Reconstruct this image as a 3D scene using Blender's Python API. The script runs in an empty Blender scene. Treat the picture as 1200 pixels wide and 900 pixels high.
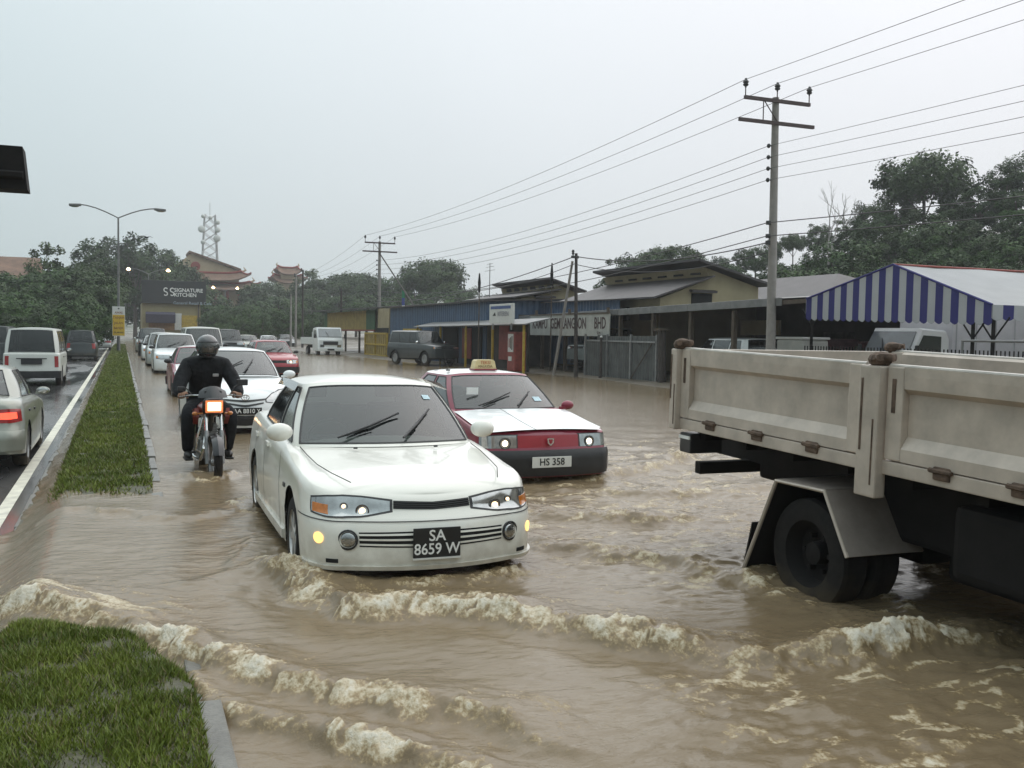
import bpy, bmesh, math, random
import numpy as np
from mathutils import Vector, Matrix

random.seed(7)
RNG = np.random.default_rng(11)
SC = bpy.context.scene
COL = SC.collection
PI = math.pi
R = math.radians

# ------------------------------------------------------------------ camera
F_PX, CAM_H, ROLL = 1152.0, 1.70, R(1.0)
_vx, _vy = 142 - 600, 384 - 450                      # vanishing point of the road in the photo
_x = _vx * math.cos(ROLL) + _vy * math.sin(ROLL)
_y = -_vx * math.sin(ROLL) + _vy * math.cos(ROLL)
TH = math.atan(-_y / F_PX)
PSI = math.atan(-_x / math.hypot(F_PX, _y))
fwd = Vector((math.sin(PSI) * math.cos(TH), math.cos(PSI) * math.cos(TH), -math.sin(TH)))
rgt0 = Vector((math.cos(PSI), -math.sin(PSI), 0))
up0 = rgt0.cross(fwd)
rgt = rgt0 * math.cos(ROLL) + up0 * math.sin(ROLL)
up = rgt.cross(fwd)
cam_data = bpy.data.cameras.new('camera')
cam = bpy.data.objects.new('camera', cam_data)
COL.objects.link(cam)
M4 = Matrix((rgt, up, -fwd)).transposed().to_4x4()
M4.translation = Vector((0, 0, CAM_H))
cam.matrix_world = M4
cam_data.sensor_width = 36.0
cam_data.lens = 36.0 * F_PX / 1200.0
cam_data.clip_start = 0.05
cam_data.clip_end = 5000
SC.camera = cam
SC.render.resolution_x, SC.render.resolution_y = 1024, 768


def ray(px, py):
    a, b = px - 600, py - 450
    x = (a * math.cos(ROLL) + b * math.sin(ROLL)) / F_PX
    y = -(-a * math.sin(ROLL) + b * math.cos(ROLL)) / F_PX
    f = math.cos(TH) + y * math.sin(TH)
    u = -math.sin(TH) + y * math.cos(TH)
    return Vector((f * math.sin(PSI) + x * math.cos(PSI), f * math.cos(PSI) - x * math.sin(PSI), u))


def G(px, py, z=0.0):
    r = ray(px, py); t = (z - CAM_H) / r.z
    return Vector((r.x * t, r.y * t, z))


def AX(px, py, X):
    r = ray(px, py); t = X / r.x
    return Vector((X, r.y * t, CAM_H + r.z * t))


def AY(px, py, Y):
    r = ray(px, py); t = Y / r.y
    return Vector((r.x * t, Y, CAM_H + r.z * t))


def AD(px, py, D):
    r = ray(px, py); t = D / math.hypot(r.x, r.y)
    return Vector((r.x * t, r.y * t, CAM_H + r.z * t))


# ------------------------------------------------------------------ world, sun, exposure
SUN_AZ, SUN_EL = R(62), R(52)       # azimuth from +Y (road direction) towards +X
world = bpy.data.worlds.new('World')
SC.world = world
world.use_nodes = True
nt = world.node_tree
nt.nodes.clear()
wo = nt.nodes.new('ShaderNodeOutputWorld')
bg = nt.nodes.new('ShaderNodeBackground')
bg.inputs['Strength'].default_value = 0.1
sky = nt.nodes.new('ShaderNodeTexSky')
sky.sky_type = 'NISHITA'
sky.sun_disc = False
sky.sun_elevation = SUN_EL
sky.sun_rotation = SUN_AZ
sky.dust_density = 4.0
tc = nt.nodes.new('ShaderNodeTexCoord')


def wn(op, a, b=None, c=None):
    n = nt.nodes.new('ShaderNodeMath'); n.operation = op
    for k, v in enumerate((a, b, c)):
        if v is None:
            continue
        if hasattr(v, 'links'):
            nt.links.new(v, n.inputs[k])
        else:
            n.inputs[k].default_value = v
    return n.outputs[0]


sep = nt.nodes.new('ShaderNodeSeparateXYZ')
nt.links.new(tc.outputs['Generated'], sep.inputs[0])
elev = wn('MAXIMUM', sep.outputs['Z'], 0.0)
# the even overcast deck: brighter overhead, a little brighter towards the hidden sun
dotn = nt.nodes.new('ShaderNodeVectorMath'); dotn.operation = 'DOT_PRODUCT'
nt.links.new(tc.outputs['Generated'], dotn.inputs[0])
dotn.inputs[1].default_value = (math.sin(SUN_AZ), math.cos(SUN_AZ), 0.55)
cl = nt.nodes.new('ShaderNodeTexNoise')
cl.inputs['Scale'].default_value = 1.6
cl.inputs['Detail'].default_value = 4
nt.links.new(tc.outputs['Generated'], cl.inputs['Vector'])
lum = wn('MULTIPLY_ADD', elev, 6.3, 4.15)
lum = wn('MULTIPLY_ADD', dotn.outputs['Value'], 2.0, lum)
lum = wn('MULTIPLY', lum, wn('MULTIPLY_ADD', cl.outputs['Fac'], 0.16, 0.92))
tint = nt.nodes.new('ShaderNodeMix'); tint.data_type = 'RGBA'
tint.inputs['A'].default_value = (0.82, 0.97, 1.0, 1)
tint.inputs['B'].default_value = (1.0, 0.985, 1.025, 1)
nt.links.new(wn('MULTIPLY_ADD', dotn.outputs['Value'], 1.15, -0.4), tint.inputs['Factor'])
sc_ = nt.nodes.new('ShaderNodeVectorMath'); sc_.operation = 'SCALE'
nt.links.new(tint.outputs['Result'], sc_.inputs[0]); nt.links.new(lum, sc_.inputs['Scale'])
mx = nt.nodes.new('ShaderNodeMix'); mx.data_type = 'RGBA'
mx.inputs['Factor'].default_value = 0.93
nt.links.new(sky.outputs[0], mx.inputs['A'])
nt.links.new(sc_.outputs[0], mx.inputs['B'])
nt.links.new(mx.outputs['Result'], bg.inputs['Color'])
nt.links.new(bg.outputs[0], wo.inputs['Surface'])

sun_d = bpy.data.lights.new('sun', 'SUN')
sun_d.energy = 1.3
sun_d.angle = R(120)
sun_d.color = (1.0, 0.97, 0.92)
sun = bpy.data.objects.new('sun', sun_d)
COL.objects.link(sun)
sdir = Vector((math.sin(SUN_AZ) * math.cos(SUN_EL), math.cos(SUN_AZ) * math.cos(SUN_EL), math.sin(SUN_EL)))
sun.rotation_euler = sdir.to_track_quat('Z', 'Y').to_euler()
sun.location = sdir * 50

SC.view_settings.view_transform = 'Standard'
SC.view_settings.look = 'None'
SC.view_settings.exposure = 0.30
SC.view_settings.gamma = 1.0
SC.view_settings.use_curve_mapping = False
SC.render.engine = 'CYCLES'
SC.cycles.use_denoising = True
SC.cycles.max_bounces = 8
SC.cycles.transparent_max_bounces = 12
SC.cycles.volume_bounces = 1
SC.cycles.caustics_reflective = False
SC.cycles.caustics_refractive = False

# ------------------------------------------------------------------ helpers: tags
def tag(o, label=None, cat=None, group=None, kind=None):
    if label: o['label'] = label
    if cat: o['category'] = cat
    if group: o['group'] = group
    if kind: o['kind'] = kind
    return o


def thing(name, label, cat, loc=(0, 0, 0), rz=0.0, group=None, rx=0.0):
    o = bpy.data.objects.new(name, None)
    o.empty_display_size = 0.2
    COL.objects.link(o)
    o.location = loc
    o.rotation_euler = (rx, 0, rz)
    return tag(o, label, cat, group)


def copy_tree(o, parent=None):
    c = o.copy(); COL.objects.link(c); c.parent = parent
    for ch in list(o.children):
        copy_tree(ch, c)
    return c


# ------------------------------------------------------------------ helpers: materials
MATS = {}


def pm(name, col, rough=0.5, metal=0.0, coat=0.0, var=0.12, scale=6.0, bump=0.0, bscale=40.0, mud=None, spec=0.5, emit=None, estr=0.0, attr=None, rvar=0.0):
    """procedural Principled material: base colour broken up by noise, optional mud up the lower part, optional bump"""
    if name in MATS:
        return MATS[name]
    m = bpy.data.materials.new(name); MATS[name] = m
    m.use_nodes = True
    t = m.node_tree; n = t.nodes; l = t.links
    b = n['Principled BSDF']
    b.inputs['Roughness'].default_value = rough
    b.inputs['Metallic'].default_value = metal
    b.inputs['Coat Weight'].default_value = coat
    b.inputs['Coat Roughness'].default_value = 0.06
    b.inputs['Specular IOR Level'].default_value = spec
    co = n.new('ShaderNodeTexCoord')
    nz = n.new('ShaderNodeTexNoise'); nz.inputs['Scale'].default_value = scale; nz.inputs['Detail'].default_value = 5
    nz.inputs['Roughness'].default_value = 0.62
    l.new(co.outputs['Object'], nz.inputs['Vector'])
    mix = n.new('ShaderNodeMix'); mix.data_type = 'RGBA'
    c = Vector(col[:3])
    mix.inputs['A'].default_value = (*(c * (1 - var)), 1)
    mix.inputs['B'].default_value = (*(c * (1 + var)), 1)
    mr = n.new('ShaderNodeMapRange'); mr.inputs['From Min'].default_value = 0.3; mr.inputs['From Max'].default_value = 0.7
    l.new(nz.outputs['Fac'], mr.inputs['Value']); l.new(mr.outputs['Result'], mix.inputs['Factor'])
    out = mix.outputs['Result']
    if attr:
        at = n.new('ShaderNodeAttribute'); at.attribute_name = attr
        mm = n.new('ShaderNodeMix'); mm.data_type = 'RGBA'; mm.blend_type = 'MULTIPLY'; mm.inputs['Factor'].default_value = 1
        l.new(out, mm.inputs['A']); l.new(at.outputs['Color'], mm.inputs['B']); out = mm.outputs['Result']
    if mud:
        # mud = (z_top, amount): splashed dirt fading upward, broken by noise
        sp = n.new('ShaderNodeSeparateXYZ'); l.new(co.outputs['Object'], sp.inputs[0])
        n2 = n.new('ShaderNodeTexNoise'); n2.inputs['Scale'].default_value = 9; n2.inputs['Detail'].default_value = 8
        l.new(co.outputs['Object'], n2.inputs['Vector'])
        ad = n.new('ShaderNodeMath'); ad.operation = 'MULTIPLY_ADD'; ad.inputs[1].default_value = -mud[0] * 1.3; l.new(n2.outputs['Fac'], ad.inputs[0]); l.new(sp.outputs['Z'], ad.inputs[2])
        m2 = n.new('ShaderNodeMapRange'); m2.inputs['From Min'].default_value = mud[0] * 0.35; m2.inputs['From Max'].default_value = -mud[0] * 0.75
        m2.inputs['To Max'].default_value = mud[1]
        l.new(ad.outputs[0], m2.inputs['Value'])
        m3 = n.new('ShaderNodeMix'); m3.data_type = 'RGBA'; l.new(m2.outputs['Result'], m3.inputs['Factor'])
        l.new(out, m3.inputs['A']); m3.inputs['B'].default_value = (0.20, 0.155, 0.10, 1); out = m3.outputs['Result']
        ra = n.new('ShaderNodeMath'); ra.operation = 'MULTIPLY_ADD'; ra.inputs[1].default_value = 0.4; ra.inputs[2].default_value = rough
        l.new(m2.outputs['Result'], ra.inputs[0]); l.new(ra.outputs[0], b.inputs['Roughness'])
    elif rvar:
        ra = n.new('ShaderNodeMapRange'); ra.inputs['To Min'].default_value = max(0.02, rough - rvar); ra.inputs['To Max'].default_value = min(1, rough + rvar)
        ra.inputs['From Min'].default_value = 0.35; ra.inputs['From Max'].default_value = 0.65
        l.new(nz.outputs['Fac'], ra.inputs['Value']); l.new(ra.outputs['Result'], b.inputs['Roughness'])
    l.new(out, b.inputs['Base Color'])
    if bump:
        nb = n.new('ShaderNodeTexNoise'); nb.inputs['Scale'].default_value = bscale; nb.inputs['Detail'].default_value = 4
        l.new(co.outputs['Object'], nb.inputs['Vector'])
        bp = n.new('ShaderNodeBump'); bp.inputs['Strength'].default_value = bump; bp.inputs['Distance'].default_value = 0.02
        l.new(nb.outputs['Fac'], bp.inputs['Height']); l.new(bp.outputs['Normal'], b.inputs['Normal'])
    if emit:
        b.inputs['Emission Color'].default_value = (*emit, 1)
        b.inputs['Emission Strength'].default_value = estr
    return m


def glass_mat(name, tint_=(0.35, 0.40, 0.38), rough=0.02, ior=1.5, film=0.0):
    """sheet glass: Fresnel mix of a mirror and a tinted see-through pane with a little wet film"""
    if name in MATS:
        return MATS[name]
    m = bpy.data.materials.new(name); MATS[name] = m
    m.use_nodes = True
    t = m.node_tree; n = t.nodes; l = t.links
    n.clear()
    o = n.new('ShaderNodeOutputMaterial')
    fr = n.new('ShaderNodeFresnel'); fr.inputs['IOR'].default_value = ior
    tr = n.new('ShaderNodeBsdfTransparent'); tr.inputs['Color'].default_value = (*tint_, 1)
    gl = n.new('ShaderNodeBsdfGlossy'); gl.inputs['Roughness'].default_value = rough
    gl.inputs['Color'].default_value = (0.95, 0.97, 0.97, 1)
    co = n.new('ShaderNodeTexCoord')
    nb = n.new('ShaderNodeTexNoise'); nb.inputs['Scale'].default_value = 60; nb.inputs['Detail'].default_value = 3
    l.new(co.outputs['Object'], nb.inputs['Vector'])
    bp = n.new('ShaderNodeBump'); bp.inputs['Strength'].default_value = 0.05; bp.inputs['Distance'].default_value = 0.01
    l.new(nb.outputs['Fac'], bp.inputs['Height']); l.new(bp.outputs['Normal'], gl.inputs['Normal'])
    mul = n.new('ShaderNodeMath'); mul.operation = 'MULTIPLY'; mul.inputs[1].default_value = 1.6; mul.use_clamp = True
    l.new(fr.outputs[0], mul.inputs[0])
    mxs = n.new('ShaderNodeMixShader')
    l.new(mul.outputs[0], mxs.inputs[0]); l.new(tr.outputs[0], mxs.inputs[1]); l.new(gl.outputs[0], mxs.inputs[2])
    last = mxs
    if film:
        df = n.new('ShaderNodeBsdfDiffuse'); df.inputs['Color'].default_value = (0.35, 0.4, 0.4, 1)
        m2 = n.new('ShaderNodeMixShader'); m2.inputs[0].default_value = film
        l.new(mxs.outputs[0], m2.inputs[1]); l.new(df.outputs[0], m2.inputs[2]); last = m2
    l.new(last.outputs[0], o.inputs['Surface'])
    return m


# ------------------------------------------------------------------ helpers: meshes
class MB:
    """collects geometry for one mesh object"""
    def __init__(self):
        self.v = []; self.f = []

    def add(self, vs, fs):
        k = len(self.v)
        self.v.extend([tuple(p) for p in vs])
        self.f.extend([tuple(i + k for i in q) for q in fs])
        return self

    def box(self, c, s, rot=None, b=0.0):
        """box with centre c, size s; b = chamfer on all edges"""
        hx, hy, hz = s[0] / 2, s[1] / 2, s[2] / 2
        if b <= 0:
            vs = [Vector((x * hx, y * hy, z * hz)) for z in (-1, 1) for y in (-1, 1) for x in (-1, 1)]
            fs = [(0, 2, 3, 1), (4, 5, 7, 6), (0, 1, 5, 4), (2, 6, 7, 3), (0, 4, 6, 2), (1, 3, 7, 5)]
        else:
            b = min(b, hx * 0.9, hy * 0.9, hz * 0.9)
            bm = bmesh.new()
            bmesh.ops.create_cube(bm, size=1.0)
            for q in bm.verts:
                q.co = Vector((q.co.x * s[0], q.co.y * s[1], q.co.z * s[2]))
            bmesh.ops.bevel(bm, geom=list(bm.edges), offset=b, segments=2, profile=0.6, affect='EDGES')
            bm.verts.index_update()
            vs = [q.co.copy() for q in bm.verts]; fs = [[q.index for q in fc.verts] for fc in bm.faces]
            bm.free()
        if rot is not None:
            vs = [rot @ q for q in vs]
        c = Vector(c)
        return self.add([q + c for q in vs], fs)

    def tube(self, pts, r, n=8, cap=True):
        pts = [Vector(p) for p in pts]
        rs = r if isinstance(r, (list, tuple)) else [r] * len(pts)
        rings = []
        prev = None
        for i, p in enumerate(pts):
            d = (pts[min(i + 1, len(pts) - 1)] - pts[max(i - 1, 0)])
            if d.length < 1e-9: d = Vector((0, 0, 1))
            d.normalize()
            if prev is None:
                a = Vector((0, 0, 1)) if abs(d.z) < 0.9 else Vector((1, 0, 0))
                a = (a - d * a.dot(d)).normalized()
            else:
                a = (prev - d * prev.dot(d))
                a = a.normalized() if a.length > 1e-6 else d.orthogonal().normalized()
            prev = a
            bb = d.cross(a)
            rings.append([p + (a * math.cos(2 * PI * k / n) + bb * math.sin(2 * PI * k / n)) * rs[i] for k in range(n)])
        vs = [q for rg in rings for q in rg]
        fs = []
        for i in range(len(pts) - 1):
            for k in range(n):
                fs.append((i * n + k, i * n + (k + 1) % n, (i + 1) * n + (k + 1) % n, (i + 1) * n + k))
        if cap:
            fs.append(tuple(range(n - 1, -1, -1)))
            fs.append(tuple((len(pts) - 1) * n + k for k in range(n)))
        return self.add(vs, fs)

    def lathe(self, prof, c, axis='Z', n=24, a0=0.0, a1=2 * PI):
        """prof: (radius, height) pairs about the axis"""
        vs = []; fs = []
        full = abs(a1 - a0 - 2 * PI) < 1e-6
        cols = n if full else n + 1
        for (rr, h) in prof:
            for k in range(cols):
                a = a0 + (a1 - a0) * k / n
                x, y = rr * math.cos(a), rr * math.sin(a)
                vs.append({'Z': Vector((x, y, h)), 'X': Vector((h, x, y)), 'Y': Vector((y, h, x))}[axis] + Vector(c))
        for i in range(len(prof) - 1):
            for k in range(n):
                k2 = (k + 1) % cols
                fs.append((i * cols + k, i * cols + k2, (i + 1) * cols + k2, (i + 1) * cols + k))
        return self.add(vs, fs)

    def prism(self, poly, d):
        """polygon (3-D points, planar) extruded by vector d"""
        d = Vector(d); n = len(poly)
        a = [Vector(p) for p in poly]
        vs = a + [p + d for p in a]
        fs = [tuple(range(n - 1, -1, -1)), tuple(range(n, 2 * n))]
        fs += [(i, (i + 1) % n, n + (i + 1) % n, n + i) for i in range(n)]
        return self.add(vs, fs)

    def grid(self, rows, closed=False):
        nr, nc = len(rows), len(rows[0])
        fs = []
        for i in range(nr - 1):
            for k in range(nc if closed else nc - 1):
                fs.append((i * nc + k, i * nc + (k + 1) % nc, (i + 1) * nc + (k + 1) % nc, (i + 1) * nc + k))
        return self.add([p for r_ in rows for p in r_], fs)

    def ball(self, c, s, n=10, m=7, rot=None):
        rows = []
        for i in range(m + 1):
            t = PI * i / m
            rows.append([Vector((math.sin(t) * math.cos(2 * PI * k / n) * s[0], math.sin(t) * math.sin(2 * PI * k / n) * s[1], math.cos(t) * s[2])) for k in range(n)])
        if rot is not None:
            rows = [[rot @ p for p in r_] for r_ in rows]
        c = Vector(c)
        return self.grid([[p + c for p in r_] for r_ in rows], closed=True)

    def build(self, name, mat, parent=None, smooth=False, angle=35, recalc=True):
        me = bpy.data.meshes.new(name)
        me.from_pydata(self.v, [], self.f)
        if recalc:
            bm = bmesh.new(); bm.from_mesh(me)
            bmesh.ops.remove_doubles(bm, verts=bm.verts, dist=1e-5)
            bmesh.ops.recalc_face_normals(bm, faces=bm.faces)
            bm.to_mesh(me); bm.free()
        if smooth:
            me.polygons.foreach_set('use_smooth', [True] * len(me.polygons))
            me.set_sharp_from_angle(angle=R(angle))
        if mat: me.materials.append(mat)
        o = bpy.data.objects.new(name, me)
        COL.objects.link(o)
        if parent: o.parent = parent
        return o


def obj_from_arrays(name, V, Fq, mat, parent=None, smooth=True, attrs=None):
    """fast path: V (n,3) array, Fq (m,k) int array"""
    me = bpy.data.meshes.new(name)
    k = Fq.shape[1]
    me.vertices.add(len(V)); me.vertices.foreach_set('co', V.astype(np.float32).ravel())
    me.loops.add(Fq.size); me.loops.foreach_set('vertex_index', Fq.astype(np.int32).ravel())
    me.polygons.add(len(Fq))
    me.polygons.foreach_set('loop_start', np.arange(0, Fq.size, k, dtype=np.int32))
    me.polygons.foreach_set('use_smooth', np.full(len(Fq), smooth))
    me.update(calc_edges=True)
    for an, (typ, arr) in (attrs or {}).items():
        a = me.attributes.new(an, typ, 'POINT')
        a.data.foreach_set('value' if typ == 'FLOAT' else 'color', arr.astype(np.float32).ravel())
    me.validate()
    if mat: me.materials.append(mat)
    o = bpy.data.objects.new(name, me)
    COL.objects.link(o)
    if parent: o.parent = parent
    return o


def text_part(txt, size, mat, parent, loc, rot, name='lettering', extrude=0.002, align='CENTER', bold=0.0, sx=1.0):
    cu = bpy.data.curves.new(name, 'FONT')
    cu.body = txt; cu.size = size; cu.align_x = align; cu.align_y = 'CENTER'; cu.extrude = extrude; cu.offset = bold
    cu.resolution_u = 3
    tmp = bpy.data.objects.new(name, cu); COL.objects.link(tmp)
    bpy.context.view_layer.update()
    me = bpy.data.meshes.new_from_object(tmp.evaluated_get(bpy.context.evaluated_depsgraph_get()))
    bpy.data.objects.remove(tmp); bpy.data.curves.remove(cu)
    me.transform(Matrix.Diagonal((sx, 1, 1, 1)))
    me.name = name
    me.materials.clear(); me.materials.append(mat)
    o = bpy.data.objects.new(name, me); COL.objects.link(o)
    o.parent = parent; o.location = loc; o.rotation_euler = rot
    return o


# numpy gradient noise
_PERM = RNG.permutation(512)
_GR = RNG.uniform(0, 2 * PI, 512)


def gnoise(x, y):
    xi = np.floor(x).astype(int); yi = np.floor(y).astype(int)
    xf, yf = x - xi, y - yi
    u = xf * xf * xf * (xf * (xf * 6 - 15) + 10); v = yf * yf * yf * (yf * (yf * 6 - 15) + 10)

    def g(ix, iy, dx, dy):
        a = _GR[_PERM[(_PERM[ix & 511] + iy) & 511]]
        return np.cos(a) * dx + np.sin(a) * dy
    n00 = g(xi, yi, xf, yf); n10 = g(xi + 1, yi, xf - 1, yf)
    n01 = g(xi, yi + 1, xf, yf - 1); n11 = g(xi + 1, yi + 1, xf - 1, yf - 1)
    return (n00 * (1 - u) + n10 * u) * (1 - v) + (n01 * (1 - u) + n11 * u) * v


def fbm(x, y, o=4, g=0.5):
    s = np.zeros_like(x); a = 1.0
    for k in range(o):
        s += a * gnoise(x * 2 ** k + 17.3 * k, y * 2 ** k - 9.1 * k); a *= g
    return s


def smooth01(x, a, b):
    t = np.clip((x - a) / (b - a), 0, 1)
    return t * t * (3 - 2 * t)

# ------------------------------------------------------------------ ground, roads, median
SCL = 1.70 / 1.76
KX = 0.35                                  # kerb of the central reservation


def lroad_z(Y):
    return -0.25 + 0.0 * np.asarray(Y, float)


def med_z(X, Y, slope=True):
    X = np.asarray(X, float) / SCL; Y = np.asarray(Y, float) / SCL
    ye = np.interp(X, [-0.8, -0.38, 0.03, 0.19, 0.36], [6.3, 6.2, 5.85, 5.36, 4.75])
    near = 0.075 - 0.13 * smooth01(Y - ye, -0.25, 0.45)
    far = -0.055 + 0.075 * smooth01(Y, 9.6, 12.2) + 0.085 * smooth01(Y, 12, 19)
    z = np.where(Y < 8, near, far)
    if not slope: return z
    t = smooth01(-X, 0.52, 0.90)                       # the side falls away to the lower carriageway
    return z * (1 - t) - 0.235 * t


def hill_z(X, Y):
    h = np.zeros_like(X)
    h = h + 13 * smooth01(X, 33, 84) * smooth01(-Y, -190, -60)             # wooded hill on the lot side
    h = h + 14 * smooth01(Y, 225, 340)                                      # rising ground at the end of the road
    h = h + 9 * smooth01(-X, 14, 60) * smooth01(Y, 40, 130)                 # bank on the far verge
    return h


def ground_z(X, Y):
    X = np.asarray(X, float); Y = np.asarray(Y, float)
    z = np.full_like(X, -0.27)
    xs = np.interp(Y, [0, 25, 36, 55, 75, 120], [15.5, 16.5, 17.3, 15.0, 14.5, 10.5])  # shore of the flood along the yards
    z = z + 0.36 * smooth01(X, xs - 2.0, xs + 1.2)
    z = z + 0.35 * smooth01(X, 18.5, 30)
    z = np.where(X < -0.9, lroad_z(Y) - 0.06, z)
    z = np.where(X < -8.6, lroad_z(Y) + 0.05, z)
    z = z + 0.26 * smooth01(Y, 110, 150) * (X > 0)
    return z + hill_z(X, Y)


def steps(lo, hi, d0, g, far):
    """1-D coordinates: even spacing d0 between lo and hi, growing by g beyond, out to the two far ends"""
    mid = list(np.arange(lo, hi + d0 * 0.5, d0))
    a, b = [], []
    x, d = hi, d0
    while x < far[1]:
        d *= g; x += d; a.append(x)
    x, d = lo, d0
    while x > far[0]:
        d *= g; x -= d; b.append(x)
    return np.array(b[::-1] + mid + a)


def grid_faces(nx, ny):
    i = np.arange(ny - 1)[:, None] * nx + np.arange(nx - 1)[None, :]
    return np.stack([i, i + 1, i + nx + 1, i + nx], -1).reshape(-1, 4)


m_earth = pm('wet_earth', (1.0, 1.0, 1.0), rough=0.5, var=0.3, scale=0.35, bump=0.5, bscale=6, rvar=0.25, attr='tint')
gx = steps(-12, 30, 1.0, 1.09, (-1500, 1500)); gy = steps(0, 130, 2.0, 1.09, (-1200, 2500))
GX, GY = np.meshgrid(gx, gy)
GZ = ground_z(GX, GY) + 0.02 * gnoise(GX * 0.4, GY * 0.4)
gr_ = np.clip(smooth01(hill_z(GX, GY), .2, 1.2) + smooth01(-GX, 8.8, 10), 0, 1)[..., None]       # undergrowth on the slopes and the far verge
GC = np.concatenate([np.array([.115, .095, .07]) * (1 - gr_) + np.array([.035, .05, .018]) * gr_, np.ones_like(gr_)], -1).reshape(-1, 4)
o = obj_from_arrays('ground', np.stack([GX, GY, GZ], -1).reshape(-1, 3), grid_faces(len(gx), len(gy)), m_earth, attrs={'tint': ('FLOAT_COLOR', GC)})
tag(o, kind='structure')


def wet_asphalt(name):
    m = bpy.data.materials.new(name); m.use_nodes = True
    t = m.node_tree; n = t.nodes; l = t.links; b = n['Principled BSDF']
    co = n.new('ShaderNodeTexCoord')
    mp = n.new('ShaderNodeMapping'); mp.inputs['Scale'].default_value = (1.0, 0.18, 1); l.new(co.outputs['Object'], mp.inputs[0])
    big = n.new('ShaderNodeTexNoise'); big.inputs['Scale'].default_value = 0.9; big.inputs['Detail'].default_value = 6; l.new(mp.outputs[0], big.inputs['Vector'])
    fine = n.new('ShaderNodeTexNoise'); fine.inputs['Scale'].default_value = 120; fine.inputs['Detail'].default_value = 3; l.new(co.outputs['Object'], fine.inputs['Vector'])
    cr = n.new('ShaderNodeValToRGB'); cr.color_ramp.elements[0].color = (0.026, 0.026, 0.028, 1); cr.color_ramp.elements[1].color = (0.075, 0.073, 0.070, 1)
    cr.color_ramp.elements[0].position = 0.3; cr.color_ramp.elements[1].position = 0.75
    l.new(fine.outputs['Fac'], cr.inputs[0]); l.new(cr.outputs[0], b.inputs['Base Color'])
    rr = n.new('ShaderNodeMapRange'); rr.inputs['From Min'].default_value = 0.4; rr.inputs['From Max'].default_value = 0.62
    rr.inputs['To Min'].default_value = 0.07; rr.inputs['To Max'].default_value = 0.38
    l.new(big.outputs['Fac'], rr.inputs['Value']); l.new(rr.outputs['Result'], b.inputs['Roughness'])
    bp = n.new('ShaderNodeBump'); bp.inputs['Distance'].default_value = 0.004
    l.new(rr.outputs['Result'], bp.inputs['Strength']); l.new(fine.outputs['Fac'], bp.inputs['Height']); l.new(bp.outputs['Normal'], b.inputs['Normal'])
    return m


m_asph = wet_asphalt('wet_asphalt')
ry = steps(1, 40, 0.5, 1.08, (-12, 320)); rx = np.linspace(-8.6, -0.84, 14)
RX, RY = np.meshgrid(rx, ry)
RXc = RX + 0.0012 * np.clip(RY - 95, 0, None) ** 2
o = obj_from_arrays('road', np.stack([RXc, RY, lroad_z(RY) + hill_z(RX, RY)], -1).reshape(-1, 3), grid_faces(len(rx), len(ry)), m_asph)
tag(o, kind='structure')
# painted edge line and lane dashes
m_paint = pm('road_paint', (0.62, 0.60, 0.50), rough=0.55, var=0.28, scale=5)


def road_strip(name, x0, x1, y0, y1):
    ys = np.arange(y0, y1 + 0.01, 0.5); X2, Y2 = np.meshgrid(np.array([x0, x1]), ys)
    return tag(obj_from_arrays(name, np.stack([X2, Y2, lroad_z(Y2) + 0.004], -1).reshape(-1, 3), grid_faces(2, len(ys)), m_paint), kind='structure')


road_strip('road_edge_line', -1.22, -1.09, -2, 110)
for k in range(9):
    road_strip('road_lane_dash', -4.55, -4.43, 6 + k * 11, 9.5 + k * 11)

# the raised reservation: soil sheet with turf on top, kerb stones along both sides
m_soil = pm('wet_soil', (0.06, 0.058, 0.028), rough=0.6, var=0.4, scale=7, bump=0.6, bscale=30)
my = np.concatenate([np.arange(-8, 14, 0.12), np.arange(14, 112, 0.8)]); mxx = np.linspace(-0.93, 0.30, 22)
MX, MY = np.meshgrid(mxx, my)
MZ = med_z(MX, MY) + 0.015 * fbm(MX * 2.2, MY * 2.2, 3)
o = obj_from_arrays('reservation_soil', np.stack([MX, MY, MZ], -1).reshape(-1, 3), grid_faces(len(mxx), len(my)), m_soil)
tag(o, kind='structure')
m_kerb = pm('kerb_concrete', (0.12, 0.115, 0.10), rough=0.35, var=0.3, scale=9, bump=0.3, bscale=50)
kerb = thing('kerb', None, None); tag(kerb, kind='structure')
kb = MB().box((0, 0, 0), (0.12, 0.985, 0.34), b=0.012)
kme = kb.build('kerb_stone', m_kerb, kerb)
kme.location = (KX, 3.0, 0)
first = True
for side in (KX, -0.90):
    for k in range(0, 74):
        y = -4 + k * 1.0
        if side < 0 and y < 10: continue
        c = kme if first else kme.copy()
        if not first: COL.objects.link(c)
        first = False
        c.parent = kerb
        z = float(med_z(0.36 if side > 0 else -0.7, y)) if side > 0 else float(lroad_z(y)) + 0.018
        if side > 0 and y < 6: z = 0.055 - 0.05 * max(0, y - 4.0)
        c.location = (side + random.uniform(-.012, .012), y, min(z, 0.085) - 0.17 + random.uniform(-.012, .006))
        c.rotation_euler = (random.uniform(-.006, .006), random.uniform(-.03, .03), random.uniform(-.01, .01))


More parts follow.
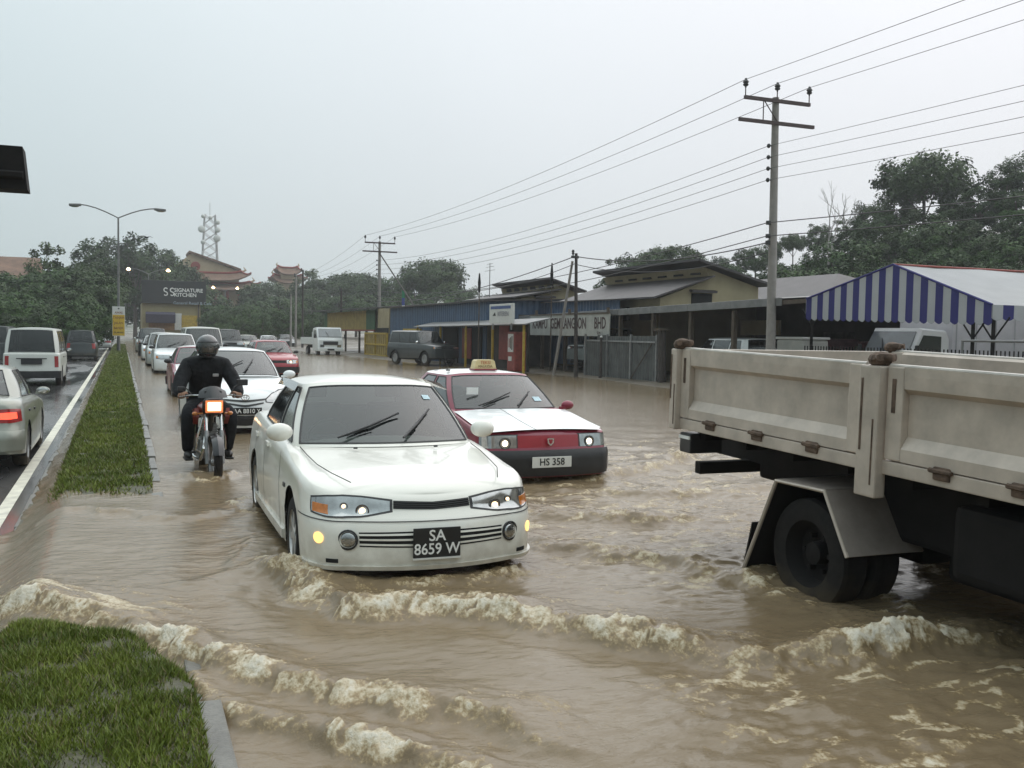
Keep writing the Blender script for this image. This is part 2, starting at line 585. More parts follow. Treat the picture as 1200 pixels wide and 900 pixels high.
def grass_blades(regions):
    P, Hh, W = [], [], []
    for (x0, x1, y0, y1, dens, h, w) in regions:
        n = int((x1 - x0) * (y1 - y0) * dens)
        x = RNG.uniform(x0, x1, n); y = RNG.uniform(y0, y1, n)
        clump = fbm(x * 3.1, y * 3.1, 3)
        z = med_z(x, y); zz = z; z = med_z(x, y, False)
        keep = (RNG.random(n) < 1.6 * smooth01(zz, -.22, -.02)) & (z > -0.012 + 0.02 * RNG.random(n)) & (RNG.random(n) < 0.55 + 1.1 * clump) & (RNG.random(n) < smooth01(z, -0.02, 0.035) + 0.12)
        P.append(np.stack([x, y, zz - 0.004], -1)[keep])
        Hh.append((h * (0.6 + 0.8 * RNG.random(n)) * (1 + 0.5 * clump))[keep]); W.append((w * (0.7 + 0.6 * RNG.random(n)))[keep])
    P = np.concatenate(P); Hh = np.concatenate(Hh); W = np.concatenate(W); n = len(P)
    a = RNG.uniform(0, 2 * PI, n); lean = RNG.uniform(0.25, 1.0, n); la = RNG.uniform(0, 2 * PI, n)
    dx = np.stack([np.cos(a), np.sin(a), np.zeros(n)], -1) * W[:, None]
    tip = np.stack([np.cos(la) * lean * Hh, np.sin(la) * lean * Hh, Hh], -1)
    V = np.stack([P - dx, P + dx, P + tip], 1).reshape(-1, 3)
    Fq = np.arange(3 * n).reshape(-1, 3)
    t = np.clip(0.5 + 0.6 * fbm(P[:, 0] * 1.7, P[:, 1] * 1.7, 3) + 0.3 * RNG.standard_normal(n) * 0.6, 0, 1)[:, None]
    c = np.array([[0.056, 0.090, 0.010]]) * (1 - t) + np.array([[0.185, 0.225, 0.030]]) * t
    dry = (RNG.random(n) < 0.12)[:, None]
    c = np.where(dry, np.array([[0.17, 0.14, 0.06]]), c)
    Cc = np.repeat(np.concatenate([c, np.ones((n, 1))], 1), 3, 0)
    return V, Fq, Cc


m_grass = pm('turf', (1.0, 1.0, 1.0), rough=0.45, var=0.02, attr='tint', spec=0.35)
V, Fq, Cc = grass_blades([(-0.74, 0.31, 3.2, 6.6, 24000, 0.034, 0.0038), (-0.72, 0.31, 9.6, 20, 6000, 0.045, 0.008), (-0.72, 0.31, 20, 42, 2200, 0.055, 0.015), (-0.72, 0.31, 42, 100, 900, 0.07, 0.03)])
o = obj_from_arrays('grass', V, Fq, m_grass, smooth=False, attrs={'tint': ('FLOAT_COLOR', Cc)})
tag(o, 'short wet green grass on the central reservation', 'grass', kind='stuff')

# ------------------------------------------------------------------ flood water
CRESTS = [  # points left to right, height, front width, back width, foam, trailing foam
    ([(0.98, 7.5), (1.25, 6.55), (1.42, 5.98), (1.97, 5.95), (2.27, 5.63), (2.62, 5.14), (2.98, 4.77), (3.26, 4.42), (3.76, 4.30), (4.5, 4.36), (5.6, 4.1)], 0.105, 0.105, 0.32, 1.15, 0.75),
    ([(0.85, 7.55), (1.12, 7.0), (1.4, 6.68), (1.9, 6.5), (2.5, 6.52), (2.95, 6.85)], 0.055, 0.12, 0.25, 0.75, 0.5),
    ([(-1.5, 7.9), (-0.65, 7.1), (-0.21, 6.45), (0.12, 5.93), (0.46, 5.42), (0.64, 5.08), (0.92, 4.70), (1.15, 4.47), (1.49, 4.21), (1.73, 3.88), (1.98, 3.45)], 0.075, 0.075, 0.24, 1.0, 0.7),
    ([(0.28, 5.35), (0.43, 4.70), (0.66, 4.25), (0.94, 4.04), (1.20, 3.78), (1.45, 3.3)], 0.06, 0.06, 0.2, 0.9, 0.5),
    ([(4.15, 11.6), (4.56, 11.05), (5.63, 10.95), (6.4, 11.3), (7.33, 12.1), (8.2, 13.0)], 0.07, 0.10, 0.35, 0.8, 0.6),
    ([(-0.92, 10.1), (-0.33, 10.3), (0.43, 9.55), (1.05, 9.8)], 0.03, 0.08, 0.25, 0.35, 0.2),
    ([(1.2, 8.9), (1.0, 8.2), (0.75, 7.4), (0.3, 6.9)], 0.03, 0.08, 0.3, 0.25, 0.2),
    ([(3.05, 7.6), (3.6, 7.1), (4.1, 6.4), (4.35, 5.6)], 0.05, 0.12, 0.3, 0.55, 0.6),
    ([(3.3, 9.6), (3.9, 8.7), (4.6, 8.2), (5.4, 8.1)], 0.045, 0.12, 0.35, 0.5, 0.6),
    ([(4.4, 10.2), (5.4, 9.5), (6.6, 9.4), (7.8, 9.9)], 0.04, 0.12, 0.35, 0.45, 0.5),
    ([(0.55, 12.5), (0.8, 12.05), (1.1, 12.1), (1.35, 12.6)], 0.05, 0.07, 0.2, 0.6, 0.4),
    ([(1.4, 20.3), (1.9, 19.1), (2.6, 18.8), (3.3, 19.2)], 0.05, 0.15, 0.4, 0.5, 0.4),
    ([(0.6, 5.9), (0.95, 5.55), (1.35, 5.25), (1.8, 5.0)], 0.012, 0.1, 0.3, 0.05, 0.1),
]
wy = steps(1.4, 8.6, 0.021, 1.026, (1.0, 150)); wx = steps(-1.4, 5.6, 0.021, 1.030, (-7.0, 26))
WX, WY = np.meshgrid(wx, wy)
WZ = np.zeros_like(WX); FO = np.zeros_like(WX)
near = (WY < 26)
fade = 1.0 / (1 + (WY / 22.0) ** 2)
choppy = np.clip(smooth01(WX, 2.2, 4.0) * smooth01(WY, 4.6, 6.2) * smooth01(-WY, -18, -10) + 0.28, 0, 1)
choppy = np.clip(choppy + 0.75 * smooth01(WX, 1.9, 3.0) * smooth01(-WY, -4.6, -4.0) + 0.12 * (WY < 5), 0, 1)
# travelling ripples, stretched across the flow
WZ += 0.028 * choppy * fbm(WX * 1.5 + 0.3 * WY, WY * 2.3, 4, 0.58) * (0.4 + fade)
WZ += 0.030 * np.clip(choppy - .25, 0, 1) * (0.5 - np.abs(fbm(WX * 1.9 + 0.5 * WY, WY * 3.1, 3, 0.5))) * fade
WZ += 0.030 * choppy * fbm(WX * 0.55, WY * 0.9, 2) * (0.3 + fade)
WZ += 0.009 * choppy * (1 - np.abs(fbm(WX * 3.2, WY * 5.0, 3, 0.6)) * 2.2) * fade
Xn, Yn = WX[near], WY[near]
wpx = 0.10 * fbm(Xn * 2.6, Yn * 2.6, 4, 0.6); wpy = 0.10 * fbm(Xn * 2.6 + 50, Yn * 2.6 + 30, 4, 0.6)
fine1 = fbm(Xn * 9, Yn * 9, 4, 0.62); fine2 = fbm(Xn * 4.2 + 7, Yn * 4.2, 4, 0.6)
hz = np.zeros_like(Xn); fo = np.zeros_like(Xn)
for pts, A, wf, wb, fm, tr in CRESTS:
    P = np.array(pts) * SCL
    best = np.full_like(Xn, 1e9); sd = np.zeros_like(Xn); endf = np.zeros_like(Xn)
    L = np.concatenate([[0], np.cumsum(np.hypot(*np.diff(P, axis=0).T))])
    for k in range(len(P) - 1):
        a, b = P[k], P[k + 1]; d = b - a; ll = d @ d
        qx, qy = Xn + wpx - a[0], Yn + wpy - a[1]
        tt = np.clip((qx * d[0] + qy * d[1]) / ll, 0, 1)
        ex, ey = qx - tt * d[0], qy - tt * d[1]
        dist = np.hypot(ex, ey); sgn = np.sign(ex * d[1] - ey * d[0])
        sel = dist < best
        best = np.where(sel, dist, best); sd = np.where(sel, dist * sgn, sd)
        endf = np.where(sel, (L[k] + tt * (L[k + 1] - L[k])) / L[-1], endf)
    ends = smooth01(endf, 0.0, 0.12) * smooth01(1 - endf, 0.0, 0.12)
    mod = (0.85 + 0.7 * fbm(Xn * 1.3 + 3 * A, Yn * 1.3, 2)) * ends
    prof = np.where(sd > 0, np.exp(-(sd / wf) ** 2), np.exp(-(sd / wb) ** 2))
    hz += A * mod * prof
    hz -= A * 0.28 * ends * np.exp(-((sd - wf * 2.6) / (wf * 1.6)) ** 2)
    sl = endf * L[-1]
    wsl = sl + 0.5 * fbm(sl * 2.1 + 7, sd * 3.0, 3)
    strk = 0.75 * fbm(wsl * 3.6 + 40 * A, sd * 2.4, 4, 0.7) + 0.6 * fbm(wsl * 12 + sd * 3, sd * 5, 3, 0.6)
    fr = np.exp(-((sd - wf * 0.35) / (wf * 1.25)) ** 2) * fm * mod * np.clip(0.74 + 1.15 * strk + 0.55 * fine2, 0, 1.3)
    tb = np.exp(-((sd + wb * 0.9) / (wb * 1.1)) ** 2) * tr * ends * np.clip(0.25 + 2.2 * fine2, 0, 1)
    fo = np.maximum(fo, np.maximum(fr, tb * 0.7))
    lumps = np.clip(1 - np.abs(fbm(wsl * 8 + 5 * A, sd * 6, 3, 0.55)) * 2.4, 0, 1)
    body = np.exp(-((sd - wf * 0.3) / (wf * 1.3)) ** 2) * mod
    hz += A * body * (0.14 * (lumps - 0.4) + 0.30 * strk) + 0.030 * fr * fine1
# froth flecks over the choppy water
fo = np.maximum(fo, 0.85 * np.clip(choppy[near] * 1.3 - 0.30, 0, 1) * np.clip(7.5 * (0.19 - np.abs(fbm(Xn * 1.1, Yn * 1.9, 4, 0.6))) * (fine2 + 0.62), 0, 1))
fo = np.maximum(fo, 0.30 * np.clip(9.0 * (0.06 - np.abs(fbm(Xn * .7 + 9, Yn * 1.3, 4, 0.62))) * (fine2 + 0.55), 0, 1))
# white water streaming over the dip and down on to the dry lane
sx, sy = (Xn + 0.15) / SCL, (Yn - 6.45) / SCL
along = sx * -0.72 + sy * 0.69; across = sx * 0.69 + sy * 0.72
strm = np.exp(-(across / 0.42) ** 2) * smooth01(along, -1.0, -0.2) * smooth01(-along, -1.6, -0.9)
strk = fbm(across * 7.5 + 0.6 * fbm(along * 2, across * 2, 2), along * 1.6 + 4, 4, 0.6)
fo = np.maximum(fo, strm * np.clip(0.42 + 1.9 * strk, 0, 1.0)); hz += 0.022 * strm * strk
fo = np.maximum(fo, 0.5 * smooth01(-Xn, .3, .9) * smooth01(-Yn, -9.5, -7.5) * np.clip(2.2 * fbm(Xn * 1.8, Yn * 4.2, 4, .6) - .05, 0, 1))
# wash round the wheels and bumpers standing in the water
for (cx, cy, rr) in ((1.20, 7.2, 0.22), (1.2, 9.7, 0.2), (0.9, 11.6, 0.14), (4.4, 5.35, 0.38), (1.1, 17.3, 0.25), (3.8, 11.2, 0.25)):
    dd = np.hypot(Xn - cx, (Yn - cy) * 0.6)
    ring = np.exp(-((dd - rr) / 0.10) ** 2)
    hz += 0.03 * ring * (0.6 + 1.2 * fine2); fo = np.maximum(fo, ring * np.clip(0.35 + 2 * fine2, 0, 1))
WZ[near] += hz; FO[near] = np.clip(fo, 0, 1.2)
WZ += 0.012 * smooth01(-WX, -0.5, 0.4) * smooth01(-WY, -11, -6.5)          # the sheet spilling over the dip
WZ -= (0.236 + 0.035 * fbm(WX * 2, WY * 2, 3)) * smooth01(-WX, 0.46, 0.98)     # and running down on to the lower carriageway
WZ -= 0.06 * smooth01(-WX, 0.9, 1.05) * smooth01(WY, 9.5, 11.5)


def water_mat():
    m = bpy.data.materials.new('muddy_flood_water'); m.use_nodes = True
    t = m.node_tree; n = t.nodes; l = t.links; b = n['Principled BSDF']
    co = n.new('ShaderNodeTexCoord')
    at = n.new('ShaderNodeAttribute'); at.attribute_name = 'foam'
    fn = n.new('ShaderNodeTexNoise'); fn.inputs['Scale'].default_value = 34; fn.inputs['Detail'].default_value = 8; fn.inputs['Roughness'].default_value = 0.68
    mp = n.new('ShaderNodeMapping'); mp.inputs['Scale'].default_value = (1, 0.75, 1); l.new(co.outputs['Object'], mp.inputs[0]); l.new(mp.outputs[0], fn.inputs['Vector'])
    th = n.new('ShaderNodeMath'); th.operation = 'MULTIPLY_ADD'; th.inputs[1].default_value = 2.1
    s2 = n.new('ShaderNodeMath'); s2.operation = 'SUBTRACT'; l.new(fn.outputs['Fac'], s2.inputs[0]); s2.inputs[1].default_value = 0.60
    l.new(s2.outputs[0], th.inputs[0]); l.new(at.outputs['Fac'], th.inputs[2])
    fr = n.new('ShaderNodeMapRange'); fr.inputs['From Min'].default_value = 0.12; fr.inputs['From Max'].default_value = 1.05; l.new(th.outputs[0], fr.inputs['Value'])
    mudn = n.new('ShaderNodeTexNoise'); mudn.inputs['Scale'].default_value = 0.8; mudn.inputs['Detail'].default_value = 6; l.new(co.outputs['Object'], mudn.inputs['Vector'])
    mc = n.new('ShaderNodeMix'); mc.data_type = 'RGBA'; mc.inputs['A'].default_value = (0.150, 0.108, 0.062, 1); mc.inputs['B'].default_value = (0.225, 0.172, 0.108, 1)
    l.new(mudn.outputs['Fac'], mc.inputs['Factor'])
    ramp = n.new('ShaderNodeValToRGB'); e = ramp.color_ramp.elements
    e[0].position = 0.0; e[0].color = (0.20, 0.140, 0.070, 1); e[1].position = 1.0; e[1].color = (0.80, 0.74, 0.62, 1)
    q = e.new(0.34); q.color = (0.30, 0.225, 0.125, 1)
    q = e.new(0.68); q.color = (0.58, 0.50, 0.365, 1)
    l.new(fr.outputs['Result'], ramp.inputs[0])
    fc = n.new('ShaderNodeMix'); fc.data_type = 'RGBA'
    fs = n.new('ShaderNodeMapRange'); fs.inputs['From Max'].default_value = 0.30; l.new(fr.outputs['Result'], fs.inputs['Value'])
    l.new(mc.outputs['Result'], fc.inputs['A']); l.new(ramp.outputs[0], fc.inputs['B']); l.new(fs.outputs['Result'], fc.inputs['Factor'])
    l.new(fc.outputs['Result'], b.inputs['Base Color'])
    rg = n.new('ShaderNodeMapRange'); rg.inputs['To Min'].default_value = 0.12; rg.inputs['To Max'].default_value = 0.6
    l.new(fr.outputs['Result'], rg.inputs['Value']); l.new(rg.outputs['Result'], b.inputs['Roughness'])
    b.inputs['IOR'].default_value = 1.33
    rip = n.new('ShaderNodeTexNoise'); rip.inputs['Scale'].default_value = 7; rip.inputs['Detail'].default_value = 6; rip.inputs['Roughness'].default_value = 0.6
    m2 = n.new('ShaderNodeMapping'); m2.inputs['Scale'].default_value = (0.8, 1.5, 1); l.new(co.outputs['Object'], m2.inputs[0]); l.new(m2.outputs[0], rip.inputs['Vector'])
    bp = n.new('ShaderNodeBump'); bp.inputs['Strength'].default_value = 0.30; bp.inputs['Distance'].default_value = 0.05; l.new(rip.outputs['Fac'], bp.inputs['Height'])
    b2 = n.new('ShaderNodeBump'); b2.inputs['Distance'].default_value = 0.03; l.new(fn.outputs['Fac'], b2.inputs['Height'])
    l.new(fr.outputs['Result'], b2.inputs['Strength']); l.new(bp.outputs['Normal'], b2.inputs['Normal']); l.new(b2.outputs['Normal'], b.inputs['Normal'])
    return m


m_water = water_mat()
o = obj_from_arrays('flood_water', np.stack([WX, WY, WZ], -1).reshape(-1, 3), grid_faces(len(wx), len(wy)), m_water, attrs={'foam': ('FLOAT', FO.reshape(-1))})
tag(o, kind='structure')
print('water verts', WX.size)

# ------------------------------------------------------------------ shared vehicle materials
m_tyre = pm('tyre_rubber', (0.014, 0.013, 0.013), rough=0.75, var=0.35, scale=20, spec=.25, mud=(.3, .35))
m_rim = pm('alloy_rim', (0.52, 0.52, 0.51), rough=0.35, metal=0.6, var=0.15)
m_steel = pm('steel_rim', (0.30, 0.30, 0.30), rough=0.45, metal=0.5, var=0.2)
m_chrome = pm('chrome', (0.72, 0.72, 0.72), rough=0.14, metal=1.0, var=0.05)
m_black = pm('black_plastic', (0.022, 0.022, 0.024), rough=0.42, var=0.25, scale=12)
m_dark = pm('dark_cavity', (0.008, 0.008, 0.008), rough=0.9, var=0.3)
m_trim = pm('dark_trim', (0.035, 0.035, 0.037), rough=0.55, var=0.25)
m_cloth = pm('seat_cloth', (0.075, 0.075, 0.078), rough=0.9, var=0.2)
m_dash = pm('dashboard', (0.05, 0.05, 0.052), rough=0.7, var=0.2)
m_glass = glass_mat('car_glass', (0.40, 0.45, 0.44), film=0.03)
m_glass_t = glass_mat('tinted_glass', (0.07, 0.075, 0.075), film=0.015)
m_lens = pm('lamp_lens', (0.40, 0.41, 0.41), rough=0.14, metal=0.85, coat=1.0, var=0.18, scale=14)
m_amber = pm('amber_lens', (0.55, 0.17, 0.02), rough=0.15, coat=0.8, var=0.2, scale=30)
m_amber_on = pm('amber_lens_lit', (0.8, 0.4, 0.05), rough=0.2, emit=(1.0, 0.60, 0.22), estr=1.3)
m_bulb = pm('headlamp_bulb_lit', (1, 0.9, 0.7), emit=(1.0, 0.66, 0.34), estr=2.2)
m_bulb_w = pm('headlamp_bulb_white', (1, 0.95, 0.85), emit=(1.0, 0.80, 0.52), estr=4.0)
m_tail = pm('tail_lens', (0.32, 0.012, 0.012), rough=0.15, coat=0.8, var=0.25, scale=30)
m_tail_on = pm('tail_lens_lit', (0.7, 0.03, 0.02), rough=0.2, emit=(1.0, 0.10, 0.05), estr=1.5)
m_plate_k = pm('black_plate', (0.012, 0.012, 0.013), rough=0.35, var=0.1)
m_plate_w = pm('white_plate', (0.66, 0.66, 0.63), rough=0.4, var=0.06)
m_white_ink = pm('white_ink', (0.78, 0.78, 0.76), rough=0.5, var=0.04)
m_black_ink = pm('black_ink', (0.012, 0.012, 0.012), rough=0.5, var=0.04)
m_sticker = pm('sticker', (0.45, 0.60, 0.66), rough=0.5, var=0.3, scale=40)


def lerp(a, b, t):
    return a + (b - a) * t


class Car:
    """body of lofted plan outlines (nose, corners, flanks, tail) with cut wheel arches, and a greenhouse of
    pillars and panes on top.  local frame: +y forward, +x to the car's own right, z=0 road"""

    def __init__(self, S):
        self.S = S
        self.hl = S['L'] / 2

    # profile tables by height
    def wv(self, z): return float(np.interp(z, *zip(*self.S['w'])))
    def yf(self, z): return self.hl + float(np.interp(z, *zip(*self.S['nose'])))
    def yr(self, z): return -self.hl + float(np.interp(z, *zip(*self.S['tail'])))
    def zt(self, y): return float(np.interp(y, *zip(*sorted(self.S['top']))))

    def plan(self, tau, w, yf, yr):
        S = self.S
        rf, kf, bf = S.get('rf', 0.25), S.get('kf', 0.35), S.get('bf', 0.10)
        rr, kr, br = S.get('rr', 0.18), S.get('kr', 0.22), S.get('br', 0.06)
        if tau <= 1:
            return (w - rf) * tau, yf - bf * tau ** 2
        if tau <= 2:
            a = (tau - 1) * PI / 2
            return w - rf + rf * math.sin(a), yf - bf - kf * (1 - math.cos(a))
        if tau <= 3:
            q = tau - 2
            return w + S.get('belly', 0.012) * (1 - (2 * q - 1) ** 2), lerp(yf - bf - kf, yr + br + kr, q)
        if tau <= 4:
            a = (tau - 3) * PI / 2
            return w - rr + rr * math.cos(a), yr + br + kr * (1 - math.sin(a))
        q = 5 - tau
        return (w - rr) * q, yr + br * q ** 2

    def bottom(self, y):
        S = self.S
        z = float(np.interp(y, *zip(*sorted(S['sill']))))
        for wyc in (S['wf'], S['wr']):
            ra = S['rw'] + S.get('gap', 0.055)
            d = abs(y - wyc)
            if d < ra:
                z = max(z, S['rw'] + math.sqrt(ra * ra - d * d))
        return z

    def wall(self, tau, z, side=1, off=0.0):
        """a point on the body wall"""
        def p(t):
            w, a, b = self.wv(z), self.yf(z), self.yr(z)
            x, y = self.plan(t, w, a, b)
            top = self.zt(y)
            e = max(0.0, z - (top - self.S.get('rs', 0.06)))
            rs = self.S.get('rs', 0.06)
            ins = rs * (1 - math.sqrt(max(0.0, 1 - min(1, e / rs) ** 2))) * 0.8
            if ins > 0:
                x, y = self.plan(t, w - ins, a - ins, b + ins)
            return Vector((x, y, z))
        q = p(tau)
        if off:
            d = p(min(5, tau + 0.02)) - p(max(0, tau - 0.02))
            nrm = Vector((-d.y, d.x, 0))
            if nrm.length > 0:
                nrm.normalize()
                if tau >= 4.95: nrm = Vector((0, -1, 0))
                if tau <= 0.05: nrm = Vector((0, 1, 0))
                q = q + nrm * off
        return Vector((q.x * side, q.y, q.z))

    def tau_at_y(self, y, z):
        a, b = 2.0, 3.0
        ya = self.plan(2, 1, self.yf(z), self.yr(z))[1]; yb = self.plan(3, 1, self.yf(z), self.yr(z))[1]
        return 2 + (ya - y) / (ya - yb)

    def topz(self, x, y):
        w = self.wv(self.zt(y)) - 0.02
        return self.zt(y) + self.S.get('crown', 0.05) * (1 - min(1, abs(x) / w) ** 2)

    def patch(self, pts, off=0.006, n=10, m=5, side=1, rim=True):
        """raised piece following the wall; pts: (tau, z low, z high) stations"""
        ts = [p[0] for p in pts]
        rows = []
        lo = len(pts)
        for i in range(n + 1):
            q = i / n * (lo - 1); k = min(int(q), lo - 2); f = q - k
            t = lerp(pts[k][0], pts[k + 1][0], f); z0 = lerp(pts[k][1], pts[k + 1][1], f); z1 = lerp(pts[k][2], pts[k + 1][2], f)
            row = []
            for j in range(m + 1):
                z = lerp(z0, z1, j / m)
                row.append(self.wall(t, z, side, off))
            if rim:
                row = [self.wall(t, z0, side, -0.012)] + row + [self.wall(t, z1, side, -0.012)]
            rows.append(row)
        if rim:
            def sink(row, t, z0, z1):
                zs = [z0] + [lerp(z0, z1, j / m) for j in range(m + 1)] + [z1]
                return [self.wall(t, z, side, -0.012) for z in zs]
            rows = [sink(rows[0], pts[0][0], pts[0][1], pts[0][2])] + rows + [sink(rows[-1], pts[-1][0], pts[-1][1], pts[-1][2])]
        return MB().grid(rows)

    def build(self, root, detail=1.0):
        S = self.S
        # ---- body shell
        nfr, nco, nsd = int(10 * detail), int(8 * detail), int(56 * detail)
        taus = [i / nfr for i in range(nfr)] + [1 + i / nco for i in range(nco)]
        sd = sorted(set([2 + i / nsd for i in range(nsd)]))
        taus += sd + [3 + i / nco for i in range(nco)] + [4 + i / nfr for i in range(nfr + 1)]
        vl = [0, .07, .15, .25, .36, .48, .6, .7, .79, .86, .91, .945, .97, .988, 1.0]
        zm = 0.5
        half = []
        for t in taus:
            y0 = self.plan(t, self.wv(zm), self.yf(zm), self.yr(zm))[1]
            zb, zt_ = self.bottom(y0), self.zt(y0)
            half.append([self.wall(t, lerp(zb, zt_, v)) for v in vl])
        mb = MB()
        nV = len(vl)
        body_rows = half + [[Vector((-p.x, p.y, p.z)) for p in c] for c in reversed(half[1:-1])]
        mb.grid(body_rows + [body_rows[0]])
        # top deck: rows across
        nx = int(12 * detail)
        hole = S.get('hole')
        for i in range(len(taus) - 1):
            a, b = half[i][-1], half[i + 1][-1]
            r0 = [Vector((a.x * (2 * k / nx - 1), a.y, a.z + S.get('crown', .05) * (1 - (2 * k / nx - 1) ** 2) * min(1, a.x / 0.5))) for k in range(nx + 1)]
            r1 = [Vector((b.x * (2 * k / nx - 1), b.y, b.z + S.get('crown', .05) * (1 - (2 * k / nx - 1) ** 2) * min(1, b.x / 0.5))) for k in range(nx + 1)]
            for k in range(nx):
                cx = (r0[k].x + r1[k + 1].x) / 2; cy = (a.y + b.y) / 2
                if hole and hole[1] < cy < hole[0] and abs(cx) < hole[2]:
                    continue
                mb.add([r0[k], r0[k + 1], r1[k + 1], r1[k]], [(0, 1, 2, 3)])
        body = mb.build('body', S['paint'], root, smooth=True, angle=50)
        # underbody and arch liners
        ub = MB()
        zu = min(z for _, z in S['sill'])
        wv_ = self.wv(0.35) - 0.02
        ub.box((0, 0, zu + 0.11), (2 * wv_ - 0.36, S['L'] - 0.5, 0.2))
        for wyc in (S['wf'], S['wr']):
            ra = S['rw'] + S.get('gap', 0.055) + 0.004
            for s in (-1, 1):
                rows = []
                for k in range(15):
                    a = PI * k / 14
                    y, z = wyc + ra * math.cos(a), S['rw'] + ra * math.sin(a)
                    rows.append([Vector((s * (wv_ + 0.012), y, z)), Vector((s * (wv_ - 0.30), y, z))])
                rows = [[Vector((p.x, p.y, zu + .02)) for p in rows[0]]] + rows + [[Vector((p.x, p.y, zu + .02)) for p in rows[-1]]]
                ub.grid(rows)
        ub.build('underbody', m_dark, root)
        # ---- greenhouse
        K = S['keys']                       # (base x, base y, top x, top y, tag of the segment that follows)
        zr = S['roof_z']
        nseg = {'windscreen': 10, 'rear_window': 10, 'pillar': 2, 'side_window': 6}
        g0, g1 = S.get('g0', 0.05), S.get('g1', 0.93)
        vv = [0, g0] + [lerp(g0, g1, k / 6) for k in range(1, 6)] + [g1, lerp(g1, 1, .5), 1.0]
        cols = []; tags = []
        for i in range(len(K) - 1):
            a, b = K[i], K[i + 1]; ns = nseg[a[4]]
            for k in range(ns):
                f = k / ns
                bx, by, tx, ty = (lerp(a[q], b[q], f) for q in range(4))
                if i == 0:            # plan bow of the screen
                    by = lerp(a[1], b[1], f * f); ty = lerp(a[3], b[3], f * f)
                if i == len(K) - 2:
                    by = lerp(b[1], a[1], (1 - f) ** 2); ty = lerp(b[3], a[3], (1 - f) ** 2)
                cols.append((bx, by, tx, ty)); tags.append((a[4], i))
        cols.append(tuple(K[-1][:4]))

        def gp(c, v):
            bx, by, tx, ty = c
            zb = self.topz(bx, by) - 0.012
            zt_ = zr - 0.035 * min(1, (abs(tx) / max(k[2] for k in K)) ** 4)
            x, y, z = lerp(bx, tx, v), lerp(by, ty, v), lerp(zb, zt_, v)
            bul = S.get('bulge', 0.022) * math.sin(PI * v)
            d = math.hypot(x, 1e-3)
            x += bul * (1 if abs(bx) > 0.9 * max(k[0] for k in K) else 0)
            y += bul * 0.8 * (1 if by > 0.1 and abs(bx) < 0.9 * max(k[0] for k in K) else (-1 if by < -0.1 and abs(bx) < 0.9 * max(k[0] for k in K) else 0))
            return Vector((x, y, z))
        self.gp = gp; self.K = K
        grid_h = [[gp(c, v) for v in vv] for c in cols]
        shell = MB(); panes = {}
        gi0, gi1 = 1, 7
        for s in (1, -1):
            for i in range(len(cols) - 1):
                t_, seg = tags[i]
                for j in range(len(vv) - 1):
                    q = [grid_h[i][j], grid_h[i + 1][j], grid_h[i + 1][j + 1], grid_h[i][j + 1]]
                    q = [Vector((p.x * s, p.y, p.z)) for p in q]
                    if t_ != 'pillar' and gi0 <= j < gi1:
                        key = (t_, seg, s if t_ == 'side_window' else 0)
                        panes.setdefault(key, MB()).add(q, [(0, 1, 2, 3)])
                    else:
                        shell.add(q, [(0, 1, 2, 3)])
        pil = shell.build('pillars', S.get('pillar_mat', S['paint']), root, smooth=True, angle=40)
        # roof
        rf = MB(); nx = 12; wm_ = max(k[2] for k in K)
        for i in range(len(cols) - 1):
            a, b = grid_h[i][-1], grid_h[i + 1][-1]
            def row(p):
                yy = (p.y - K[0][3]) / (K[-1][3] - K[0][3])
                gy_ = math.sin(PI * min(1, max(0, yy))) ** .7
                return [Vector((p.x * q_, p.y, zr - 0.035 * min(1, (abs(p.x * q_) / wm_) ** 4) + S.get('rcrown', 0.03) * gy_ * (1 - q_ ** 2))) for q_ in [2 * k / nx - 1 for k in range(nx + 1)]]
            rf.grid([row(a), row(b)])
        rf.build('roof', S.get('roof_mat', S['paint']), root, smooth=True, angle=50)
        for (t_, seg, s), mbp in panes.items():
            gm = S.get('glass', m_glass) if t_ == 'windscreen' else S.get('side_glass', S.get('glass', m_glass))
            pn = mbp.build(t_, gm, root, smooth=True, angle=60)
            # rubber seal round the pane
            idx = [i for i in range(len(cols) - 1) if tags[i] == (t_, seg)]
            i0, i1 = idx[0], idx[-1] + 1
            if s == 0:
                loop = [grid_h[i][gi0] for i in range(i0, i1 + 1)] + [grid_h[i1][j] for j in range(gi0, gi1 + 1)] if t_ == 'windscreen' else [grid_h[i0][j] for j in range(gi1, gi0 - 1, -1)] + [grid_h[i][gi0] for i in range(i0, i1 + 1)]
                topl = [grid_h[i][gi1] for i in range(i0, i1 + 1)]
                if t_ == 'windscreen':
                    hl_ = loop + topl[::-1]
                else:
                    hl_ = topl[::-1] + loop[0:]
                mbs = MB()
                for sg in (1, -1):
                    mbs.tube([Vector((p.x * sg, p.y, p.z)) for p in hl_], 0.009, 5)
            else:
                lp = [grid_h[i][gi0] for i in range(i0, i1 + 1)] + [grid_h[i1][j] for j in range(gi0 + 1, gi1 + 1)] + [grid_h[i][gi1] for i in range(i1 - 1, i0 - 1, -1)] + [grid_h[i0][j] for j in range(gi1 - 1, gi0 - 1, -1)]
                mbs = MB().tube([Vector((p.x * s, p.y, p.z)) for p in lp], 0.009, 5)
            mbs.build('window_seal', S.get('seal', m_trim), pn)
        # screen surface for wipers and stickers
        self.ws_cols = [c for c, t in zip(cols, tags) if t == ('windscreen', 0)] + [cols[nseg['windscreen']]]
        return body

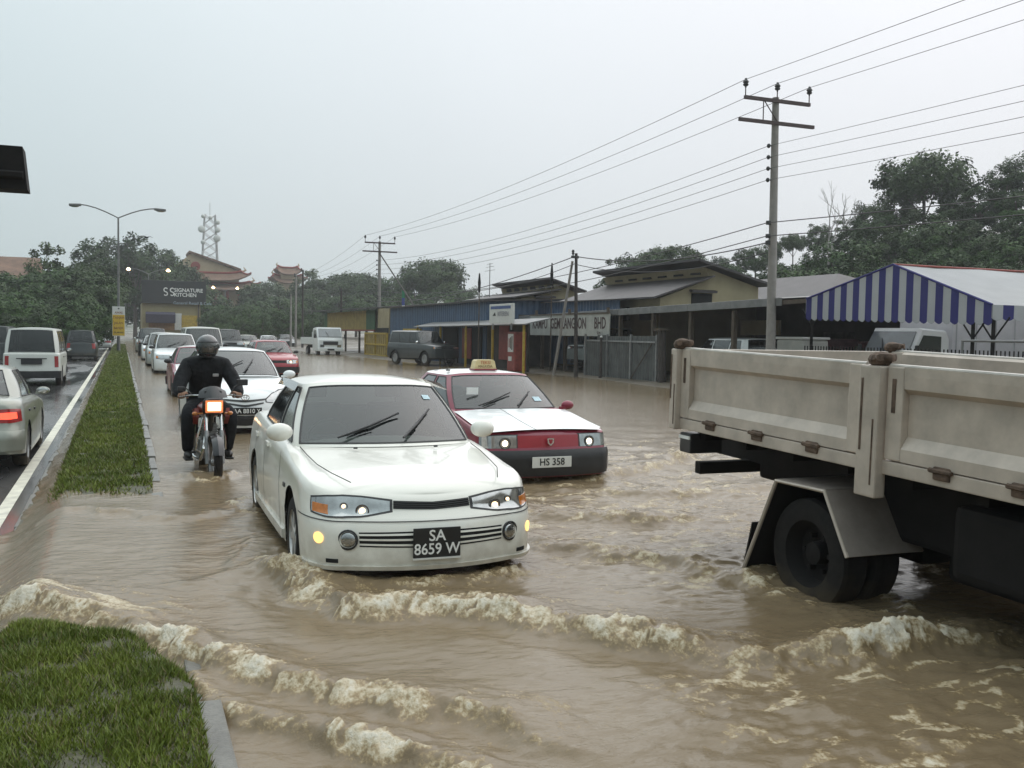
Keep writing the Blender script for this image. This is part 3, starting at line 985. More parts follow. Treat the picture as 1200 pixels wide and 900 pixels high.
    def screen(self, u, v, off=0.012):
        """point on the windscreen, u -1..1 across (to the car's right), v 0..1 up"""
        c = self.ws_cols; q = abs(u) * (len(c) - 1); k = min(int(q), len(c) - 2); f = q - k
        cc = tuple(lerp(c[k][j], c[k + 1][j], f) for j in range(4))
        g0, g1 = self.S.get('g0', .05), self.S.get('g1', .93)
        p = self.gp(cc, lerp(g0, g1, v))
        return Vector((p.x * (1 if u >= 0 else -1), p.y + off, p.z + off))


def wheel(root, x, y, r, wd, side, rim=m_rim, spokes=7, steel=False):
    """tyre with a rim as its sub-part; side = +-1 outward direction"""
    t = MB().lathe([(r * .62, -wd / 2), (r * .86, -wd / 2 - .004), (r * .97, -wd / 2 + .018), (r, -wd / 2 + .045), (r, wd / 2 - .045), (r * .97, wd / 2 - .018), (r * .86, wd / 2 + .004), (r * .62, wd / 2)], (x, y, r), 'X', 28).build('wheel', m_tyre, root, smooth=True, angle=40)
    xo = x + side * wd / 2
    m = MB().lathe([(r * .64, -side * .0), (r * .62, -side * .02), (r * .56, -side * .03)], (xo, y, r), 'X', 24)
    if steel:
        m.lathe([(r * .56, -side * .03), (r * .45, -side * .01), (r * .2, -side * .035), (0.001, -side * .03)], (xo, y, r), 'X', 24)
    else:
        m.lathe([(r * .20, -side * .028), (r * .17, -side * .006), (0.001, -side * .004)], (xo, y, r), 'X', 16)
        for k in range(spokes):
            a = 2 * PI * k / spokes
            rot = Matrix.Rotation(a, 3, 'X')
            m.box(Vector((xo - side * .024, y, r)) + rot @ Vector((0, 0, r * .38)), (.03, r * .15, r * .42), rot)
    ro = m.build('rim', rim, t, smooth=True)
    if not steel:
        MB().lathe([(r * .62, -side * .09), (0.001, -side * .09)], (xo, y, r), 'X', 20).build('brake_disc', m_dark, t)
    return t


def add_wheels(car, root, **kw):
    S = car.S
    xw = car.wv(S['rw']) - 0.095
    for wy_ in (S['wf'], S['wr']):
        for s in (-1, 1):
            wheel(root, s * xw, wy_, S['rw'], 0.185, s, **kw)


def mirrors(car, root, y, z, mat, size=(0.19, 0.10, 0.125), out=0.11):
    xw = car.wv(z - .1)
    for s in (-1, 1):
        m = MB().ball((s * (xw + out), y, z), (size[0] / 2, size[1] / 2, size[2] / 2), 14, 9)
        # flatten the rear into the glass side
        m.v = [(a, max(b, y - size[1] * .22), c) for a, b, c in m.v]
        m.box((s * (xw + out * .25), y + .01, z - size[2] * .28), (out * 0.9, 0.05, 0.035))
        mm = m.build('wing_mirror', mat, root, smooth=True, angle=45)
        MB().ball((s * (xw + out), y - size[1] * .222, z), (size[0] * .4, .004, size[2] * .38), 12, 6).build('mirror_glass', m_chrome, mm, smooth=True)


def wipers(car, root, arms):
    for (u0, v0, u1, v1) in arms:
        a, b = car.screen(u0, v0, .03), car.screen(u1, v1, .022)
        mid = car.screen(lerp(u0, u1, .5), lerp(v0, v1, .5), .028)
        m = MB().tube([a, mid], [0.010, 0.006], 6)
        q0 = car.screen(lerp(u0, u1, .12), lerp(v0, v1, .12) + .02, .012)
        m.tube([q0, car.screen(lerp(u0, u1, .5), lerp(v0, v1, .5) + .02, .014), b], [.008, .012, .008], 6)
        m.build('wiper', m_black, root, smooth=True)


def interior(car, root, zf=0.32, wheel_side=1):
    S = car.S; K = car.K
    cab_f, cab_r = K[1][1] - 0.12, K[-2][1] + 0.15
    w = car.wv(0.6) - 0.13
    ln = cab_f - cab_r
    MB().box((0, (cab_f + cab_r) / 2, zf), (2 * w, ln, 0.05)).box((-w, (cab_f + cab_r) / 2, .57), (.04, ln, .5)).box((w, (cab_f + cab_r) / 2, .57), (.04, ln, .5)).box((0, cab_r, .6), (2 * w, .05, .55)).box((0, cab_f, .55), (2 * w, .05, .4)).build('cabin_floor', m_dark, root)
    zc = car.zt(cab_f)
    MB().box((0, cab_f - .1, zc - .1), (2 * w, .45, .18), b=.05).box((wheel_side * .36, cab_f - .22, zc + .0), (.4, .2, .08), b=.03).build('dashboard', m_dash, root, smooth=True)
    c = Vector((wheel_side * .36, cab_f - .48, zc - .02))
    rot = Matrix.Rotation(R(65), 3, 'X')
    ring = [c + rot @ Vector((.19 * math.cos(2 * PI * k / 20), .19 * math.sin(2 * PI * k / 20), 0)) for k in range(21)]
    MB().tube(ring, .014, 6).tube([ring[0], c, ring[10]], .014, 6).build('steering_wheel', m_black, root, smooth=True)
    for s in (-1, 1):
        y0 = cab_f - .92
        st = MB().box((s * .36, y0, zf + .2), (.5, .52, .2), b=.05).box((s * .36, y0 - .32, zf + .52), (.48, .15, .58), Matrix.Rotation(R(-14), 3, 'X'), b=.05).build('front_seat', m_cloth, root, smooth=True)
        MB().box((s * .36, y0 - .41, zf + .93), (.26, .09, .17), b=.035).build('headrest', m_cloth, st, smooth=True)
    yr_ = cab_r + .3
    MB().box((0, yr_ + .2, zf + .18), (2 * w - .1, .5, .2), b=.05).box((0, yr_ - .08, zf + .5), (2 * w - .1, .16, .5), Matrix.Rotation(R(-18), 3, 'X'), b=.05).build('rear_seat', m_cloth, root, smooth=True)


def plate(root, c, size, txts, kmat, ink, rz=PI, rx=R(90), inkz=.006, name='number_plate'):
    """flat plate facing along its local front; txts: (string, dx, dz, size)"""
    fy = -1 if abs(rz) < .1 else 1
    p = MB().box(c, (size[0], .012, size[1]), b=.004).build(name, kmat, root)
    for (s_, dx, dz, sz, sx) in txts:
        text_part(s_, sz, ink, p, (c[0] + dx * (-1 if fy > 0 else 1), c[1] + fy * .008, c[2] + dz), (R(90), 0, rz), extrude=.0015, bold=.0012, sx=sx)
    return p


def shut_line(car, root, y, z0, z1, side, name='door_gap', wd=.005):
    t0 = car.tau_at_y(y, .5)
    dt = wd / 3.2
    return car.patch([(t0 - dt, z0, z1), (t0 + dt, z0, z1)], off=.0015, n=1, m=8, side=side, rim=False).build(name, m_dark, root)

# ------------------------------------------------------------------ the vehicles
ROADZ = -0.10
m_white = pm('white_car_paint', (0.78, 0.765, 0.70), rough=0.28, coat=0.6, var=0.035, scale=2.5, mud=(0.42, 0.75))
m_white2 = pm('cool_white_paint', (0.76, 0.78, 0.78), rough=0.28, coat=0.6, var=0.03, scale=2.5, mud=(0.36, 0.7))
m_silver = pm('silver_paint', (0.46, 0.48, 0.47), rough=0.32, metal=0.35, coat=0.6, var=0.04, mud=(0.36, 0.6))
m_champ = pm('champagne_paint', (0.30, 0.31, 0.27), rough=0.3, metal=0.45, coat=0.6, var=0.04, mud=(0.30, 0.4))
m_red = pm('red_paint', (0.33, 0.022, 0.035), rough=0.3, coat=0.6, var=0.08, mud=(0.36, 0.6))
m_maroon = pm('maroon_paint', (0.23, 0.018, 0.045), rough=0.35, coat=0.5, var=0.1, mud=(0.36, 0.5))
m_blk = pm('black_paint', (0.018, 0.02, 0.022), rough=0.28, coat=0.6, var=0.1, mud=(0.4, 0.5))
m_navy = pm('dark_green_paint', (0.028, 0.035, 0.036), rough=0.3, coat=0.6, var=0.1, mud=(0.5, 0.5))
m_van = pm('van_white_paint', (0.66, 0.67, 0.63), rough=0.32, coat=0.4, var=0.04, mud=(0.5, 0.6))


def sedan_keys(wb, wr, cowl, cowl_c, ft, ft_c, yB, yC, yD, yDc, rt, rt_c, quarter=True):
    k = [(0, cowl, 0, ft, 'windscreen'), (wb - .045, cowl_c, wr - .05, ft_c, 'pillar'), (wb, cowl_c - .10, wr, ft_c - .09, 'side_window'),
         (wb + .008, yB + .04, wr + .004, yB - .02, 'pillar'), (wb + .008, yB - .04, wr + .004, yB - .10, 'side_window'),
         (wb, yC, wr, rt_c + .28, 'pillar'), (wb - .02, yDc + .22, wr - .015, rt_c + .10, 'pillar'), (wb - .12, yDc, wr - .09, rt_c, 'rear_window'), (0, yD, 0, rt)]
    k[-1] = (0, yD, 0, rt, 'end')
    return k


WIRA = dict(L=4.27, paint=m_white, wf=1.22, wr=-1.28, rw=0.295,
            w=[(0.1, .80), (.2, .825), (.45, .838), (.6, .836), (.8, .815), (.95, .785), (1.1, .76)],
            nose=[(.1, -.10), (.16, -.03), (.25, 0), (.42, -.005), (.52, -.03), (.58, -.09), (.7, -.13), (.85, -.2)],
            tail=[(.15, .1), (.3, .0), (.5, .0), (.6, .05), (.9, .07), (1.1, .1)],
            top=[(2.2, .665), (2.0, .70), (1.7, .765), (1.3, .80), (.9, .85), (.6, .88), (-.5, .93), (-1.5, .97), (-2.0, .965), (-2.2, .94)],
            sill=[(2.2, .205), (1.5, .20), (.8, .17), (-.8, .16), (-2.2, .26)], crown=.055, rs=.075, rf=.25, kf=.40, bf=.13, rr=.25, kr=.3,
            roof_z=1.365, roof_front_flat=.15, hole=(.52, -1.2, .66), glass=m_glass, side_glass=m_glass_t,
            keys=sedan_keys(.74, .565, .93, .66, .18, .06, -.16, -1.12, -1.62, -1.52, -1.08, -.98))


def front_lamps(car, root, stn, mat=m_lens, bulbs=(), bmat=None, amber=None, name='headlight', lit=None):
    for s in (1, -1):
        h = car.patch(stn, off=.008, n=14, m=5, side=s).build(name, mat, root, smooth=True, angle=30)
        if amber:
            car.patch(amber, off=.012, n=6, m=4, side=s).build('indicator_lens', lit or m_amber, h, smooth=True)
        mid = lambda q: (q[0], q[1] - .010, q[2] + .010)
        car.patch([mid((stn[0][0] - .03, stn[0][1], stn[0][2]))] + [mid(q) for q in stn[1:-1]] + [mid((stn[-1][0] + .03, stn[-1][1], stn[-1][2]))], off=.004, n=14, m=4, side=s).build('lamp_surround', m_trim, h, smooth=True)
        for (t, z, r) in bulbs:
            p = car.wall(t, z, s, .012)
            dq = (car.wall(t, z, s, .05) - car.wall(t, z, s, 0)).normalized(); ax_ = Vector((0, 0, 1)); bx_ = dq.cross(ax_)
            MB().tube([p + dq * .002 + (ax_ * math.sin(2 * PI * k / 16) + bx_ * math.cos(2 * PI * k / 16)) * (r * 1.75) for k in range(17)], r * .22, 5).build('reflector_ring', m_trim, h, smooth=True)
            MB().ball(p, (r, r * .45, r), 12, 8).build('bulb', bmat or m_bulb, h, smooth=True)


def slats(car, root, name, stn, n, mat, back=m_dark, off=.006, thick=.35):
    """a grille: dark recess patch with raised horizontal slats"""
    g = None
    for s in (1, -1):
        b = car.patch(stn, off=.002, n=10, m=2, side=s).build(name, back, root)
        for k in range(n):
            f0, f1 = (k + .5 - thick / 2) / n, (k + .5 + thick / 2) / n
            car.patch([(t, lerp(a, c, f0), lerp(a, c, f1)) for t, a, c in stn], off=off, n=10, m=1, side=s).build('slat', mat, b, smooth=True)


def white_sedan(loc, rz):
    root = thing('sedan', 'white four-door sedan with black number plate SA 8659 W pushing a bow wave', 'car', loc, rz)
    car = Car(WIRA); car.build(root, 1.25)
    add_wheels(car, root, spokes=7)
    interior(car, root)
    mirrors(car, root, .60, .985, m_white, (.21, .13, .145), .045)
    wipers(car, root, [(.62, .04, -.18, .46), (-.12, .03, -.66, .52)])
    front_lamps(car, root, [(.50, .585, .645), (.8, .555, .668), (1.05, .55, .674), (1.32, .552, .670), (1.55, .57, .655)],
                bulbs=[(.80, .582, .024), (1.0, .61, .014)], amber=[(1.26, .562, .62), (1.52, .572, .63)])
    slats(car, root, 'radiator_grille', [(0, .585, .635), (.46, .595, .648)], 4, m_trim)
    # bumper: crease, lower grille, fog lamps, marker lamps, lip
    slats(car, root, 'lower_grille', [(.18, .345, .455), (.86, .355, .45)], 3, m_white, thick=.36)
    for s in (1, -1):
        c = car.wall(.98, .40, s, .0)
        d = (car.wall(.98, .40, s, .05) - c).normalized()
        rt = Vector((0, 1, 0)).rotation_difference(d).to_matrix()
        f = MB().lathe([(.066, -.01), (.07, .008), (.058, .012), (.056, -.004)], (0, 0, 0), 'Y', 20)
        f.v = [tuple(rt @ Vector(q) + c) for q in f.v]
        fo_ = f.build('fog_lamp', m_black, root, smooth=True)
        g = MB().ball((0, 0, 0), (.055, .014, .05), 14, 8); g.v = [tuple(rt @ Vector(q) + c + d * .004) for q in g.v]
        g.build('fog_lens', m_lens, fo_, smooth=True)
        car.patch([(1.465 + .085 * math.cos(PI * (1 - k / 12)), .405 - .036 * math.sin(PI * k / 12) - .001, .405 + .036 * math.sin(PI * k / 12) + .001) for k in range(13)], off=.006, side=s, n=24).build('marker_lamp', m_amber_on, root, smooth=True)
        car.patch([(1.15, .245, .272), (1.35, .245, .272)], off=.003, side=s, n=4, m=1).build('air_slot', m_dark, root)
        car.patch([(0, .515, .522), (1, .515, .522), (2, .53, .537)], off=.003, side=s, n=24, m=1, rim=False).build('bumper_seam', m_trim, root)
        car.patch([(0, .195, .225), (1, .195, .225), (1.9, .20, .23)], off=.02, side=s, n=20, m=2).build('bumper_lip', m_white, root, smooth=True)
        for y in (.62, -.42, -1.22):
            shut_line(car, root, y, .24 if y > -1 else .66, .9, s)
        car.patch([(2.22, .20, .27), (2.5, .2, .27), (2.78, .2, .27)], off=.022, side=s, n=16, m=2).build('sill_skirt', m_white, root, smooth=True)
        for y in (-.28, -1.12):
            t0 = car.tau_at_y(y, .8)
            car.patch([(t0 - .03, .785, .82), (t0 + .03, .785, .82)], off=.02, side=s, n=4, m=2).build('door_handle', m_white, root, smooth=True)
        t0 = car.tau_at_y(.88, .6)
        car.patch([(t0 - .012, .60, .63), (t0 + .012, .60, .63)], off=.008, side=s, n=3, m=2).build('side_repeater', m_black, root)
        # bonnet shut line and rain visor over the door glass
        MB().tube([Vector((s * x_, y_, car.topz(x_, y_) + .001)) for x_, y_ in ((.70, .72), (.69, 1.0), (.665, 1.3), (.62, 1.6), (.53, 1.86))], .0035, 5).build('bonnet_gap', m_dark, root)
        MB().grid([[Vector((s * (.617 + .05), .16, 1.285)), Vector((s * (.585 + .03), .06, 1.345))], [Vector((s * (.61 + .06), -.5, 1.30)), Vector((s * (.58 + .035), -.5, 1.355))], [Vector((s * (.61 + .05), -.95, 1.285)), Vector((s * (.585 + .03), -.95, 1.345))]]).build('rain_visor', m_glass_t, root)
    for x in (-.32, .32):
        MB().box((x, .99, car.topz(x, .99) + .008), (.03, .02, .014), b=.003).build('washer_jet', m_black, root)
    pl = plate(root, (-0.0, 2.15, .38), (.33, .20), [('SA', .0, .045, .105, 1.0), ('8659 W', 0, -.045, .105, .92)], m_plate_k, m_white_ink)
    MB().box((0, 2.152, .273), (.335, .014, .012)).build('plate_rim', m_plate_w, pl)
    st = MB().grid([[car.screen(-.82, .74, .004), car.screen(-.70, .74, .004)], [car.screen(-.82, .82, .004), car.screen(-.70, .82, .004)]])
    st.build('road_tax_sticker', m_sticker, root)
    return root


white_sedan((2.01, 8.42, -.085), PI + R(-1.0))

TAXI = dict(L=4.1, paint=m_maroon, wf=1.22, wr=-1.18, rw=0.285,
            w=[(0.1, .79), (.25, .812), (.5, .818), (.7, .81), (.95, .775), (1.1, .75)],
            nose=[(.15, -.05), (.25, 0), (.50, 0), (.52, -.03), (.7, -.06), (.85, -.12)],
            tail=[(.15, .05), (.3, .0), (.5, .0), (.6, .05), (.9, .08), (1.1, .1)],
            top=[(2.1, .70), (1.9, .725), (1.5, .78), (1.0, .86), (.75, .89), (-.5, .92), (-1.5, .93), (-2.1, .90)],
            sill=[(2.2, .20), (1.5, .2), (-.8, .18), (-2.2, .26)], crown=.03, rs=.04, rf=.14, kf=.16, bf=.07, rr=.14, kr=.16,
            roof_z=1.335, roof_front_flat=.15, hole=(.62, -1.2, .66), glass=m_glass, side_glass=m_glass,
            keys=sedan_keys(.735, .575, .92, .74, .20, .12, -.18, -1.1, -1.55, -1.5, -.98, -.92), roof_mat=m_white2)


def taxi(loc, rz):
    root = thing('taxi', 'maroon and white taxi with cream roof sign and white plate HS 358', 'taxi', loc, rz)
    car = Car(TAXI); car.build(root, 1.1)
    add_wheels(car, root, rim=m_steel, steel=True)
    interior(car, root)
    mirrors(car, root, .68, .93, m_maroon, (.18, .09, .12), .10)
    wipers(car, root, [(.62, .03, -.12, .42), (-.12, .03, -.62, .46)])
    # white bonnet skin laid on the maroon shell
    rows = []
    for k in range(15):
        y = lerp(1.96, .86, k / 14); w = (car.wv(car.zt(y)) - .022) if y < 1.85 else car.wv(.7) - .10
        rows.append([Vector((w * (2 * i / 16 - 1), y + (.02 * (1 - (2 * i / 16 - 1) ** 2) if k == 0 else 0), car.topz(abs(w * (2 * i / 16 - 1)), y) + .008)) for i in range(17)])
    MB().grid(rows).build('bonnet', m_white2, root, smooth=True)
    MB().tube([rows[k][8] + Vector((.16, 0, .001)) for k in range(15)], .002, 4).build('bonnet_crease', m_trim, root)
    front_lamps(car, root, [(.60, .545, .69), (.9, .545, .69), (1.15, .545, .685), (1.75, .55, .67)], bulbs=[(.80, .60, .035)], bmat=m_bulb_w)
    for s in (1, -1):
        car.patch([(0, .545, .685), (.58, .545, .685)], off=.004, side=s, n=8).build('front_panel', m_red, root, smooth=True)
        car.patch([(0, .22, .52), (1, .22, .52), (1.6, .23, .52), (2.0, .24, .51)], off=.035, side=s, n=24, m=5).build('front_bumper', m_black, root, smooth=True)
        car.patch([(2.02, .50, .56), (2.98, .50, .56)], off=.012, side=s, n=30, m=2).build('rubbing_strip', m_black, root, smooth=True)
        for y in (.66, -.40, -1.15):
            shut_line(car, root, y, .24 if y > -1 else .62, .87, s)
        for y in (-.25, -1.05):
            t0 = car.tau_at_y(y, .8)
            car.patch([(t0 - .03, .775, .805), (t0 + .03, .775, .805)], off=.014, side=s, n=4, m=2).build('door_handle', m_black, root, smooth=True)
    # badge: small shield
    sh = MB().prism([Vector((x, 2.035, z)) for x, z in ((-.042, .655), (.042, .655), (.038, .60), (0, .565), (-.038, .60))], (0, .016, 0)).build('badge', m_chrome, root)
    MB().prism([Vector((x, 2.052, z)) for x, z in ((-.024, .643), (.024, .643), (.02, .607), (0, .588), (-.02, .607))], (0, .003, 0)).build('badge_field', m_red, sh)
    plate(root, (0, 2.092, .385), (.50, .125), [('HS 358', 0, 0, .115, .95)], m_plate_w, m_black_ink)
    # roof sign
    zc = 1.375
    prof = [(-.16, 0), (.16, 0), (.135, .105), (.11, .125), (-.11, .125), (-.135, .105)]
    sg = MB().prism([Vector((x, -.02, zc + z)) for x, z in prof], (0, -.15, 0)).build('roof_sign', pm('sign_cream', (.62, .50, .27), rough=.45, var=.1, scale=15), root)
    MB().box((0, -.095, zc - .008), (.33, .19, .02), b=.004).build('sign_base', m_maroon, sg)
    text_part('TEKSI', .06, pm('sign_red_ink', (.45, .12, .05), var=.05), sg, (0, -.016, zc + .085), (R(90), 0, PI), extrude=.001)
    text_part('MALAYSIA', .045, pm('sign_dark_ink', (.16, .09, .03), var=.05), sg, (0, -.016, zc + .035), (R(90), 0, PI), extrude=.001)
    MB().tube([(.45, -.25, 1.35), (.47, -.36, 1.58)], [.004, .002], 5).build('aerial', m_black, root)
    MB().box((.45, -.25, 1.352), (.05, .05, .02), b=.006).build('aerial_base', m_black, root)
    # papers on the screen, mirror
    MB().box((.10, .30, 1.20), (.2, .02, .07), b=.012).build('rear_view_mirror', m_black, root)
    MB().box((.42, .60, 1.12), (.16, .004, .09)).build('taxi_card', m_white_ink, root)
    MB().grid([[car.screen(-.80, .2, .004), car.screen(-.62, .2, .004)], [car.screen(-.8, .33, .004), car.screen(-.62, .33, .004)]]).build('road_tax_sticker', m_sticker, root)
    return root


taxi((4.55, 12.39, -.145), PI + R(1.7))

VIOS = dict(L=4.3, paint=m_white2, wf=1.30, wr=-1.25, rw=0.30,
            w=[(0.1, .80), (.2, .835), (.5, .85), (.75, .845), (.95, .80), (1.2, .75)],
            nose=[(.1, -.12), (.2, -.02), (.35, 0), (.5, -.01), (.65, -.06), (.8, -.16), (1.0, -.3)],
            tail=[(.15, .1), (.3, .0), (.5, .0), (.7, .05), (1.0, .07), (1.2, .1)],
            top=[(2.2, .70), (1.95, .77), (1.6, .86), (1.2, .93), (.9, .97), (-.5, 1.0), (-1.5, 1.05), (-2.2, 1.03)],
            sill=[(2.2, .2), (1.5, .2), (-.8, .2), (-2.2, .28)], crown=.07, rs=.09, rf=.36, kf=.5, bf=.16, rr=.25, kr=.3,
            roof_z=1.45, roof_front_flat=.25, hole=(.7, -1.3, .68), glass=m_glass, side_glass=m_glass_t, bulge=.03,
            keys=sedan_keys(.755, .57, 1.12, .80, .28, .14, -.15, -1.2, -1.75, -1.65, -1.15, -1.05))


def silver_white_sedan(loc, rz):
    root = thing('sedan', 'cool white sedan with oval badge and twin chevron grille bars behind the motorcyclist', 'car', loc, rz)
    car = Car(VIOS); car.build(root, 1.0)
    add_wheels(car, root, steel=True, rim=m_steel); interior(car, root)
    mirrors(car, root, .72, 1.02, m_white2, (.22, .12, .14), .12)
    wipers(car, root, [(.55, .04, -.2, .55), (-.12, .03, -.5, .6)])
    front_lamps(car, root, [(.72, .62, .66), (.95, .60, .74), (1.3, .64, .80), (1.7, .72, .82)], bulbs=[])
    for s in (1, -1):
        car.patch([(0, .62, .652), (.12, .622, .654), (.68, .652, .672)], off=.010, side=s, n=10, m=2).build('grille_bar', m_trim, root, smooth=True)
        car.patch([(0, .54, .575), (.12, .545, .58), (.62, .592, .612)], off=.008, side=s, n=10, m=2).build('grille_bar', m_trim, root, smooth=True)
        car.patch([(0, .235, .40), (.55, .245, .40), (.70, .27, .38)], off=.004, side=s, n=8).build('lower_intake', m_black, root)
        car.patch([(1.05, .28, .37), (1.35, .28, .37)], off=.005, side=s, n=5).build('fog_lamp', m_lens, root, smooth=True)
        for y in (.6, -.42): shut_line(car, root, y, .28, .94, s)
    c = Vector((0, 2.125, .70))
    MB().tube([c + Vector((.062 * math.cos(a), 0, .045 * math.sin(a))) for a in [2 * PI * k / 18 for k in range(19)]], .008, 6).tube([c + Vector((.022 * math.cos(a), .002, .04 * math.sin(a))) for a in [2 * PI * k / 14 for k in range(15)]], .006, 6).tube([c + Vector((.045 * math.cos(a), .002, .018 + .016 * math.sin(a))) for a in [2 * PI * k / 14 for k in range(15)]], .006, 6).build('badge', m_chrome, root, smooth=True)
    plate(root, (0, 2.16, .475), (.52, .115), [('SAA 8810 Y', 0, 0, .10, .95)], m_plate_k, m_white_ink)
    return root


silver_white_sedan((1.88, 18.6, ROADZ), PI)

# ------------------------------------------------------------------ the other vehicles on the road
def box_keys(wb, wr, cowl, cowl_c, ft, ft_c, posts, yD, rt, lean=.06):
    """estate, van and off-roader cabins: side posts at the given y, upright tail"""
    k = [(0, cowl, 0, ft, 'windscreen'), (wb - .05, cowl_c, wr - .05, ft_c, 'pillar'), (wb, cowl_c - .08, wr, ft_c - .08, 'side_window')]
    for p in posts:
        k += [(wb, p + .035, wr, p + .035 - lean * .5, 'pillar'), (wb, p - .035, wr, p - .035 - lean * .5, 'side_window')]
    k += [(wb, yD + .22, wr, rt + .24, 'pillar'), (wb - .015, yD + .07, wr - .02, rt + .07, 'pillar'), (wb - .12, yD, wr - .10, rt, 'rear_window'), (0, yD - .02, 0, rt - .02, 'end')]
    return k


HATCH = dict(L=3.7, wf=1.12, wr=-1.15, rw=0.275,
             w=[(0.1, .75), (.25, .78), (.5, .79), (.75, .78), (.95, .745), (1.2, .72)],
             nose=[(.1, -.08), (.25, 0), (.5, -.005), (.65, -.06), (.85, -.14)], tail=[(.15, .05), (.3, 0), (.5, 0), (.7, .03), (1.1, .06)],
             top=[(1.9, .70), (1.6, .79), (1.2, .87), (.85, .92), (-.5, .95), (-1.9, .97)], sill=[(1.9, .2), (-.8, .2), (-1.9, .27)],
             crown=.05, rs=.06, rf=.28, kf=.32, bf=.10, roof_z=1.40, roof_front_flat=.2, hole=(.65, -1.4, .62),
             keys=box_keys(.715, .56, .92, .72, .25, .15, (-.2,), -1.72, -1.42, .1), glass=m_glass, side_glass=m_glass)
WAGON = dict(L=4.35, wf=1.32, wr=-1.3, rw=0.30,
             w=[(0.1, .79), (.25, .83), (.5, .845), (.75, .84), (1.0, .80), (1.3, .76)],
             nose=[(.1, -.08), (.25, 0), (.5, -.005), (.7, -.06), (.95, -.2)], tail=[(.15, .05), (.3, 0), (.5, 0), (.7, .03), (1.2, .06)],
             top=[(2.2, .78), (1.9, .86), (1.5, .95), (1.1, 1.0), (-.5, 1.02), (-2.2, 1.04)], sill=[(2.2, .22), (-.8, .2), (-2.2, .28)],
             crown=.05, rs=.07, rf=.28, kf=.34, bf=.11, roof_z=1.60, roof_front_flat=.4, hole=(.8, -1.7, .66),
             keys=box_keys(.765, .62, 1.15, .92, .42, .32, (-.1, -1.1), -2.08, -1.92, .1), glass=m_glass, side_glass=m_glass_t)
VAN = dict(L=4.5, wf=1.42, wr=-1.2, rw=0.31,
           w=[(0.1, .80), (.25, .84), (.6, .85), (.9, .845), (1.1, .83), (1.5, .8)],
           nose=[(.1, -.06), (.25, 0), (.6, 0), (1.0, -.04), (1.4, -.2)], tail=[(.15, .05), (.3, 0), (.5, 0), (.7, .02), (1.2, .03)],
           top=[(2.3, 1.02), (1.9, 1.05), (-2.3, 1.08)], sill=[(2.3, .24), (-.8, .24), (-2.3, .3)],
           crown=.015, rs=.05, rf=.2, kf=.22, bf=.10, rr=.1, kr=.12, br=.03, roof_z=1.88, roof_front_flat=1.2, hole=(1.8, -2.0, .70), bulge=.03,
           keys=box_keys(.81, .70, 2.12, 2.0, 1.55, 1.45, (.72, -.7), -2.17, -2.02, .02), glass=m_glass, side_glass=m_glass_t)
SUV = dict(L=4.4, wf=1.32, wr=-1.32, rw=0.37,
           w=[(0.1, .80), (.3, .85), (.6, .865), (.9, .86), (1.15, .82), (1.4, .8)],
           nose=[(.1, -.1), (.4, 0), (.7, -.01), (.9, -.04), (1.1, -.08)], tail=[(.15, .05), (.3, 0), (.5, 0), (.9, .02), (1.3, .05)],
           top=[(2.2, 1.02), (1.9, 1.06), (1.2, 1.12), (.9, 1.14), (-2.2, 1.17)], sill=[(2.2, .42), (-.8, .36), (-2.2, .46)],
           crown=.035, rs=.05, rf=.16, kf=.2, bf=.06, rr=.12, kr=.14, roof_z=1.80, roof_front_flat=.4, hole=(.8, -1.8, .68),
           keys=box_keys(.79, .68, .98, .85, .48, .40, (-.1, -1.05), -2.12, -1.98, .04), glass=m_glass, side_glass=m_glass_t)


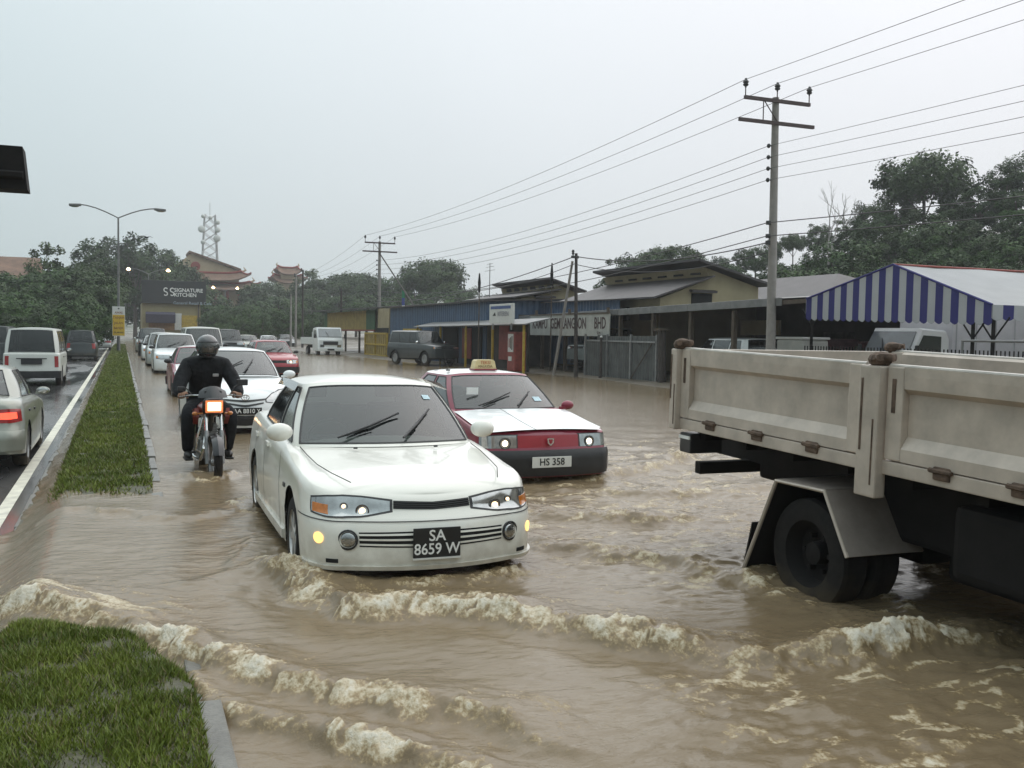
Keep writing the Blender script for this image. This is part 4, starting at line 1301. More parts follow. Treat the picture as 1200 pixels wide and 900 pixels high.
def road_car(spec, paint, name, label, loc, rz, cat='car', group=None, detail=.7, lamps=True, lit=None, inside=True, kind='sedan', black_bumper=False,
             mirror=None, plate_txt=None, tail_lit=False, glass=None, rear=False, roof_mat=None, pillar_mat=None, bonnet=None):
    S = dict(spec, paint=paint)
    if glass: S['side_glass'] = glass
    if roof_mat: S['roof_mat'] = roof_mat
    if pillar_mat: S['pillar_mat'] = pillar_mat
    root = thing(name, label, cat, loc, rz, group)
    car = Car(S); car.build(root, detail)
    add_wheels(car, root, steel=True, rim=m_steel)
    if inside: interior(car, root)
    hl_ = S['L'] / 2
    zt_f = car.zt(hl_ - .05)
    K = S['keys']
    mirrors(car, root, K[1][1] - .08, car.zt(K[1][1]) + .07, mirror or paint, (.2, .11, .15 if kind in ('van', 'suv') else .12), .09)
    if not rear:
        zl = zt_f - .14
        front_lamps(car, root, [(.55, zl, zl + .12), (1.0, zl - .01, zl + .125), (1.5, zl + .01, zl + .115)], bulbs=[(.85, zl + .05, .045)] if lit else [], bmat=lit, amber=[(1.3, zl + .015, zl + .1), (1.5, zl + .02, zl + .1)])
        slats(car, root, 'radiator_grille', [(0, zl + .01, zl + .11), (.5, zl + .01, zl + .11)], 3, m_trim)
        for s in (1, -1):
            car.patch([(0, .25, .36), (.7, .26, .36)], off=.004, side=s, n=8, m=2).build('lower_intake', m_dark, root)
        wipers(car, root, [(.55, .03, -.2, .4), (-.12, .03, -.6, .45)])
    if black_bumper:
        zb = S['sill'][0][1]
        for s in (1, -1):
            car.patch([(0, zb + .03, zb + .26), (1, zb + .03, zb + .26), (2, zb + .04, zb + .25)], off=.03, side=s, n=20, m=3).build('front_bumper', m_black, root, smooth=True)
            car.patch([(3, zb + .03, zb + .26), (4, zb + .03, zb + .26), (5, zb + .04, zb + .25)], off=.03, side=s, n=20, m=3).build('rear_bumper', m_black, root, smooth=True)
    for s in (1, -1):
        zh = car.zt(-hl_ + .1)
        if kind == 'van':
            ta = [(3.75, .62, .98), (4.1, .62, .98)]
        elif kind == 'suv':
            ta = [(3.6, .68, .98), (4.1, .68, .98)]
        else:
            ta = [(3.3, zh - .27, zh - .11), (3.7, zh - .29, zh - .10), (4.25, zh - .28, zh - .11), (4.55, zh - .24, zh - .14)]
        tl = car.patch(ta, off=.008, side=s, n=8, m=4).build('tail_lamp', m_tail, root, smooth=True)
        if tail_lit:
            car.patch([(3.5, zh - .23, zh - .15), (3.8, zh - .24, zh - .15), (4.3, zh - .23, zh - .16)], off=.012, side=s, n=6, m=3).build('tail_bulb', m_tail_on, tl, smooth=True)
        ys = [K[1][1] - .06] + [k[1] for k in K[3:-4:2]]
        for y in ys[:3]:
            shut_line(car, root, y, S['sill'][1][1] + .06, car.zt(y) - .06, s)
            t0 = car.tau_at_y(y - .9 if y > -.2 else y + .2, .8)
            if 2.1 < t0 < 2.9:
                zz = car.zt(y) - .16
                car.patch([(t0 - .025, zz, zz + .03), (t0 + .025, zz, zz + .03)], off=.014, side=s, n=3, m=1).build('door_handle', m_black, root, smooth=True)
    if plate_txt:
        if rear:
            yb = -hl_ - .012
            plate(root, (0, yb, plate_txt[1]), (.44, .13), [(plate_txt[0], 0, 0, .11, .9)], m_plate_k, m_white_ink, rz=0)
        else:
            plate(root, (0, hl_ + (.05 if black_bumper else .012), .42), (.5, .12), [(plate_txt[0], 0, 0, .1, .9)], m_plate_k, m_white_ink)
    if bonnet:
        rows = []
        for k in range(11):
            y = lerp(hl_ - .2, K[1][1] + .12, k / 10); w = car.wv(car.zt(y)) - .08
            rows.append([Vector((w * (2 * i / 12 - 1), y, car.topz(abs(w * (2 * i / 12 - 1)), y) + .006)) for i in range(13)])
        MB().grid(rows).build('bonnet', bonnet, root, smooth=True)
    return root, car


Q = 'cars queueing along the flooded kerb'
road_car(TAXI, m_maroon, 'taxi', 'maroon car with white bonnet waiting behind the cool white sedan', (2.0, 27.6, ROADZ), PI, 'car', Q, black_bumper=True, roof_mat=m_white2, bonnet=m_white2, mirror=m_black)
road_car(WAGON, m_white2, 'estate_car', 'white estate car queueing behind the maroon car with white bonnet', (1.98, 41.2, ROADZ), PI, 'car', Q, mirror=m_black)
road_car(WAGON, m_silver, 'estate_car', 'silver estate car queueing behind the white estate car', (1.9, 48.6, ROADZ), PI, 'car', Q, mirror=m_black)
road_car(HATCH, m_white2, 'hatchback', 'pale hatchback queueing between the silver estate and a black car', (1.8, 57.0, ROADZ), PI, 'car', Q, mirror=m_black)
road_car(SUV, m_blk, 'off_roader', 'black off-roader near the tail of the kerb queue', (1.85, 66.5, ROADZ), PI, 'car', Q, kind='suv')
road_car(WAGON, m_silver, 'estate_car', 'silver car at the tail of the kerb queue behind the black off-roader', (1.8, 76.0, ROADZ), PI, 'car', Q)
road_car(HATCH, m_red, 'hatchback', 'red hatchback driving in the outer lane behind the taxi', (5.35, 38.6, ROADZ), PI + R(2), 'car', black_bumper=True, lit=m_bulb, mirror=m_black)
p = AY(239, 395, 44.5)
road_car(VAN, m_van, 'van', 'white high-roofed van in the oncoming queue', (p.x, 46.7, ROADZ), PI, 'van', kind='van', black_bumper=True, mirror=m_black)
p = AY(270, 395, 62)
road_car(SUV, m_navy, 'off_roader', 'dark off-roader following beside the white van', (p.x, 64, ROADZ), PI, 'car', kind='suv')
p = AY(294, 395, 76)
road_car(HATCH, m_champ, 'hatchback', 'grey hatchback driving behind the dark off-roader', (p.x, 78, ROADZ), PI, 'car')
p = AY(318, 395, 84)
road_car(TAXI, m_white2, 'sedan', 'distant white sedan with its headlights on', (p.x, 86, ROADZ), PI, 'car', lit=m_bulb_w)
p = AY(339, 395, 100)
road_car(HATCH, m_blk, 'hatchback', 'distant black hatchback behind the sedan with headlights on', (p.x, 102, ROADZ), PI, 'car', inside=False)
p = AY(206, 390, 92)
road_car(TAXI, m_silver, 'sedan', 'distant silver sedan with a headlight on beyond the kerb queue', (p.x, 94, ROADZ), PI, 'car', lit=m_bulb_w)

# the dry carriageway: traffic driving away
WAJA = dict(WIRA, L=4.4, rf=.3, rr=.26, kr=.34, br=.09)
r, c = road_car(WAJA, m_champ, 'sedan', 'champagne sedan with red tail lamp lit driving away on the wet lane', (-2.04, 16.5, -.25), 0, 'car', rear=True, tail_lit=True, detail=1.1, mirror=m_champ, glass=m_glass)
for s in (1, -1):
    c.patch([(3.2, .30, .56), (4, .30, .57), (5, .30, .57)], off=.02, side=s, n=20, m=4).build('rear_bumper', m_champ, r, smooth=True)
r, c = road_car(VAN, m_van, 'van', 'white van with dark rear window driving away ahead of the champagne sedan', (-2.70, 37.6, -.25), 0, 'van', kind='van', rear=True, black_bumper=True, mirror=m_black, plate_txt=('SS 8124 E', .80))
MB().box((0, -2.27, .80), (.62, .03, .17), b=.008).build('plate_surround', m_black, r)
MB().box((0, -2.285, .90), (.9, .02, .035), b=.006).build('rear_handle', m_black, r)
p = AY(95, 400, 62)
road_car(dict(WAGON, roof_z=1.72), m_navy, 'people_carrier', 'dark people carrier driving away ahead of the white van', (p.x, 64, -.22), 0, 'car', kind='suv', rear=True)
p = AY(118, 398, 90)
road_car(TAXI, m_silver, 'sedan', 'silver sedan driving away ahead of the dark people carrier', (p.x, 92, -.22), 0, 'car', rear=True)
p = AY(2, 390, 54)
road_car(VAN, m_navy, 'van', 'dark van in the far lane beside the white van', (p.x - .4, 56, -.22), 0, 'van', kind='van', rear=True)

# ------------------------------------------------------------------ motorcycle and its rider
m_bike = pm('bike_black', (0.014, 0.014, 0.016), rough=0.3, coat=0.4, var=0.2)
m_bike_red = pm('bike_red', (0.26, 0.03, 0.018), rough=0.3, coat=0.5, var=0.15)
m_alu = pm('cast_aluminium', (0.26, 0.26, 0.26), rough=0.4, metal=0.8, var=0.3, scale=20)
m_jacket = pm('black_jacket', (0.012, 0.013, 0.015), rough=0.75, var=0.5, scale=9, bump=0.8, bscale=14, spec=.2)
m_trouser = pm('dark_trousers', (0.014, 0.015, 0.018), rough=0.85, var=0.4, scale=9, bump=0.8, bscale=16, spec=.2)
m_skin = pm('skin', (0.30, 0.165, 0.105), rough=0.55, var=0.12, scale=25)
m_shoe = pm('shoe_leather', (0.015, 0.014, 0.014), rough=0.5, var=0.3)
m_helmet = pm('helmet_shell', (0.030, 0.031, 0.034), rough=0.25, coat=0.7, var=0.2)
m_visor = glass_mat('visor', (0.55, 0.55, 0.55), film=0.12)
m_head_on = pm('bike_headlamp_lit', (1, .85, .6), emit=(1.0, 0.70, 0.36), estr=3.2)
m_glow_rim = pm('lamp_reflector_lit', (0.7, 0.25, 0.1), rough=0.3, emit=(1.0, 0.25, 0.08), estr=.45)


def spoked_wheel(root, y, r, wd):
    t = MB().lathe([(r * .80, -wd / 2), (r * .92, -wd / 2 - .006), (r, -wd / 5), (r, wd / 5), (r * .92, wd / 2 + .006), (r * .80, wd / 2)], (0, y, r), 'X', 32).build('wheel', m_tyre, root, smooth=True)
    m = MB().lathe([(r * .80, -wd / 2), (r * .76, 0), (r * .80, wd / 2)], (0, y, r), 'X', 32)
    m.lathe([(.035, -.05), (.045, -.03), (.045, .03), (.035, .05)], (0, y, r), 'X', 14)
    for k in range(18):
        a = 2 * PI * k / 18; s = 1 if k % 2 else -1
        m.tube([(s * .04, y + .04 * math.cos(a), r + .04 * math.sin(a)), (0, y + r * .77 * math.cos(a + .25 * s), r + r * .77 * math.sin(a + .25 * s))], .003, 4)
    m.build('rim', m_alu, t, smooth=True)
    return t


def motorcycle(loc, rz):
    b = thing('motorcycle', 'black and red motorcycle with its square headlight on beside the kerb', 'motorcycle', loc, rz)
    spoked_wheel(b, .64, .29, .085); spoked_wheel(b, -.62, .29, .095)
    hd, ax = Vector((0, .40, .98)), Vector((0, .64, .29))
    for s in (-1, 1):
        top = hd + Vector((s * .085, .02, .02)); bot = ax + Vector((s * .085, 0, 0))
        MB().tube([top, lerp(top, bot, .55)], .017, 10).build('fork_tube', m_chrome, b, smooth=True)
        MB().tube([lerp(top, bot, .5), bot + Vector((0, 0, -.02))], .026, 10).build('fork_leg', m_alu, b, smooth=True)
    rows = []
    for k in range(13):
        a = R(20 + 130 * k / 12)
        rows.append([Vector((x, .64 + (.335 - abs(x) * .5) * math.cos(a), .29 + (.335 - abs(x) * .5) * math.sin(a))) for x in (-.06, -.035, 0, .035, .06)])
    MB().grid(rows).build('front_mudguard', m_bike, b, smooth=True)
    # headlamp in a small cowl
    hz_ = .93
    cw = MB()
    ring = []
    for (sy, sx, sz) in ((.56, .115, .085), (.545, .135, .10), (.46, .12, .10), (.38, .06, .06)):
        ring.append([Vector((sx * (abs(math.cos(a)) ** .5) * (1 if math.cos(a) > 0 else -1), sy, hz_ + sz * (abs(math.sin(a)) ** .5) * (1 if math.sin(a) > 0 else -1))) for a in [2 * PI * k / 24 for k in range(24)]])
    cw.grid(ring, closed=True)
    hd_l = cw.build('headlight', m_bike, b, smooth=True)
    MB().box((0, .556, hz_), (.20, .02, .145), b=.02).build('reflector', m_glow_rim, hd_l, smooth=True)
    MB().box((0, .566, hz_), (.15, .016, .10), b=.03).build('bulb', m_head_on, hd_l, smooth=True)
    fl = []
    for k in range(9):
        u = k / 4 - 1
        fl.append([Vector((u * .17, .53 - .10 * u * u, 1.025)), Vector((u * .15, .49 - .09 * u * u, 1.10)), Vector((u * .10, .44 - .07 * u * u, 1.165 - .03 * u * u))])
    MB().grid(fl).build('fly_screen', m_bike, b, smooth=True)
    MB().box((0, .43, 1.07), (.2, .08, .09), b=.02).build('instrument_pod', m_black, b)
    # bars, grips, levers, mirrors, indicators
    bar = [(-.36, .20, 1.03), (-.24, .27, 1.045), (-.12, .33, 1.05), (0, .35, 1.03), (.12, .33, 1.05), (.24, .27, 1.045), (.36, .20, 1.03)]
    MB().tube(bar, .011, 8).build('handlebar', m_chrome, b, smooth=True)
    for s in (-1, 1):
        MB().tube([(s * .37, .19, 1.03), (s * .25, .262, 1.044)], .017, 8).build('grip', m_black, b, smooth=True)
        MB().tube([(s * .21, .30, 1.05), (s * .36, .28, 1.03)], .006, 5).build('lever', m_alu, b)
        MB().tube([(s * .11, .42, .84), (s * .19, .42, .84)], .01, 6).ball((s * .20, .42, .84), (.035, .025, .025), 10, 6).build('indicator', m_amber, b, smooth=True)
    for s in (-1,) :
        st = MB().tube([(s * .22, .28, 1.05), (s * .27, .26, 1.14), (s * .34, .24, 1.185)], .007, 6).build('mirror', m_black, b)
        MB().box((s * .37, .235, 1.195), (.135, .03, .075), b=.012).build('mirror_head', m_black, st)
    st = MB().tube([(.22, .28, 1.05), (.27, .26, 1.12), (.31, .24, 1.14)], .007, 6).build('mirror', m_black, b)
    MB().box((.335, .235, 1.125), (.08, .03, .05), b=.012).build('mirror_head', m_black, st)
    # tank, seat, side panels, tail
    rows = []
    for (y, w, z0, z1) in ((.36, .04, .86, .90), (.30, .11, .80, .96), (.15, .145, .76, .985), (0, .14, .75, .96), (-.12, .09, .75, .88), (-.16, .05, .76, .83)):
        rows.append([Vector((w * math.cos(a), y, (z0 + z1) / 2 + (z1 - z0) / 2 * math.sin(a))) for a in [2 * PI * k / 16 for k in range(16)]])
    MB().grid(rows, closed=True).build('fuel_tank', m_bike_red, b, smooth=True)
    for s in (-1, 1):
        # red shrouds at the rider's knees
        MB().prism([Vector((s * .15, y, z)) for y, z in ((.38, .90), (.40, .80), (.25, .70), (.10, .74), (.12, .86))], (s * .05, 0, 0)).build('tank_shroud', m_bike_red, b)
        MB().prism([Vector((s * .09, y, z)) for y, z in ((-.15, .76), (-.2, .55), (-.5, .62), (-.6, .76))], (s * .03, 0, 0)).build('side_panel', m_bike, b)
        MB().tube([(s * .10, .3, .78), (s * .16, .33, .55), (s * .17, .28, .40), (s * .08, .24, .34)], .012, 7).build('crash_bar', m_chrome, b, smooth=True)
        MB().tube([(s * .10, -.06, .33), (s * .25, -.06, .33)], .014, 7).build('foot_peg', m_black, b)
        MB().tube([(s * .08, -.15, .36), (s * .09, -.62, .29)], .022, 7).build('swing_arm', m_black, b)
        MB().tube([(s * .10, -.35, .72), (s * .11, -.58, .33)], .028, 8).build('rear_shock', m_alu, b)
    MB().box((0, -.34, .79), (.22, .55, .08), b=.03).box((0, -.62, .80), (.2, .25, .07), b=.03).build('seat', m_black, b, smooth=True)
    MB().box((0, -.78, .74), (.16, .2, .1), b=.03).build('tail_piece', m_bike, b, smooth=True)
    en = MB().box((0, .05, .40), (.26, .36, .24), b=.04)
    for k in range(6):
        en.box((0, .15, .52 + k * .03), (.19, .19, .012))
    en.box((0, .15, .6), (.15, .15, .2)).build('engine', m_alu, b)
    MB().tube([(.06, .26, .55), (.09, .36, .42), (.12, .26, .28), (.14, -.1, .27), (.15, -.3, .30)], .02, 8).tube([(.15, -.28, .3), (.16, -.8, .42)], [.035, .045], 10).build('exhaust', m_chrome, b, smooth=True)
    MB().tube([(0, .40, .96), (0, .30, .78), (0, .22, .62)], .03, 8).tube([(0, .3, .8), (0, -.2, .74), (0, -.7, .72)], .025, 8).build('frame', m_bike, b)
    return b


def skin_mesh(name, verts, edges, radii, mats, parent, root_i=0, sub=2, pick=None):
    me = bpy.data.meshes.new(name + '_skeleton')
    me.from_pydata([Vector(v) for v in verts], edges, [])
    o = bpy.data.objects.new(name, me); COL.objects.link(o)
    bpy.context.view_layer.objects.active = o
    mod = o.modifiers.new('skin', 'SKIN'); mod.use_smooth_shade = True
    sv = me.skin_vertices[0].data if me.skin_vertices else None
    if sv is None:
        bm = bmesh.new(); bm.from_mesh(me); bm.verts.layers.skin.verify(); bm.to_mesh(me); bm.free(); sv = me.skin_vertices[0].data
    for i, r_ in enumerate(radii):
        sv[i].radius = r_ if isinstance(r_, tuple) else (r_, r_)
        sv[i].use_root = (i == root_i)
    s = o.modifiers.new('sub', 'SUBSURF'); s.levels = sub; s.render_levels = sub
    bpy.context.view_layer.update()
    new = bpy.data.meshes.new_from_object(o.evaluated_get(bpy.context.evaluated_depsgraph_get()))
    bpy.data.objects.remove(o)
    new.name = name
    new.materials.clear()
    for m in mats: new.materials.append(m)
    if pick:
        for p in new.polygons: p.material_index = pick(p.center)
    new.polygons.foreach_set('use_smooth', [True] * len(new.polygons))
    ob = bpy.data.objects.new(name, new); COL.objects.link(ob); ob.parent = parent
    return ob


def rider(loc, rz):
    p = thing('person', 'motorcyclist in black jacket and dark helmet with visor riding the motorcycle', 'person', loc, rz)
    V = [(0, -.30, .90), (0, -.29, 1.06), (0, -.22, 1.24), (0, -.14, 1.40), (0, -.09, 1.49)]      # pelvis .. neck
    E_ = [(0, 1), (1, 2), (2, 3), (3, 4)]
    Rd = [(.185, .15), (.195, .155), (.225, .165), (.175, .13), (.075, .075)]
    for s in (-1, 1):
        k = len(V)
        V += [(s * .215, -.15, 1.385), (s * .315, -.04, 1.20), (s * .345, .07, 1.08), (s * .335, .17, 1.055), (s * .325, .205, 1.048)]
        E_ += [(3, k), (k, k + 1), (k + 1, k + 2), (k + 2, k + 3), (k + 3, k + 4)]
        Rd += [.108, .094, .080, .064, .05]
        k = len(V)
        V += [(s * .13, -.22, .87), (s * .20, -.02, .84), (s * .245, .17, .79), (s * .245, .11, .60), (s * .235, .02, .42), (s * .235, -.02, .34)]
        E_ += [(0, k), (k, k + 1), (k + 1, k + 2), (k + 2, k + 3), (k + 3, k + 4), (k + 4, k + 5)]
        Rd += [.125, .108, .092, .084, .072, .066]
    skin_mesh('body', V, E_, Rd, [m_jacket, m_trouser], p, pick=lambda c: 1 if c.z < .93 else 0)
    for s in (-1, 1):
        # shoe on the peg
        sh = MB().ball((s * .235, .06, .315), (.05, .15, .05), 12, 8).box((s * .235, .055, .272), (.095, .29, .03), b=.012)
        sh.build('shoe', m_shoe, p, smooth=True)
        # hand closed on the grip: palm, four fingers wrapping the bar, thumb from the side of the palm
        g0, g1 = Vector((s * .37, .19, 1.03)), Vector((s * .25, .262, 1.044))
        d = (g1 - g0).normalized(); u = Vector((0, 0, 1)); f = d.cross(u) * (1 if s < 0 else -1)
        f = Vector((f.x, f.y, 0)).normalized()
        if f.y < 0: f = -f
        c = lerp(g0, g1, .42)
        rt = Matrix((d, f, u)).transposed()
        hm = MB().box(c - f * .022 + u * .026, (.085, .072, .034), rt @ Matrix.Rotation(R(-18), 3, 'X'), b=.014)
        hm.tube([c - f * .05 + u * .02, c - f * .085 + u * .012], [.03, .033], 8)
        for q, (off, ln, rr) in enumerate(((-.034, 1.0, .0088), (-.0115, 1.08, .0094), (.0115, 1.03, .0092), (.034, .86, .0080))):
            cc = c + d * (off if s > 0 else -off)
            pts = []
            for k in range(7):
                a = R(115 - 205 * ln * k / 6)
                pts.append(cc + (f * math.cos(a) + u * math.sin(a)) * (.030 if k < 5 else .028))
            hm.tube(pts, [rr * 1.05, rr * 1.08, rr, rr * 1.02, rr * .95, rr * .9, rr * .7], 7)
        tb = c + d * (.045 if s > 0 else .045) - f * .02
        hm.tube([tb + u * .01, tb + d * .018 - u * .004, tb + d * .022 + f * .018 - u * .024, tb + d * .012 + f * .036 - u * .028], [.013, .012, .011, .008], 7)
        hm.build('hand', m_skin, p, smooth=True, angle=60)
        # jacket cuff
        w0, w1 = Vector((s * .335, .165, 1.056)), Vector((s * .345, .10, 1.075))
        MB().tube([w0, w1], [.056, .068], 10).build('cuff', m_jacket, p, smooth=True)
    # collar, zip, chest badge
    MB().lathe([(.085, 0), (.088, .05), (.075, .075)], (0, -.10, 1.43), 'Z', 18).build('collar', m_jacket, p, smooth=True)
    MB().box((-.10, -.055, 1.27), (.07, .02, .035), Matrix.Rotation(R(-14), 3, 'X'), b=.006).build('chest_badge', pm('badge_grey', (.42, .42, .42), var=.3, scale=60), p)
    # head, face, helmet
    hc = Vector((0, -.04, 1.605))
    hd = MB().ball(hc, (.075, .095, .115), 18, 14)
    fy = hc.y + .088
    hd.ball((0, fy + .012, hc.z - .012), (.016, .026, .028), 8, 6).ball((0, fy - .005, hc.z - .055), (.034, .018, .012), 10, 6).ball((0, fy - .022, hc.z - .092), (.04, .03, .025), 10, 6)
    for s in (-1, 1):
        hd.ball((s * .077, hc.y, hc.z - .01), (.012, .022, .034), 8, 6)
        hd.ball((s * .03, fy - .012, hc.z + .028), (.026, .014, .009), 8, 6)
    he = hd.build('head', m_skin, p, smooth=True, angle=60)
    for s in (-1, 1):
        MB().ball((s * .030, fy - .004, hc.z + .008), (.014, .008, .009), 8, 6).build('eye', m_black_ink, he, smooth=True)
    MB().ball((0, fy - .004, hc.z - .057), (.026, .012, .005), 8, 5).build('mouth', pm('lips', (.22, .08, .06), rough=.5), he)
    # helmet: shell with an eye port, visor, chin bar, rim
    rx, ry, rzv = .134, .160, .148
    cz = hc + Vector((0, -.005, .012))
    NA, NE = 36, 22

    def hp(a, e, k=1.0):
        return cz + Vector((rx * k * math.cos(e) * math.sin(a), ry * k * math.cos(e) * math.cos(a), rzv * k * math.sin(e)))
    sh = MB(); vis = MB(); chin = MB()
    for i in range(NA):
        a0, a1 = -PI + 2 * PI * i / NA, -PI + 2 * PI * (i + 1) / NA
        for j in range(NE):
            e0, e1 = R(-58) + R(148) * j / NE, R(-58) + R(148) * (j + 1) / NE
            am, em = abs((a0 + a1) / 2), (e0 + e1) / 2
            q = [hp(a0, e0), hp(a1, e0), hp(a1, e1), hp(a0, e1)]
            if am < R(72) and R(-34) < em < R(22):
                vis.add([hp(a0, e0, 1.015), hp(a1, e0, 1.015), hp(a1, e1, 1.015), hp(a0, e1, 1.015)], [(0, 1, 2, 3)])
            else:
                sh.add(q, [(0, 1, 2, 3)])
    hs = sh.build('helmet', m_helmet, p, smooth=True, angle=50)
    sol = hs.modifiers.new('thickness', 'SOLIDIFY'); sol.thickness = .018; sol.offset = -1
    vo = vis.build('visor', m_visor, hs, smooth=True)
    loop = [hp(R(a), R(-34), 1.02) for a in range(-72, 73, 8)]
    loop2 = [hp(R(a), R(22), 1.02) for a in range(-72, 73, 8)]
    MB().tube(loop, .006, 5).tube(loop2, .006, 5).build('visor_rim', m_black, hs)
    for s in (-1, 1):
        MB().ball(hp(s * R(76), R(0), 1.0), (.012, .024, .024), 8, 6).build('visor_pivot', m_black, hs)
    MB().tube([hp(R(a), R(-57), .99) for a in range(0, 361, 15)], .012, 6).build('neck_roll', m_black, hs)
    return p


bk = G(244, 562, -0.03)
BIKE = (bk.x + .05, bk.y + .72, -.13)
motorcycle(BIKE, PI + R(3))
rider(BIKE, PI + R(3))

# ------------------------------------------------------------------ drop-side lorry passing on the lot side
m_bed = pm('lorry_beige', (0.46, 0.395, 0.335), rough=0.45, coat=0.15, var=0.20, scale=4.5, bump=0.15, bscale=12)
m_rust = pm('rusty_steel', (0.105, 0.070, 0.050), rough=0.85, var=0.6, scale=14, bump=0.5, bscale=30)
m_chassis = pm('chassis_black', (0.010, 0.009, 0.009), rough=0.8, var=0.4, scale=6, spec=.25)
m_guard = pm('mudguard_grey', (0.26, 0.225, 0.20), rough=0.5, var=0.2, scale=5, bump=0.2, bscale=15)
m_plank = pm('bed_boards', (0.13, 0.10, 0.075), rough=0.8, var=0.4, scale=6)


def lorry():
    # local frame: +y forward (towards the viewer's side of the street), +x = its right flank, z=0 road, origin under the tail
    t = thing('lorry', 'beige drop-side lorry with rusty hinges passing the taxi, its wheel deep in water', 'lorry', (5.30, 6.96, -0.07), PI, rx=R(-1.4))
    HX = 1.10; ZB, ZT = 1.13, 1.68; LEN = 4.3
    # side boards: two per flank, pressed profile swept along the board
    prof = [(0, 0), (0, .075), (-.045, .145), (-.045, .395), (-.004, .425), (0, .50), (0, .55), (-.035, .55), (-.06, .53), (-.06, 0)]
    for s in (1, -1):
        for (y0, y1) in ((.06, 2.16), (2.36, LEN)):
            bd = MB()
            # field of the pressing between two upright end stiles
            i0, i1 = y0 + .13, y1 - .13
            pts0 = [Vector((s * (HX + a), i0, ZB + b)) for a, b in prof]; bd.prism(pts0, (0, i1 - i0, 0))
            o_ = bd.build('side_board', m_bed, t)
            for (a, b) in ((y0, i0), (i1, y1)):
                MB().box((s * (HX - .028), (a + b) / 2, ZB + .275), (.062, b - a - .002, .55), b=.008).build('board_stile', m_bed, o_)
            MB().tube([(s * (HX - .02), y0, ZT + .004), (s * (HX - .02), y1, ZT + .004)], .013, 8).build('top_rail', pm('rail_worn', (.50, .47, .43), rough=.35, metal=.2, var=.2), o_)
            for hy in (y0 + .45, (y0 + y1) / 2, y1 - .45):
                MB().box((s * (HX - .005), hy, ZB - .02), (.035, .12, .075), b=.01).tube([(s * (HX + .015), hy - .08, ZB - .005), (s * (HX + .015), hy + .08, ZB - .005)], .014, 6).build('hinge', m_rust, o_)
            MB().box((s * (HX + .002), y0 + .06, ZB + .38), (.012, .028, .20)).build('rust_streak', m_rust, o_)
        # uprights
        for yy, wd, zl in ((.02, .09, ZB - .10), (2.26, .175, ZB - .24)):
            pst = MB().box((s * (HX + .008), yy, (zl + ZT) / 2), (.085, wd, ZT - zl), b=.012).build('stake_post', m_bed, t)
            MB().box((s * (HX + .0505), yy - wd * .30, (zl + ZT) / 2 + .1), (.01, .014, (ZT - zl) * .55)).build('post_groove', m_rust, pst)
            MB().box((s * (HX + .0505), yy + wd * .28, (zl + ZT) / 2 - .12), (.008, .010, (ZT - zl) * .5)).build('post_groove', m_rust, pst)
            MB().ball((s * (HX - .02), yy + .01, ZT + .035), (.075, .07, .05), 9, 6).box((s * (HX - .03), yy + .05, ZT + .05), (.09, .1, .05), Matrix.Rotation(.5, 3, 'Z'), b=.02).tube([(s * (HX - .03), yy - .07, ZT + .03), (s * (HX + .05), yy + .08, ZT + .05)], .022, 7).build('post_latch', m_rust, pst)
        MB().box((s * (HX - .05), LEN / 2, ZB - .05), (.10, LEN, .085), b=.008).build('side_rail', m_bed, t)
    # tail board and head board
    for yb, nm in ((.03, 'tail_board'), (LEN + .03, 'head_board')):
        tb = MB().box((0, yb, (ZB + ZT) / 2 + (.15 if nm == 'head_board' else 0)), (2 * HX - .16, .05, ZT - ZB + (.3 if nm == 'head_board' else 0)), b=.008).build(nm, m_bed, t)
        for x in (-.7, 0, .7):
            MB().box((x, yb - .035, (ZB + ZT) / 2), (.08, .03, ZT - ZB - .04)).build('stiffener', m_bed, tb)
    fl = thing_part = MB().box((0, LEN / 2, ZB - .02), (2 * HX - .22, LEN - .1, .03)).build('bed_floor', m_plank, t)
    for k in range(9):
        MB().box((-.9 + k * .225, LEN / 2, ZB + .008), (.21, LEN - .14, .018)).build('floor_board', m_plank, fl)
    # chassis
    ch = MB()
    for s in (-1, 1): ch.box((s * .42, 2.4, .86), (.09, 5.6, .20))
    for k in range(9): ch.box((0, .25 + k * .55, ZB - .10), (2.0, .09, .13))
    ch.box((0, 1.6, .40), (.35, .35, .3), b=.1).tube([(-.85, 1.6, .36), (.85, 1.6, .36)], .07, 10)
    ch.build('chassis', m_chassis, t)
    MB().box((.72, 3.2, .72), (.5, .85, .42), b=.05).build('fuel_tank', m_chassis, t)
    MB().box((-.72, 3.2, .72), (.5, .7, .42), b=.05).build('battery_box', m_chassis, t)
    MB().box((0, 2.35, .78), (1.3, 1.0, .5), b=.04).build('shade_block_mid', m_chassis, t)  # box added below the bed to block sky light from beyond
    MB().box((0, .75, .80), (.9, 1.0, .32), b=.04).build('shade_block_tail', m_chassis, t)  # another added block, darkens the water under the tail
    MB().box((-.55, 3.9, .66), (.9, .9, .62), b=.04).build('shade_block_far', m_chassis, t)  # added block on the far flank, keeps the underside dark
    MB().tube([(.05, 3.4, .55), (.05, 1.8, .42)], .05, 10).build('drive_shaft', m_chassis, t)
    MB().box((0, 3.0, .55), (1.1, 1.3, .4), b=.05).build('gearbox', m_chassis, t)
